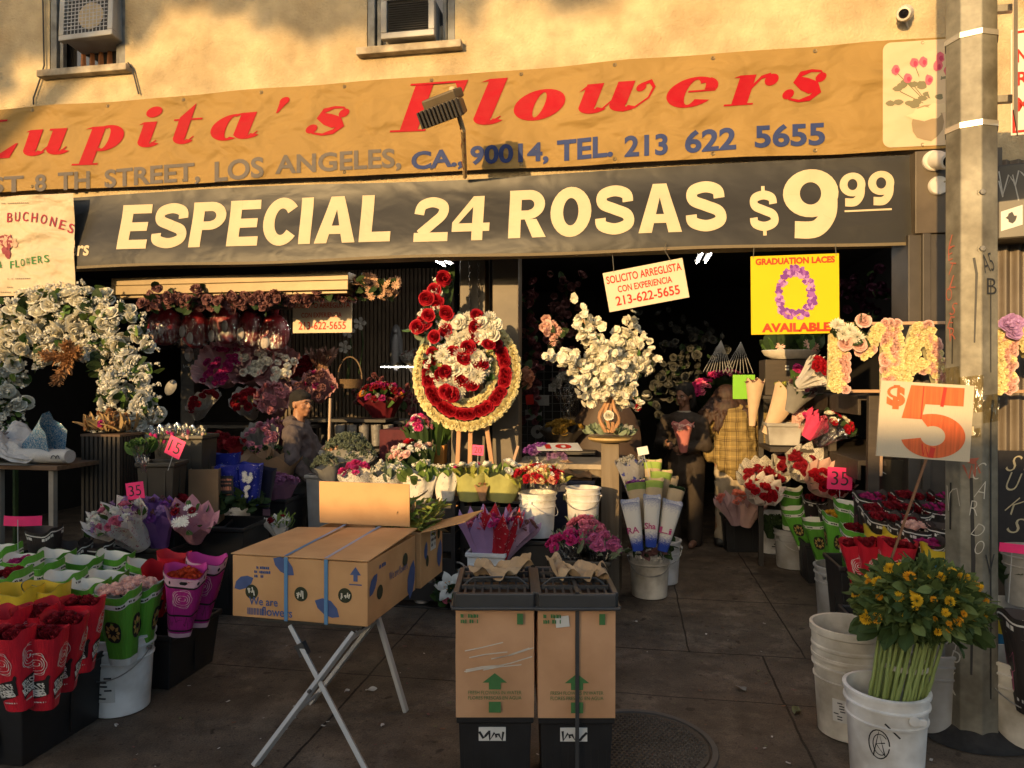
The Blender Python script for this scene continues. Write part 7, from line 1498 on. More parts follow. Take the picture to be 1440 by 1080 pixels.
def mex(t, W, H, rg):
    m = MB()
    for x, y in ((-.42, .93), (-.26, .86), (-.34, .80), (-.16, .76)): put(m, MUMS, (x * W, y * H, .06), (0, .3, 1), .05, rg)
    put(m, ROSES, (-.08 * W, .99 * H, .06), (0, .3, 1), .042, rg, 1); put(m, ROSES, (-.3 * W, .68 * H, .05), (0, 0, 1), .042, rg, 1); put(m, ROSES, (-.12 * W, .66 * H, .05), (0, 0, 1), .04, rg, 1)
    for i in range(10): leafput(m, V((rg.uniform(-.4, 0) * W, rg.uniform(.7, 1) * H, .03)), V((rg.uniform(-1, 1), rg.uniform(-.5, 1), .4)), .09, rg, 2)
    m.build('corner_blossoms', [P_CREAM, P_LPINK, G_DARK], t, False)
flower_letter('letter M of yellow carnations with pink roses and a white daisy corner', pM, 1165, 1268, 452, 550, LD, lambda x, y, r: (.16 < x < .30 and r.random() < .75) or (x > .74 and x < .9 and r.random() < .7) or (.35 < x < .6 and r.random() < .4), 1, mex)
pA = [[(.0, 0), (.22, 0), (.54, .97), (.38, .98)], [(.78, 0), (1.0, 0), (.62, .98), (.46, .98)], [(.24, .34), (.76, .34), (.68, .47), (.32, .47)]]
flower_letter('letter A of yellow carnations and pink roses behind the orange placard', pA, 1255, 1338, 455, 556, LD - .02, lambda x, y, r: (x > .55 and r.random() < .6) or r.random() < .12, 2)
def m2x(t, W, H, rg):
    m = MB()
    for i in range(9): put(m, CARN, (-.36 * W + rg.uniform(-.06, .08) * W, (.80 + .2 * rg.random()) * H, .05), (0, .2, 1), .045, rg)
    m.build('lilac_blossoms', P_LIL, t, False)
flower_letter('second letter M with lilac corner blossoms right of the pole', pM, 1400, 1500, 450, 552, LD - .25, lambda x, y, r: (.1 < x < .25 and r.random() < .7), 3, m2x)
x0, x1 = at(1150, 552, LD + .12), at(1480, 552, LD + .12); rk = thing('display_rack', 'dark wooden rack with pale edges carrying the flower letters', 'rack', (1.9, 4.75, 0)); IR = MT((-1.9, -4.75, 0))
def rbar(a, b, w, h, nm, mat): m = MB(); m.bar(a, b, w, h, up=(0, 1, 0)); wpart(m, nm, mat, rk, IR, False, .003)
yr = 4.80
for py, nm in ((550, 'shelf_rail'), (456, 'upper_rail')):
    a, b = onY(1172, py, yr - .02), onY(1480, py, yr - .06); a.y = b.y = yr - .02; b.z = a.z; rbar(a, b, .02, .035, nm, PALEW)
a = onY(1224, 560, yr + .1); rbar((a.x, yr + .1, 0), (a.x + .02, yr + .1, 1.51), .07, .05, 'post', RACK); rbar((a.x + .055, yr + .08, .98), (a.x + .062, yr + .08, 1.5), .018, .02, 'pale_strip', PALEW)
for z_, nm in ((1.50, 'top_board'), (1.07, 'middle_board')):
    m = MB(); m.box((1.80, 6.15, z_ - .02), (.62, 2.3, .035)); wpart(m, nm, RACK, rk, IR, False, .003)
    m = MB(); m.box((1.485, 6.15, z_ - .07), (.02, 2.3, .13)); wpart(m, 'front_lip', RACK, rk, IR, False, .003)
m = MB(); m.box((1.28, 6.1, 1.05), (.40, .5, .03)); wpart(m, 'side_board', RACK, rk, IR, False, .003)
for yy in (5.7, 7.25): rbar((1.50, yy, 0), (1.50, yy, 1.48), .05, .05, 'post', RACK)
bq(1156, 520, 5.0, (.5, -.65, .45), .22, .15, 'wrapped_bouquet', 'red rose bouquet in jagged white paper lying left of the letter M', WHITEP, [(ROSE_S, P_RED, .034, 16)], teeth=16, tooth=.12, seed=90, sx=.8)
c = at(1112, 505, 5.9); t = thing('oval_planter', 'long pale oval dish planter under the yellow sign', 'planter', (c.x, c.y, c.z)); m = MB(); m.lathe([(0, .002), (.15, .0), (.21, .03), (.235, .07), (.225, .075), (.2, .05), (0, .04)], 30, sx=1, sy=.5); m.build('dish', PLAST, t); m = MB(); rg = RR(3)
for i in range(70): leafput(m, V((rg.uniform(-.18, .18), rg.uniform(-.07, .07), .06)), V((rg.uniform(-.8, .8), rg.uniform(-.5, .5), 1)), rg.uniform(.09, .2), rg, rg.choice((0, 0, 1)))
m.build('leaves', [G_DARK, G_MID], t, False); m = MB(); [put(m, DAISY, (x, -.08, z), (0, -1, .2), .045, rg) for x, z in ((-.1, .1), (.12, .12), (.17, .09))]; m.build('blossoms', [P_LPINK, P_CREAM], t, False)
t = thing('planter_box', 'dark brown wooden box under the pale oval planter', 'box', (c.x + .02, c.y + .1, c.z - .30)); m = MB(); m.box((0, 0, .148), (.46, .3, .295)); m.build('body', RACK, t, False, .004); m = MB(); m.box((-.06, -.153, .24), (.03, .004, .015)); m.box((-.06, -.153, .215), (.03, .004, .015)); m.build('tape_marks', LBLW, t, False)
shelf('dark stand carrying the brown planter box', V((c.x + .02, c.y + .1, c.z - .302)), .5, .34, .03)
# kraft cones and cut flowers by the woman
bq(1112, 546, 5.75, (.42, -.15, .9), .42, .125, 'kraft_bouquet', 'pale kraft cone of green filler with one magenta bloom, leaning right by the woman', KRAFTL, [(SPRIG, G_YEL, .035, 22)], teeth=5, tooth=.04, seed=91, sy=.6, dome=.35)
bq(1062, 535, 5.9, (.05, -.1, 1), .38, .075, 'kraft_bouquet', 'upright narrow pale kraft cone behind the head of the woman', KRAFTL, [(SPRIG, P_DUSTY, .03, 8)], teeth=5, tooth=.06, seed=92, sy=.7)
bq(1122, 522, 5.6, (.3, -.3, .9), .1, .06, 'flower_bunch', 'small magenta carnation bunch on top of the leaning kraft cone', G_MID, [(CARN, P_HOT, .03, 10)], teeth=5, seed=93, dome=.6, cat='flowers')
t, W, H = board('green_card', 'plain bright green card upright right of the head of the woman', 'card', (1046, 544, 30, 34, 0), 6.0, M('bright_green_card', (.16, .42, .01), .5, .03), .003)
bq(984, 544, 7.3, (-.3, -.5, .7), .28, .15, 'flower_bunch', 'pink carnation bunch edged with white at left of the head of the woman', G_DARK, [(CARN, P_HOT, .036, 18), (CARN, P_PINK, .034, 6)], teeth=9, seed=94, cat='flowers', dome=.4)
bq(1022, 528, 7.4, (0, -.3, 1), .25, .20, 'flower_bunch', 'mixed pink and magenta blooms behind the head of the woman', G_DARK, [(CARN, P_HOT, .036, 12), (CARN, P_MAG, .034, 8), (ROSE_S, P_PINK, .03, 6)], leaves=(G_DARK, .07, 10, LEAF), teeth=9, seed=95, cat='flowers', dome=.3)
for px, py, l, n in ((1014, 512, 'grey hanging tassel of cords over the pink blooms, left of two', 10), (1042, 514, 'grey hanging tassel of cords over the pink blooms, right of two', 8)):
    t = thing('cord_tassel', l, 'tassel', at(px, py - 30, 6.4), 0, 'hanging cord tassels'); m = MB(); rg = RR(px)
    for i in range(n): a = (i / (n - 1) - .6) * .26; m.tube([(0, 0, .02), (a * .5, 0, -.12), (a, rg.uniform(-.03, .03), -.26)], .003, 4)
    m.build('cords', M('grey_cord', (.30, .29, .27), .6), t)
bq(1118, 582, 6.0, (.1, -.5, .8), .2, .13, 'flower_bunch', 'dried orange and pink blooms on the middle rack board', KRAFT, [(MUMS, P_ORG, .034, 10), (MUMS, P_DRY, .034, 8), (CARN, P_LPINK, .03, 6)], teeth=8, seed=96, cat='flowers', dome=.5)
bq(1136, 590, 5.7, (.4, -.5, .6), .2, .12, 'wrapped_bouquet', 'blush pink bouquet with jagged paper on the middle rack board', BLUSHP, [(CARN, P_LPINK, .034, 12), (CARN, P_HOT, .03, 4)], teeth=12, tooth=.14, seed=97); bq(1158, 588, 5.4, (.5, -.3, .7), .2, .12, 'wrapped_bouquet', 'hot pink paper fan bouquet on the middle rack board', HOTP, [(SPRIG, P_DRED, .02, 5)], teeth=9, tooth=.12, seed=98, sy=.5, dome=0)
bq(1183, 594, 5.2, (.5, -.5, .6), .26, .14, 'wrapped_bouquet', 'cellophaned rose bouquet with white ribbon at right of the rack board', CELLOB, [(ROSE_S, P_CREAM, .03, 6), (ROSE_S, P_RED, .03, 6)], leaves=(G_DARK, .07, 10, LEAF), teeth=8, seed=99)
bq(1128, 545, 5.5, (.3, -.4, .8), .22, .12, 'flower_bunch', 'loose pink and mauve flowers in shade left of the white wrapped roses', GREYP, [(CARN, P_PINK, .03, 7), (MUMS, P_DUSTY, .03, 8)], leaves=(G_DARK, .07, 16, LEAFN), teeth=8, seed=100, cat='flowers', dome=.7)
bin_('pale grey tub on the rack behind the elbow of the woman', (1.22, 6.1, 1.075), .26, .2, .18, GPL, ribs=False, name='tub', cat='tub')
# ---- bouquets and buckets on the floor at the right
c = onG(1045, 778); bin_('black bin of blush bouquets before the woman', (c.x, c.y + .13, 0), .34, .22, .34, BPL, R_(6), tagc=paper('blush_tag', (.6, .35, .32)))
bq(1030, 700, 6.35, (-.2, -.3, 1), .26, .16, 'wrapped_bouquet', 'blush paper bouquet of coral blooms in the black bin, nearest the woman', paper('lilac_blush_paper', (.50, .33, .34)), [(CARN, petal('coral_petals', (.62, .2, .15)), .032, 14)], teeth=14, tooth=.12, seed=101); bq(1056, 706, 6.3, (.15, -.3, 1), .24, .14, 'wrapped_bouquet', 'peach paper bouquet beside the coral one in the black bin', BLUSHP, [(CARN, petal('coral_petals', ()), .032, 8)], teeth=12, tooth=.08, seed=102)
for (px, py, d, ax, wr, pt, l, r) in ((1064, 664, 6.0, (-.15, -.5, .9), PW_SCR, P_DRED, 'jagged white paper bouquet of dark red roses, left of the white row', .17), (1075, 688, 5.8, (.2, -.5, .8), PW_RED, P_RED, 'white paper bouquet with large red petals print below the jagged ones', .16), (1093, 664, 6.0, (.1, -.4, .9), PW_SCR, P_DRED, 'narrow jagged white bouquet between the two large ones', .12), (1105, 648, 5.9, (.05, -.2, 1), WHITEP, P_DRED, 'dark red bouquet behind a plain white paper', .12), (1140, 652, 5.5, (.3, -.6, .8), PW_SCR, P_DRED, 'largest jagged white bouquet of dark red roses beside the 35 card', .19), (1168, 672, 5.2, (.2, -.5, .9), BLUSHP, P_RED, 'blush jagged paper bouquet behind the pink 35 card', .18), (1118, 636, 6.1, (.4, -.4, .8), DREDP, P_DRED, 'dark red wrapped bouquet in the shade above the white ones', .13)):
    bq(px, py, d, (ax[0], -.85, .6), .20, r, 'wrapped_bouquet', l, wr, [(ROSE_S, pt, .030, 20 if r > .13 else 10)], teeth=13, tooth=.17, seed=px, dome=.0, back=.38, rb=r * .5, sy=.62, group='jagged paper bouquets at the right')
price_card('neon pink card marked 35 standing among the white bouquets', at(1181, 673, 4.95), .165, .155, '35', 0, R_(-2), .2)
c = onG(1086, 780); bucket('white bucket with dark print between black bin and grey bucket', (c.x + .03, c.y + .12, 0), .14, .37, lab=(.1, .2, .05)); c = onG(1119, 803); bucket('grey bucket under the first green sleeves', (c.x, c.y + .14, 0), .145, .33, GPL, rz=.4); c = onG(1188, 880); bucket('grey bucket of red sleeves left of the yellow flowers', (c.x, c.y + .14, 0), .15, .36, GPL, rz=.6); c = onG(1155, 822); bin_('black bin between the two grey buckets', (c.x + .02, c.y + .15, 0), .26, .3, .32, BPL)
c = onG(1270, 850); bin_('black bin of dark printed sleeves behind the yellow flowers', (1.40, 4.08, 0), .5, .26, .34, BPL); bin_('tall black bin of dark rose sleeves by the corner column', (1.52, 4.52, 0), .66, .34, .52, BPL)
bq(1085, 735, 6.2, (0, -.2, 1), .14, .1, 'leaf_bunch', 'dark leaves hanging over the rim of the printed white bucket', G_DARK, [(SPRIG, G_DARK, .04, 8)], leaves=(G_DARK, .1, 30, LEAF), seed=110, cat='foliage')
TR = [('green', fC, 1116, 712, 5.85, 'green sleeve of pale blooms leaning left, first of the right group', -.35, .12, -.25), ('green', fC, 1146, 728, 5.55, 'green sleeve with white lining leaning left, second in the right group', -.25, .1, -.18), ('green', (P_GOLD, .97), 1178, 722, 4.9, 'green sleeve of golden blooms right of the leaning pair', .1, .12, 0),
 ('green', None, 1112, 686, 6.0, 'small green sleeve with white band above the leaning pair', 0, .1, 0), ('black', fR, 1146, 698, 5.75, 'black sleeve of dark red roses above the leaning green pair', 0, .25, 0), ('black', fR, 1112, 702, 6.1, 'black and white sleeve of dark red roses at left of the right group', 0, .2, -.1), ('green', fR, 1206, 740, 4.3, 'green sleeve of dark red roses above the red sleeves', .05, .2, 0), ('green', fC, 1218, 716, 4.62, 'green sleeve with white rim behind the red rose one', .1, .1, .1), ('green', None, 1194, 704, 4.85, 'green sleeve half hidden under the pink 35 card', 0, .1, 0), ('black', None, 1168, 712, 5.6, 'grey black sleeve between green ones under the pink card', 0, .1, 0), ('black', None, 1196, 724, 5.15, 'black sleeve behind the green one of dark red roses', 0, .12, 0),
 ('red', fR, 1206, 760, 4.0, 'red sleeve with white line rose, left of the right red pair', -.3, .15, -.12), ('red', fR, 1228, 760, 3.95, 'red sleeve with line rose in the middle of the right red group', .1, .15, -.05), ('red', fR, 1262, 762, 3.86, 'wide red sleeve with line rose before the dark sleeves', .12, .15, .08),
 ('blue', None, 1242, 742, 4.1, 'yellow topped sleeve between the red and black ones at right', .1, .3, 0), ('blue', None, 1266, 746, 4.08, 'blue sleeve with yellow lip behind the wide red sleeve', .1, .2, .1), ('blue', None, 1324, 768, 3.8, 'bright blue sleeve with yellow top beside the pole', .1, .1, .05)]
for i in range(12): TR.append(('black', fR if i % 4 else fM, 1224 + 27 * (i % 5) + 9 * (i // 5), 694 + 15 * (i // 5) + (i % 2) * 4, 4.42 - .14 * (i // 5), ('black sleeve of dark roses in the back row, %s from the rack post' % ['first', 'second', 'third', 'fourth', 'fifth'][i % 5], 'black sleeve of dark roses in the middle row, %s from the rack post' % ['first', 'second', 'third', 'fourth', 'fifth'][i % 5], 'black sleeve of dark roses in the front row, %s from the rack post' % ['first', 'second', 'third', 'fourth', 'fifth'][i % 5])[i // 5], .1, .25, 0))
for i, (px, py, d) in enumerate(((1288, 738, 4.02), (1322, 736, 4.0), (1270, 734, 4.1), (1302, 758, 3.9))): TR.append(('black', (fP, fC, None, fM)[i], px, py, d, ('black sleeve of blush roses with pink line drawing', 'black sleeve of pale blooms next to the corner of the pole', 'empty black printed sleeve behind the blush rose one', 'black sleeve of magenta blooms before the bright blue one')[i], .1, .12, 0))
for kd, fl, px, py, d, l, yw, tx, ty in TR: sleeve(kd, fl, px, py, d, l, yw, tx, ty, 1.05)
t = thing('black_funnel', 'dark brown bucket hanging under the flower letters by the rack post', 'bucket', at(1265, 665, 4.75)); m = MB(); m.lathe([(0, -.12), (.13, -.12), (.17, .1), (.15, .1), (.1, -.1)], 24); m.build('body', BRN, t); m = MB(); m.tube([(.165 * cos(R_(a)), -.165 * sin(R_(a)) * .8, .06 - .08 * sin(R_(a))) for a in range(0, 181, 15)], .004, 5); m.build('handle', STEEL, t); m = MB(); m.add([(.13, .0, .15), (.17, 0, .15), (.19, 0, -.06), (.14, 0, -.08)], [(0, 1, 2, 3)]); m.build('yellow_strip', M('yellow_tape', (.5, .33, .03), .5), t, False)
LEAFS = leaf_t(1, .24, .3)
# ---- yellow flowers in a bucket, stacked buckets
c = onG(1266, 1128); bk = bucket('clean white bucket of yellow flowers in the near right corner', (c.x, c.y + .15, 0), .150, .375, handle=False)
m = MB(); T = lambda a, z: (.1415 * cos(R_(a)), .1415 * sin(R_(a)), z)
fnb = lambda x, y: (lambda a: ((.1315 + .018 * y / .37 + .003) * cos(a), (.1315 + .018 * y / .37 + .003) * sin(a), y))(R_(-118) + x / .14)
stroke(m, arc(0, .20, .035, .055, 0, 350, 20), .004, fn=fnb); stroke(m, arc(.005, .20, .025, .04, 40, 300, 16), .003, fn=fnb); stroke(m, [(-.02, .15), (0, .25), (.02, .16), (-.01, .2), (.02, .21)], .004, fn=fnb); stroke(m, [(.02, .285), (.07, .235)], .006, fn=fnb); m.build('marker_scrawl', INK, bk, False); m = MB(); m.box((.07, -.138, .30), (.05, .02, .025)); m.lathe([(.02, 0), (.02, .012), (0, .014)], 14, frame((.05, -.14, .305), (0, -1, 0))); m.build('handle_lug', WPL, bk, False, .003)
sc = V((c.x + .0, c.y + .15, 0)); fb_ = thing('yellow_flower_bunch', 'big leafy bunch of yellow flowers with thick pale green stems in the bucket', 'flowers', (sc.x, sc.y, .05)); rg = RR(77); zneck = at(1275, 912, 2.65).z - .05; lean = V((.085, 0, 0))
m = MB()
for i in range(56):
    a = rg.uniform(0, 6.28) if i > 22 else R_(180 + i * 8); q = 1 if i <= 22 else rg.random(); x, y = .092 * q * cos(a), .092 * q * sin(a)
    p0 = V((x * .85 - .02, y * .85, 0)); p1 = V((x * 1.12 + rg.uniform(-.02, .02), y * 1.12, zneck)) + lean; k_ = rg.uniform(.6, 1.15); g_ = rg.uniform(-.1, .1); pts = [p0.lerp(p1, f) + rnd_dir(rg) * .003 for f in (0, .3 + g_, .34 + g_, .38 + g_, .68 + g_, .72 + g_, .76 + g_, 1)]; m.tube(pts, [r_ * k_ for r_ in (.0072, .0068, .0088, .0066, .0064, .0082, .0062, .006)], 7)
m.build('stems', M('pale_green_stem', (.24, .30, .09), .45, .18, 6, stretch=(3, 3, .5)), fb_)
m = MB()
for a in range(0, 6): m.lathe([(.088, zneck * .8 - .02 + a * .002), (.0885, zneck * .8 - .01 + a * .002)], 20, MT(lean * .8)); 
m.build('clear_tie', M('white_tie', (.6, .58, .5), .3), fb_)
m = MB(); cc = V((lean.x + .035, 0, zneck + .13)); RX, RYY, RZ = .222, .18, .15
for i in range(2300):
    d = rnd_dir(rg); q = rg.random() ** .45; p = cc + V((d.x * RX, d.y * RYY, d.z * RZ * (1 if d.z > 0 else .8))) * q; o_ = V((d.x, d.y, d.z * .5 - .15)); leafput(m, p, o_ + rnd_dir(rg) * .6, rg.uniform(.035, .07), rg, rg.choice((0, 0, 1, 1, 2)), rg.choice((LEAF, LEAFN, LEAFS)))
for i in range(16): a = rg.uniform(pi, 2 * pi); leafput(m, cc + V((RX * .75 * cos(a), RYY * .8 * sin(a), -.08)), V((cos(a), sin(a), -.5)), rg.uniform(.07, .11), rg, 0)
m.build('leaves', [petal('bunch_dark_leaves', (.05, .085, .025)), petal('bunch_leaves', (.085, .125, .035)), petal('bunch_light_leaves', (.15, .20, .06))], fb_, False)
m = MB(); fc = MB()
for i in range(74):
    d = rnd_dir(rg); d = V((d.x, -abs(d.y) if rg.random() < .75 else d.y, d.z)); 
    if d.z < -.45: continue
    p = cc + V((d.x * RX, d.y * RYY, d.z * RZ)) * rg.uniform(.92, 1.08); s = rg.uniform(.011, .027); put(m, MUMS, p, d + V((0, -.5, .5)) + rnd_dir(rg) * .4, s, rg, rg.choice((0, 0, 1)))
m.build('blossoms', [petal('yellow_petals', (.82, .52, .03)), petal('amber_petals', (.74, .36, .02))], fb_, False)
c = onG(1208, 1052); bucket('stack of nested dirty white buckets left of the yellow flowers', (c.x, c.y + .15, 0), .150, .36, WPD, handle=False, lab=(.075, .10, .09), stack=0, rz=-.5)
t = thing('bucket', 'topmost nested white bucket with a nicked rim on the stack', 'bucket', (c.x, c.y + .15, .185)); m = MB(); m.lathe([(.143, .145), (.156, .15), (.154, .20), (.158, .205), (.158, .215), (.154, .22), (.157, .265), (.163, .27), (.164, .30), (.158, .302), (.150, .30), (.135, .14)], 36); m.build('body', WPD, t)
c = onG(1318, 1032); bucket('grey bucket in the shade behind the yellow flowers, left of the pole', (c.x, c.y + .1, 0), .14, .36, GPL, handle=False)
# ---- galvanised street pole with straps, bolts, sign and graffiti
GALV = M('galvanised_steel', (.215, .20, .155), .55, .15, 30, metal=.2, stain=.5, sscale=5, bump=.06, bscale=50); GRIME = M('black_grime', (.02, .018, .016), .9, .5, 20, bump=.6, bscale=25)
pc = onG(1381, 1048); pc.y += .10; pole = thing('street_pole', 'galvanised eight-sided street pole with graffiti, tape and steel straps', 'pole', (pc.x, pc.y, 0), math.atan2(-pc.x, pc.y))
R0 = .106; AP = R0 * cos(R_(22.5)); m = MB(); m.lathe([(R0 * 1.02, 0), (R0, 1.2), (R0 * .97, 5.5)], 8, Matrix.Rotation(R_(22.5), 4, 'Z')); m.build('shaft', GALV, pole, False, .004)
PF = lambda k, o=.0015: Matrix.Rotation(R_(45 * k), 4, 'Z') @ Matrix(((1, 0, 0, 0), (0, 0, -1, -AP * 1.02 - o), (0, 1, 0, 0), (0, 0, 0, 1)))   # painted face k: x right, y up
m = MB(); DK = M('dark_slot_paint', (.02, .019, .018), .6)
for k, pts, w in ((0, [(0, .30), (.008, .8), (.0, 1.16)], [.008, .016, .012]), (0, [(.012, 1.75), (.02, 2.05), (.01, 2.12)], [.006, .010, .01]), (1, [(0, .2), (0, 1.42)], .007), (1, [(0, 1.40), (.012, 1.50)], [.007, .014]), (-1, [(-.01, .92), (-.008, 1.13)], .010), (-1, [(-.0, 1.27), (-.012, 1.36), (-.0, 1.42)], [.006, .014, .006]), (1, [(.0, 1.62), (.0, 2.02)], .005), (-1, [(0, 1.66), (.004, 1.86)], .006)): stroke(m, pts, w, z=0, T=PF(k))
rg = RR(6); letter(m, 'A5', -.03, 2.05, .055, .08, None, -.01, T=PF(1), z=.0003, rot=.3); letter(m, 'B', -.02, 1.96, .05, .07, None, -.01, T=PF(1), z=.0003); letter(m, 'V', -.03, .74, .05, .09, None, -.01, T=PF(1), z=.0003)
m.build('black_marks', DK, pole, False)
m = MB()
for i, ch in enumerate('APK'): letter(m, ch, -.035 + .012 * (i % 2), .40 - i * .11, .055 + .01 * i, .10, None, -.02, .35, T=PF(-1), z=.0003, rot=-.3 + .25 * i)
for i, ch in enumerate('CARDO'): letter(m, ch, .01 * sin(i * 2), 1.16 - i * .082, .032 + .008 * (i % 2), .07 + .012 * cos(i), None, -.022, .3, T=PF(0), z=.0006, rot=-.35 + .2 * (i % 3))
stroke(m, scribble(rg, -.03, .95, .07, .2), .004, z=.0006, T=PF(-1)); m.build('white_graffiti', M('chalk_paint', (.50, .47, .40), .7), pole, False)
m = MB()
for i, ch in enumerate('LETLOSER'): letter(m, ch, -.02 + .01 * sin(i * 3), 2.18 - i * .06, .035, .055, None, -.015, .3, T=PF(-1), z=.0006, rot=.3 * sin(i * 2))
stroke(m, scribble(rg, -.03, 1.12, .06, .14), .008, z=.0009, T=PF(0)); m.poly([(-.03, 1.24, .0009), (.03, 1.25, .0009), (.01, 1.22, .0009), (-.01, 1.225, .0009)], PF(0)); m.build('red_graffiti', M('faded_red_paint', (.38, .10, .06), .7), pole, False)
m = MB()
for k, y, h, w in ((0, 1.44, .17, .09), (1, 1.40, .13, .085), (0, 1.33, .05, .07), (-1, 1.55, .1, .09)): m.poly([(-w / 2, y, .003), (w / 2, y + .01, .003), (w / 2, y + h, .003), (-w / 2, y + h - .01, .003)], PF(k))
m.build('tape', film('clear_tape_film', (.85, .78, .6), .07), pole, False); m = MB(); m.poly([(-.045, 1.345, .0045), (.01, 1.345, .0045), (.01, 1.385, .0045), (-.045, 1.385, .0045)], PF(0)); m.build('paper_scrap', M('old_paper', (.55, .45, .28), .7), pole, False)
STR = M('strap_steel', (.6, .56, .48), .25, .1, 10, metal=.6)
for py in (37, 167):
    z_ = CAM.z + (540 - py) / FPX * 3.05; m = MB(); m.lathe([(R0 * 1.0, z_ - .012), (R0 * 1.03, z_ - .012), (R0 * 1.03, z_ + .012), (R0 * 1.0, z_ + .012)], 8, Matrix.Rotation(R_(22.5), 4, 'Z')); m.build('strap', STR, pole, False)
for py in (265, 346):
    z_ = CAM.z + (540 - py) / FPX * 3.03; m = MB(); m.lathe([(.026, 0), (.026, .006), (.018, .01), (.018, .014)], 18, PF(.5, .0) @ MT((0, z_, -.012))); m.lathe([(.012, .012), (.012, .026), (0, .027)], 6, PF(.5, .0) @ MT((0, z_, -.012))); m.build('bolt', M('dull_bolt', (.2, .19, .17), .5, metal=.5), pole, False)
m = MB(); rg = RR(2); m.grid(lambda u, v: ((.10 + .13 * v + .012 * sin(u * 6 * pi + 1) * v) * cos(u * 2 * pi), (.10 + .10 * v + .012 * sin(u * 6 * pi + 1) * v) * sin(u * 2 * pi), .05 * (1 - v) ** 2 + .004), 64, 8); m.build('grime_collar', GRIME, pole)
SG = M('sign_back_tan', (.30, .23, .13), .5, .1, 8)
t = thing('street_sign', 'tan street sign seen almost edge-on, strapped to the pole', 'sign', pc + V((.17, -.02, 3.03))); m = MB(); Ts = Matrix.Rotation(R_(62), 4, 'Z'); b = MB(); b.box((0, 0, 0), (.40, .004, .62)); m.add(b.v, b.f, Ts); m.build('panel', SG, t, False); m = MB()
for z_ in (-.2, .2): m.box((-.06, .0, z_), (.10, .03, .03))
m.build('bracket', STR, t, False)
t, W, H = board('red_white_sign', 'white sign with red border and red letters at the right edge above the pole sign', 'sign', (1458, 112, 62, 150, 0), 3.6, M('sign_white', (.58, .52, .44), .5, .05), .004, yaw=R_(-10)); m = MB(); rect_frame(m, W * .94, H * .96, .012, .002, T=MT((0, 0, .001))); letter(m, 'NO', -W * .38, H * .18, .1, .07, None, .02, z=.002); letter(m, 'RE', -W * .38, -.02, .09, .07, None, .02, z=.002); letter(m, 'ME', -W * .38, -H * .28, .09, .07, None, .02, z=.002); m.build('lettering', SIGNR, t, False)
# ---- what shows right of the pole
t = thing('utility_box', 'black box covered in white graffiti with a splattered sticker, right of the pole', 'box', M4=face(at(1452, 280, 4.3), R_(-18))); m = MB(); m.box((0, 0, -.12), (.36, .46, .25)); m.build('casing', M('graffiti_black', (.05, .042, .03), .45, .2, 5), t, False, .012); m = MB(); rg = RR(12)
for i in range(4): stroke(m, scribble(rg, -.17 + .07 * i, .0, .07, .2, 4), .007, z=.007)
stroke(m, [(-.17, .19), (-.15, .05), (-.10, .16), (-.07, .0)], .007, z=.0072); m.build('white_graffiti', M('chalk_paint', ()), t, False); m = MB(); m.poly([(-.16, -.18, .008), (-.05, -.15, .008), (-.05, -.03, .008), (-.16, -.06, .008)]); m.build('sticker', LBLW, t, False); m = MB(); m.poly([(-.105 + rg.uniform(.015, .04) * cos(i * .5), -.105 + rg.uniform(.015, .04) * sin(i * .5), .009) for i in range(12)]); m.build('splat', INK, t, False)
t, W, H = board('stall_banner', 'red and teal strip banner with white and black lettering right of the pole', 'banner', (1470, 345, 140, 46, 0), 4.7, vinyl('red_strip', (.42, .02, .04)), .003); m = MB(); m.poly([(-W * .5, -H * .12, .002), (W * .5, -H * .12, .002), (W * .5, H * .2, .002), (-W * .5, H * .2, .002)]); m.build('black_band', DK, t, False); m = MB(); letter(m, 'ZUGO', -W * .46, -H * .08, .16, .06, None, .015, z=.004); m.build('white_lettering', CAMW, t, False); m = MB(); m.poly([(-W * .5, -H * .3, .003), (-W * .38, -H * .3, .003), (-W * .38, -H * .18, .003), (-W * .5, -H * .18, .003)]); m.poly([(-W * .5, H * .3, .003), (-W * .42, H * .3, .003), (-W * .42, H * .46, .003), (-W * .5, H * .46, .003)]); m.build('teal_patches', M('teal_print', (.03, .25, .22), .5), t, False)
t, W, H = board('phone_board', 'black board with pink phone digits above the lilac flower letter', 'sign', (1470, 412, 140, 82, 0), 4.72, M('board_black', (.03, .028, .03), .5), .005); m = MB(); letter(m, '.5655', -W * .48, H * .12, .19, .085, None, .02, z=.002); letter(m, '.1316', -W * .48, -H * .22, .19, .085, None, .02, z=.002); m.build('pink_digits', M('pink_digit', (.55, .06, .14), .5), t, False); m = MB(); letter(m, 'BETCS', -W * .44, -H * .36, .15, .06, None, -.01, z=.004, rot=.05); m.build('white_scrawl', M('chalk_paint', ()), t, False); m = MB(); letter(m, '0001', -W * .44, -H * .48, .17, .045, None, 0, z=.002); stroke(m, scribble(RR(3), -W * .48, -H * .42, .2, .06, 7), .006, z=.003); m.build('brown_scrawl', M('brown_print', (.22, .12, .05), .6), t, False)
t, W, H = board('graffiti_panel', 'black panel with large pale graffiti under the flower letters right of the pole', 'panel', (1450, 702, 84, 136, 0), 4.2, M('panel_black', (.022, .02, .02), .35), .01); m = MB(); rg = RR(22)
for j in range(2):
    for i, ch in enumerate(('SUKS', 'NUOM')[j]): letter(m, ch, -W * .40 + j * .1 + .01 * sin(i * 3), H * .30 - i * .12, .06 + .02 * (i % 2), .11, None, -.012, .35, z=.002, rot=-.4 + .3 * sin(i * 2 + j))
m.build('graffiti', M('pale_graffiti', (.42, .36, .22), .7), t, False)
price_card('neon pink card pointing right beside the pole', at(1424, 771, 3.5), .12, .045, '', 0, R_(-5), .25)
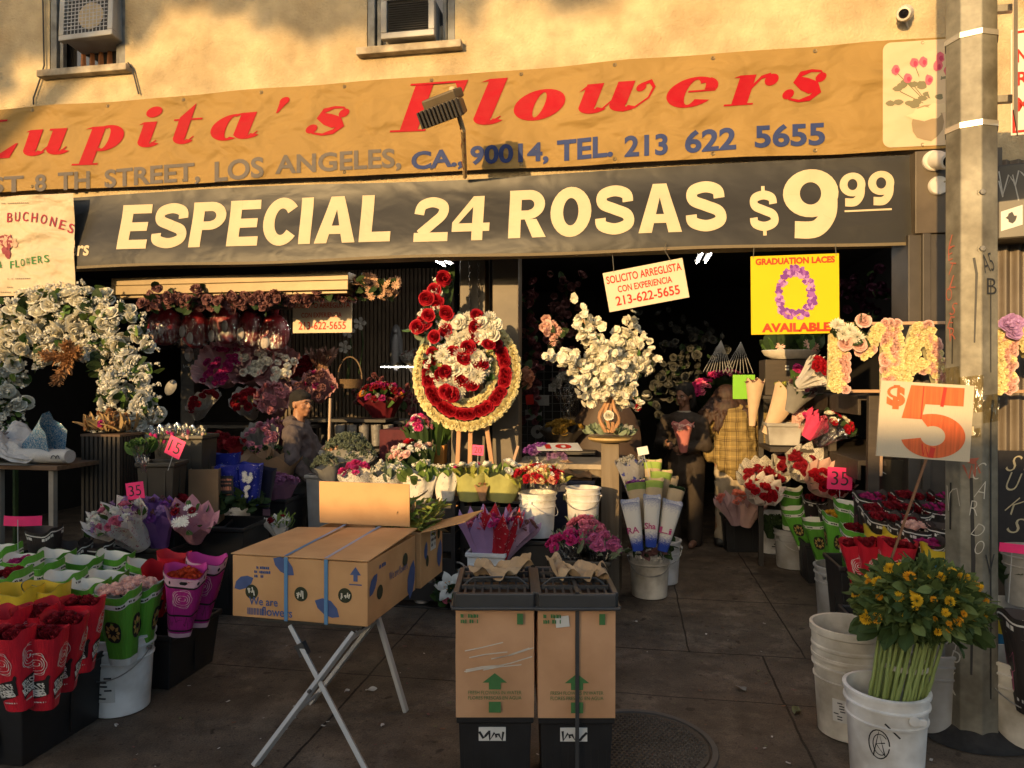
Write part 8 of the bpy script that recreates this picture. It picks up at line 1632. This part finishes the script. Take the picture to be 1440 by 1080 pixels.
bq(1440, 800, 3.75, (0, -.1, 1), .16, .16, 'leafy_plant', 'dark leafy plant in the shade right of the pole', G_DARK, [(SPRIG, G_DARK, .04, 6)], leaves=(G_DARK, .11, 50, LEAF), seed=120, cat='plant'); c = at(1448, 900, 3.7); bucket('grey beige pot of the dark leafy plant right of the pole', (c.x, c.y, .42), .12, .30, M('beige_pot', (.30, .27, .22), .6), handle=False); bin_('white crate under the beige pot right of the pole', (c.x - .04, c.y + .02, 0), .34, .3, .416, WPL, ribs=False, taper=1.0, name='crate', cat='crate')
c = onG(1462, 1062); bucket('white bucket of black printed sleeves at the right edge', (c.x, c.y + .15, 0), .15, .36, WPD)
sleeve('black', fC, 1450, 862, 3.02, 'black sleeve with pink line drawing at the right edge', .05, .05, -.05, 1.25); sleeve('blue', None, 1418, 864, 3.4, 'yellow edge of a blue sleeve peeping out behind the pole', 0, .1, 0, 1.0)
# ---- blue printed sleeves in the bucket at the left
for i, (px, py, d, dx, w, mt, l) in enumerate(((318, 638, 5.35, -.06, .22, BLUEF, 'tallest blue sleeve with white dots at the back of the bucket'), (322, 655, 5.15, -.03, .21, BLUEF, 'blue dotted sleeve with dark panel at front left of the bucket'), (353, 652, 5.1, .05, .17, BLUEF, 'blue sleeve with white blossom drawing at front right of the bucket'), (374, 658, 5.25, .16, .15, M('navy_film', (.02, .02, .04), .3), 'dark navy sleeve leaning right beside the blue ones'))):
    t = flat_sleeve(l, px, py, d, (dx, -.06, 1), .30, .12, w, mt, group='blue printed sleeves'); m = MB()
    if i == 1:
        fp = lambda x, y: (x, -.066 - .02 * y, y); m.poly([fp(*q) for q in ((-.065, .06), (.065, .06), (.07, .24), (-.07, .24))]); m.build('dark_panel', M('dark_panel', (.03, .03, .035), .4), t, False); m = MB(); fq = lambda x, y: (x, -.069 - .02 * y, y); [dashes(m, -.05, z, .1, h, fq, seed=3) for z, h in ((.205, .014), (.18, .01), (.135, .028), (.10, .01))]; m.build('print', M('rust_print', (.5, .2, .12), .5), t, False)
    if i == 2:
        r3 = RR(2)
        for j in range(14): put(m, DAISY, (r3.uniform(-.04, .04), -.067, r3.uniform(.05, .25)), (0, -1, .1), r3.uniform(.014, .026), r3, 0, .2)
        m.build('blossom_print', M('white_film_print', (.62, .58, .5), .5), t, False)
# ---- flowers deep inside, most petal colours darkened to stand for shade
rg = RR(50)
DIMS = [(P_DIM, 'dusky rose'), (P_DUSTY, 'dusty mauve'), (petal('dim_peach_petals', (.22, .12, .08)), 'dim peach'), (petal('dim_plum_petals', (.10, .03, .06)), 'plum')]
def dim_garland(label, pts, d, r, mat, n, tp, seed):
    r7 = RR(seed); c = at(*pts[0], d); t = thing('flower_garland', label, 'flower garland', c, 0, 'flower garlands in the shade'); m = MB(); lf = MB()
    for i in range(n):
        u = r7.random() * (len(pts) - 1); k = min(int(u), len(pts) - 2); f = u - k; p = at(pts[k][0] * (1 - f) + pts[k + 1][0] * f, pts[k][1] * (1 - f) + pts[k + 1][1] * f, d) - c + rnd_dir(r7) * r * r7.random(); put(m, tp, p, rnd_dir(r7) + V((0, -1, 0)), r7.uniform(.03, .05), r7)
        if i % 2: leafput(lf, p, rnd_dir(r7), .09, r7, 0)
    m.build('blossoms', mat, t, False); lf.build('leaves', G_DARK, t, False); return t
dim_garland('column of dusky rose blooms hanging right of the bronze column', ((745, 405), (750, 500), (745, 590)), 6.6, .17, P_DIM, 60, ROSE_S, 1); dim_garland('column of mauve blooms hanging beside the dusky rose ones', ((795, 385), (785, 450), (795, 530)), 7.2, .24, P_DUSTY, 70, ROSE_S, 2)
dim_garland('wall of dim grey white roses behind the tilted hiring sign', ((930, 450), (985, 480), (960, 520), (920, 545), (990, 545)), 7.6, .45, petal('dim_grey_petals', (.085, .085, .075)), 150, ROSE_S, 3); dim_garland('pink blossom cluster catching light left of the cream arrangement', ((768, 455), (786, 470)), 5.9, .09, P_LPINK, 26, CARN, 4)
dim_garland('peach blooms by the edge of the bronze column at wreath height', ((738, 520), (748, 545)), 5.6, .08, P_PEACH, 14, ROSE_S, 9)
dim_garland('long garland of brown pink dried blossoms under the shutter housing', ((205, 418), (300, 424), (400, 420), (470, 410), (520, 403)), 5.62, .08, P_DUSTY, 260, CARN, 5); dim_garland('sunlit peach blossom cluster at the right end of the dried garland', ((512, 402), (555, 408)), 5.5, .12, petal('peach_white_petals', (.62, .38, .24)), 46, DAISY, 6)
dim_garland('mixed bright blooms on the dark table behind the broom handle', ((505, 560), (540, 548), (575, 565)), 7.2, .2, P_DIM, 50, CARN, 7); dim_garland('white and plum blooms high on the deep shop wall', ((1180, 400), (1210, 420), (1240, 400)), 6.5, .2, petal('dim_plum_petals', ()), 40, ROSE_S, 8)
shelf('dark table of bright blooms behind the broom handle', at(540, 590, 7.2), .8, .5); shelf('deep dark wall shelf behind the women', at(950, 560, 8.4), 2.4, .4)
bq(535, 555, 7.0, (0, -.4, 1), .3, .25, 'flower_bunch', 'mixed red, orange and green blooms in shade left of the wreath', DREDP, [(CARN, P_DRED, .04, 14), (MUMS, P_ORG, .045, 3), (CARN, P_MAG, .04, 10), (SPRIG, P_GREYW, .04, 8)], leaves=(G_MID, .1, 18, LEAF), seed=130, cat='flowers', dome=.5)
bq(452, 500, 7.0, (0, -.1, 1), .24, .10, 'dried_bunch', 'dull pink dried grass bunch standing on the shelf right of the man', KRAFT, [(SPRIG, P_DUSTY, .03, 6)], leaves=(petal('dull_pink_grass', (.24, .14, .11)), .16, 50, LEAFN), seed=131, cat='flowers', dome=.2)
t = thing('wicker_basket', 'small dim wicker basket on the shelf behind the broom handle', 'basket', at(492, 546, 7.0)); m = MB(); m.lathe([(0, 0), (.10, 0), (.13, .09), (.12, .09), (.09, .02)], 20); m.build('body', M('dim_wicker', (.12, .075, .035), .7, .3, 60), t); m = MB(); m.tube([(.125 * cos(R_(a)), 0, .09 + .22 * sin(R_(a))) for a in range(0, 181, 15)], .008, 6); m.build('handle', M('dim_wicker', ()), t)
shelf('dark shelf of cups and baskets right of the man', at(490, 588, 6.95), .9, .4); shelf('lower shelf of grey cups right of the man', at(495, 628, 6.9), .8, .4)
for i in range(5):
    t = thing('glass_cup', 'pale grey patterned cup on the lower shelf, %s from the broom handle' % ['first', 'second', 'third', 'fourth', 'fifth'][i], 'cup', at(478 + 17 * i, 627, 6.75), 0, 'cups on the lower shelf'); m = MB(); m.lathe([(0, .0), (.04, .0), (.05, .2), (.045, .2), (.035, .02)], 16); m.build('body', pattern('cup_pattern', (.22, .21, .2), (.05, .05, .05), 40, .2, rough=.3), t)
for i, (px, py) in enumerate(((518, 562), (500, 562))): pass
t = thing('figure_relief', 'tall pale robed figure relief on the slatted wall left of the wreath', 'relief', M4=face(at(557, 486, 7.6))); m = MB(); m.ell((0, -.02, 0), (.075, .25, .02), 18, 12); m.build('mandorla', M('relief_grey', (.07, .07, .075), .6, .2, 20), t); m = MB(); m.tube([(0, -.22, .02), (0, -.1, .03), (0, .05, .03), (0, .12, .02)], [.055, .05, .042, .02], 12); m.ell((0, .15, .03), (.026, .034, .025), 12, 8); m.build('figure', M('relief_pale', (.13, .13, .135), .6, .15, 30), t)
bq(580, 500, 7.5, (0, -.5, .8), .2, .14, 'flower_bunch', 'misty lilac filler bunch right of the robed figure relief', GREYP, [(SPRIG, P_GREYW, .03, 20), (SPRIG, P_DUSTY, .03, 20)], seed=132, cat='flowers')
for i, (px, py) in enumerate(((506, 455), (485, 488), (490, 466))):
    t = thing('orchid_bloom', 'dim white orchid bloom before the slatted wall, %s of three' % ('uppermost', 'lowest', 'middle')[i], 'flower', M4=face(at(px, py, 7.1))); m = MB(); m.tpl(daisy_t(i, 5), Matrix.Scale(.075, 4), 0); m.build('petals', P_GREYW, t, False); m = MB(); m.tube([(0, 0, -.02), (.02, -.2, -.04), (-.02, -.5, -.03)], .006, 5); m.build('stem', G_DARK, t)
t = thing('red_cloth', 'dark red cloth hanging over a table left of the frame stand', 'cloth', at(570, 640, 6.4)); m = MB(); m.grid(lambda u, v: ((u - .5) * .45, .03 * sin(u * 20) * (1 - v) - .05, -.45 + v * .68), 30, 8); m.grid(lambda u, v: ((u - .5) * .45, -.05 + v * .4, .23), 4, 4); m.build('fabric', M('dark_red_cloth', (.075, .006, .012), .8), t)
t = thing('ribbed_bin', 'dark ribbed bin in the shade under the bright blooms', 'bin', (at(500, 640, 6.6).x + .1, at(500, 640, 6.6).y + .4, 0)); m = MB(); m.lathe([(0, .0), (.2, .0), (.24, .85), (.25, .86), (.23, .86)], 32); m.build('body', BRN, t)
c = at(470, 685, 5.75); bin_('grey tub of misty white filler flowers in front of the man', (c.x + .04, c.y + .1, 0), .5, .34, at(480, 668, 5.7).z, GPL, ribs=False, name='tub', cat='tub')
bq(490, 640, 5.8, (.1, -.15, 1), .22, .24, 'filler_bunch', 'round mass of grey green misty filler right of the broom handle', GREYP, [(SPRIG, petal('misty_green', (.16, .19, .13)), .035, 130)], seed=133, cat='flowers', dome=.75, teeth=6); bq(458, 655, 5.6, (-.2, -.15, 1), .16, .12, 'filler_bunch', 'smaller misty filler bunch at the left of the tub', GREYP, [(SPRIG, petal('misty_green', ()), .03, 50)], seed=134, cat='flowers', dome=.7, teeth=6)
# roller shutter housing and its strip
t = thing('shutter_housing', 'long bronze shutter housing under the black banner at left', 'shutter box', (onY(320, 400, 5.2).x, 5.2, onY(320, 399, 5.2).z)); m = MB(); wv = onY(487, 400, 5.2).x - onY(155, 400, 5.2).x; m.box((0, .06, .035), (wv, .16, .062)); m.box((0, .05, -.035), (wv, .15, .074)); m.box((0, .06, -.085), (wv - .04, .1, .022)); m.build('casing', M('bronze_housing', (.19, .135, .065), .45, .1, 8, metal=.2), t, False, .004)
# ================================================================ PEOPLE
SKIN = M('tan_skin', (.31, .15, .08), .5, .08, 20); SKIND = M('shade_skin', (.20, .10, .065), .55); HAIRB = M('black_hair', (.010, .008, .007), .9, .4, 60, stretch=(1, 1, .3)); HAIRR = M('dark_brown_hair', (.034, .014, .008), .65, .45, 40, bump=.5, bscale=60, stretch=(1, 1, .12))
def grow(mb, name, mat, parent, vox, sm=4, disp=0):
    """one continuous surface grown from overlapping limbs"""
    o = mb.build(name, mat, parent); r = o.modifiers.new('merge', 'REMESH'); r.mode = 'VOXEL'; r.voxel_size = vox; r.use_smooth_shade = True
    s = o.modifiers.new('soften', 'SMOOTH'); s.iterations = sm; s.factor = .5
    if disp:
        tx = bpy.data.textures.new('folds', 'CLOUDS'); tx.noise_scale = .075; d = o.modifiers.new('folds', 'DISPLACE'); d.texture = tx; d.strength = disp; d.mid_level = .5
    return o
def limb(mb, pts, rs): 
    q = [V(p) for p in pts]; mb.tube(q, rs, 12)
    for p, r in zip(q, rs): mb.ell(p, (r, r, r), 10, 6)
def head(mb, c, fwd, s=1):
    """c: centre of the skull; fwd: where the face looks"""
    f = V(fwd).normalized(); x = f.cross(V((0, 0, 1))).normalized(); Rm = Matrix((x, f, x.cross(f))).transposed(); T = lambda a, b, d: V(c) + Rm @ (V((a, b, d)) * s)
    mb.ell(T(0, -.012, .025), (.075 * s, .094 * s, .088 * s), 20, 14, Rm); mb.ell(T(0, .025, -.035), (.058 * s, .066 * s, .078 * s), 18, 12, Rm); mb.ell(T(0, .062, -.088), (.028 * s, .022 * s, .022 * s), 12, 8, Rm)
    mb.ell(T(0, .098, -.022), (.014 * s, .018 * s, .014 * s), 10, 8, Rm); mb.tube([T(0, .082, .02), T(0, .104, -.018)], [.009 * s, .013 * s], 8); mb.ell(T(0, .082, .022), (.05 * s, .015 * s, .012 * s), 12, 8, Rm)
    mb.ell(T(0, .088, -.055), (.024 * s, .012 * s, .008 * s), 10, 6, Rm); mb.ell(T(0, .086, -.067), (.021 * s, .012 * s, .008 * s), 10, 6, Rm)
    for k in (-1, 1): mb.ell(T(k * .076, -.01, -.01), (.010 * s, .02 * s, .03 * s), 10, 8, Rm); mb.ell(T(k * .042, .062, -.03), (.022 * s, .02 * s, .022 * s), 10, 8, Rm)
    return T, Rm
def face_parts(T, Rm, s, par, brow=True):
    for k in (-1, 1):
        m = MB(); m.ell(T(k * .030, .084, .004), (.011 * s, .005 * s, .0045 * s), 10, 6, Rm); ey = m.build('eye', M('eye_white', (.35, .32, .3), .3), par); m = MB(); m.ell(T(k * .030, .0895, .004), (.0045 * s, .003 * s, .0045 * s), 10, 6, Rm); m.build('iris', M('eye_dark', (.015, .01, .008), .2), ey)
    m = MB()
    for k in (-1, 1): m.tube([T(k * .014, .096, .020), T(k * .032, .096, .027), T(k * .048, .086, .020)], [.002 * s, .003 * s, .0015 * s], 6)
    m.build('eyebrows', HAIRB, par); m = MB(); m.tube([T(-.022, .091, -.061), T(0, .099, -.0605), T(.022, .091, -.061)], [.002 * s, .0035 * s, .002 * s], 6); m.build('lips', M('lip_line', (.17, .06, .045), .5), par)
def hand(mb, w, d, palm_n, curl=.4, s=1):
    """wrist, direction, palm normal: palm, four unequal fingers, thumb off the side"""
    w = V(w); d = V(d).normalized(); n = V(palm_n); n = (n - d * n.dot(d)).normalized(); x = d.cross(n); R3 = Matrix((x, d, n)).transposed()
    mb.ell(w + d * .045 * s, (.038 * s, .05 * s, .016 * s), 12, 8, R3)
    for i, l in enumerate((.065, .075, .07, .055)):
        b = w + d * .085 * s + x * (.027 - .018 * i) * s; p = [b]; a = 0
        for k in range(3): a += curl * (.6 + .3 * k); p.append(p[-1] + (d * cos(a) + n * sin(a)) * l * s * (.42, .33, .25)[k])
        mb.tube(p, [.009 * s, .0085 * s, .0078 * s, .0065 * s], 8)
    b = w + d * .03 * s + x * .034 * s; mb.tube([b, b + (x * .7 + d * .6 + n * .2) * .03 * s, b + (x * .7 + d * 1.5 + n * .7) * .035 * s], [.012 * s, .010 * s, .008 * s], 8)
# ---- man with the broom handle
MC = at(424, 600, 6.15); man = thing('person', 'man in a grey hooded sweatshirt holding a broom handle, looking right', 'person', (MC.x, MC.y, 0), R_(8)); hz = at(424, 568, 6.15).z
m = MB(); T, Rm = head(m, (.0, 0, hz), (.86, -.5, .0), .98)
limb(m, [(-.02, 0, hz - .06), (-.03, 0, hz - .24)], [.05, .056]); limb(m, [(-.03, 0, 1.12), (-.01, 0, .98), (0, 0, .84)], [.115, .115, .12]); limb(m, [(-.03, -.16, 1.13), (.0, -.235, .93), (.15, -.22, .78)], [.052, .04, .028]); limb(m, [(-.02, .13, 1.12), (.12, .10, .95), (.235, -.02, 1.0)], [.052, .04, .028])
for k in (-1, 1): limb(m, [(0, k * .09, .82), (.02 * k, k * .1, .45), (-.02, k * .11, .09)], [.09, .065, .045]); limb(m, [(-.03, k * .11, .05), (.14, k * .12, .03)], [.04, .03])
hand(m, (.165, -.215, .765), (.25, -.05, -1), (.3, .5, 0), .35); hand(m, (.245, -.03, 1.0), (.7, -.5, .1), (.6, .6, 0), .9); grow(m, 'body', SKIN, man, .0065, 3); face_parts(T, Rm, .98, man)
m = MB(); m.ell(T(0, -.022, .052), (.083, .102, .076), 20, 14, Rm); m.ell(T(0, -.06, .0), (.074, .06, .07), 16, 10, Rm); m.ell(T(0, .048, .070), (.062, .038, .032), 14, 8, Rm); grow(m, 'hair', HAIRB, man, .007, 3)
HOOD = M('grey_hoodie', (.085, .066, .066), .9, .12, 12, bump=.3, bscale=120); m = MB(); limb(m, [(-.03, 0, 1.12), (-.01, 0, .98), (0, 0, .86), (0, 0, .80)], [.135, .14, .14, .135]); m.ell((-.03, 0, 1.15), (.12, .185, .085), 16, 10)
limb(m, [(-.03, -.155, 1.15), (.0, -.24, .93), (.14, -.22, .79)], [.078, .066, .044]); limb(m, [(-.02, .14, 1.14), (.12, .11, .95), (.20, .02, .99)], [.075, .062, .044]); m.ell((-.085, 0, 1.245), (.075, .10, .055), 14, 10); m.tube([(.05, -.075, 1.215), (-.06, -.095, 1.25), (-.12, 0, 1.265), (-.06, .095, 1.25), (.05, .075, 1.215)], .03, 10); grow(m, 'hoodie', HOOD, man, .012, 3, .045)
m = MB()
for k in (-1, 1): limb(m, [(0, k * .08, .86), (.02 * k, k * .1, .45), (-.02, k * .11, .1)], [.125, .095, .075])
grow(m, 'trousers', M('dark_olive_trousers', (.045, .042, .034), .85, .15, 8), man, .014, 3, .03)
m = MB()
for k in (-1, 1): limb(m, [(-.05, k * .11, .05), (.16, k * .12, .04)], [.05, .042])
grow(m, 'shoes', M('dark_shoe', (.02, .02, .02), .5), man, .012)
a = at(465, 560, 6.02); b = at(458, 800, 6.02); t = thing('broom_handle', 'pale wooden broom handle upright in the hand of the man', 'broom', (b.x, b.y, 0)); m = MB(); m.tube([(0, 0, .04), (a.x - b.x, 0, a.z)], .0125, 10); m.build('handle', M('pale_handle', (.42, .30, .2), .5, .15, 8), t); m = MB(); m.box((0, 0, .05), (.3, .05, .08)); m.build('brush', SHELF, t, False, .01)
# ---- woman in the plaid shirt, seen from behind
def plaid():
    mt, N, L, B = newmat('olive_plaid'); tc = N.new('ShaderNodeTexCoord'); sx = N.new('ShaderNodeSeparateXYZ'); L.new(tc.outputs['Object'], sx.inputs[0]); no = N.new('ShaderNodeTexNoise'); no.inputs['Scale'].default_value = 7; L.new(tc.outputs['Object'], no.inputs['Vector']); out = None
    for sock, f, ph in ((0, 11.5, .2), (2, 11.5, .0)):
        a = N.new('ShaderNodeMath'); a.operation = 'MULTIPLY_ADD'; L.new(sx.outputs[sock], a.inputs[0]); a.inputs[1].default_value = f; w = N.new('ShaderNodeMath'); w.operation = 'MULTIPLY_ADD'; L.new(no.outputs[0], w.inputs[0]); w.inputs[1].default_value = .35; w.inputs[2].default_value = ph; L.new(w.outputs[0], a.inputs[2])
        fr = N.new('ShaderNodeMath'); fr.operation = 'FRACT'; L.new(a.outputs[0], fr.inputs[0]); r = N.new('ShaderNodeValToRGB'); r.color_ramp.interpolation = 'CONSTANT'; e = r.color_ramp.elements; e[0].color = (1, 1, 1, 1); e[1].position = .42; e[1].color = (.55, .5, .42, 1)
        for p, c in ((.52, (1, 1, 1)), (.60, (.62, .56, .48)), (.68, (1, 1, 1)), (.90, (1.5, 1.45, 1.3)), (.95, (1, 1, 1))): k = e.new(p); k.color = (*c, 1)
        L.new(fr.outputs[0], r.inputs[0])
        if out is None: out = r.outputs[0]
        else:
            mx = N.new('ShaderNodeMix'); mx.data_type = 'RGBA'; mx.blend_type = 'MULTIPLY'; mx.inputs[0].default_value = 1; L.new(out, mx.inputs[6]); L.new(r.outputs[0], mx.inputs[7]); out = mx.outputs[2]
    mx = N.new('ShaderNodeMix'); mx.data_type = 'RGBA'; mx.blend_type = 'MULTIPLY'; mx.inputs[0].default_value = 1; L.new(out, mx.inputs[6]); mx.inputs[7].default_value = (.21, .15, .052, 1); L.new(mx.outputs[2], B.inputs['Base Color']); B.inputs['Roughness'].default_value = .85; return mt
WC = at(1032, 600, 6.85); wo = thing('person', 'woman in an olive plaid shirt and pale trousers with long dark hair, seen from behind', 'person', (WC.x, WC.y, 0), R_(-4)); wo.scale = (1.14, 1.0, 1.05); hz = at(1022, 564, 6.85).z / 1.05
m = MB(); T, Rm = head(m, (-.055, .04, hz), (.1, 1, -.35), .98); limb(m, [(-.05, .02, hz - .07), (-.02, -.01, hz - .17)], [.05, .06]); limb(m, [(0, 0, 1.18), (.02, 0, 1.0), (.03, 0, .84)], [.12, .125, .14]); limb(m, [(-.17, 0, 1.22), (-.22, .08, 1.0), (-.14, .3, 1.0)], [.055, .045, .03]); limb(m, [(.18, 0, 1.22), (.25, .08, 1.02), (.12, .3, 1.08)], [.055, .045, .03])
for k in (-1, 1): limb(m, [(.03 + k * .09, 0, .8), (.02 + k * .1, .02, .45), (.0 + k * .11, 0, .09)], [.1, .07, .045]); limb(m, [(k * .11, -.03, .05), (k * .12, .14, .03)], [.04, .03])
hand(m, (-.14, .31, 1.0), (.3, 1, .1), (1, -.3, 0), .7); hand(m, (.12, .31, 1.08), (-.3, 1, .1), (-1, -.3, 0), .7); grow(m, 'body', SKIN, wo, .0075, 3); face_parts(T, Rm, .98, wo)
m = MB(); m.ell(T(0, -.03, .035), (.112, .122, .112), 20, 14, Rm); m.ell(T(0, -.05, -.08), (.13, .09, .10), 16, 10, Rm); rg = RR(4)
for i in range(56):
    x = rg.uniform(-1, 1); l = rg.uniform(.24, .42) * (1 - .25 * abs(x)); b0 = V((-.055 + x * .10, .04 - .085 * math.sqrt(1 - x * x * .9), hz + .05)); w_ = rg.uniform(-.03, .03)
    m.tube([b0, b0 + V((x * .06 + w_, -.035, -.11)), b0 + V((x * .10 - w_ * .6, -.06 - rg.uniform(0, .03), -l * .6)), b0 + V((x * .12 + w_, -.055 - rg.uniform(0, .03), -l * .85)), b0 + V((x * .12 + w_ * 1.6 + .01, -.06, -l))], [.024, .022, .018, .012, .004], 6)
o = grow(m, 'hair', HAIRR, wo, .008, 1)
m = MB(); limb(m, [(0, 0, 1.17), (.01, 0, 1.02), (.02, 0, .9), (.02, 0, .80)], [.165, .17, .185, .195]); m.ell((0, 0, 1.23), (.225, .12, .10), 18, 12); limb(m, [(-.18, 0, 1.22), (-.235, .08, 1.0), (-.15, .27, 1.0)], [.09, .075, .055]); limb(m, [(.19, 0, 1.22), (.265, .06, 1.0), (.14, .27, 1.07)], [.09, .08, .055]); m.ell((-.19, .02, .86), (.07, .09, .09), 12, 8); grow(m, 'plaid_shirt', plaid(), wo, .012, 3, .05)
m = MB(); m.ell((.03, 0, .80), (.19, .14, .16), 16, 10)
for k in (-1, 1): limb(m, [(.03 + k * .08, 0, .76), (.02 + k * .078, .0, .6), (.02 + k * .08, .02, .42), (.01 + k * .085, 0, .1)], [.112, .105, .09, .084])
grow(m, 'trousers', M('pale_beige_trousers', (.33, .27, .19), .85, .08, 8), wo, .014, 3, .03); m = MB()
for k in (-1, 1): limb(m, [(k * .11, -.04, .05), (k * .12, .16, .04)], [.05, .042])
grow(m, 'shoes', M('dark_shoe', ()), wo, .012)
# ---- second woman in the shade, with a wrapped bouquet
SC_ = at(962, 600, 6.95); w2_ = thing('person', 'woman in dark coat with pale collar, in deep shade left of the plaid shirt', 'person', (SC_.x, SC_.y, 0), R_(-25)); hz = at(966, 556, 6.95).z; m = MB(); T, Rm = head(m, (0, 0, hz), (-.25, -1, -.2), .95); limb(m, [(0, .01, hz - .07), (0, .02, hz - .17)], [.048, .055]); limb(m, [(0, 0, 1.18), (0, 0, .85)], [.11, .125]); limb(m, [(-.17, 0, 1.2), (-.22, -.03, .98), (-.08, -.22, .98)], [.05, .04, .028]); limb(m, [(.17, 0, 1.2), (.2, -.03, .98), (.1, -.2, .95)], [.05, .04, .028])
for k in (-1, 1): limb(m, [(k * .09, 0, .8), (k * .1, .02, .45), (k * .11, 0, .09)], [.09, .065, .045]); limb(m, [(k * .11, .03, .05), (k * .12, -.14, .03)], [.04, .03])
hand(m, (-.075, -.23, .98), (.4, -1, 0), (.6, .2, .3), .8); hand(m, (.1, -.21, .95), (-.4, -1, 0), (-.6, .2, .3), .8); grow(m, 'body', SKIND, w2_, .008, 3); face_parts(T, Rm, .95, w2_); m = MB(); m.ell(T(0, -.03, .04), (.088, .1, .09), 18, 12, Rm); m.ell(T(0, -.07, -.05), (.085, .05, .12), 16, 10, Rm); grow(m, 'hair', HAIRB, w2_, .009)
m = MB(); limb(m, [(0, 0, 1.17), (0, 0, .95), (0, 0, .7)], [.15, .15, .17]); m.ell((0, 0, 1.22), (.2, .11, .09), 16, 10); limb(m, [(-.17, 0, 1.2), (-.23, -.03, .98), (-.09, -.2, .98)], [.08, .07, .05]); limb(m, [(.17, 0, 1.2), (.22, -.03, .98), (.1, -.18, .95)], [.08, .07, .05]); grow(m, 'coat', M('dark_coat', (.03, .02, .013), .8), w2_, .014, 3, .03); m = MB(); m.lathe([(.075, hz - .19), (.07, hz - .155), (.062, hz - .15)], 18); m.build('collar', M('pale_collar', (.35, .31, .24), .7), w2_); m = MB()
for k in (-1, 1): limb(m, [(k * .09, 0, .8), (k * .1, .02, .45), (k * .11, 0, .05)], [.12, .09, .07])
grow(m, 'trousers', M('dark_coat', ()), w2_, .016)
bq(960, 596, 6.45, (-.05, -.35, .95), .28, .10, 'wrapped_bouquet', 'pink and white paper cone held by the woman in the dark coat', paper('salmon_paper', (.62, .22, .2)), [(CARN, P_LPINK, .03, 6)], teeth=5, tooth=.06, seed=140, sy=.7, dome=0)
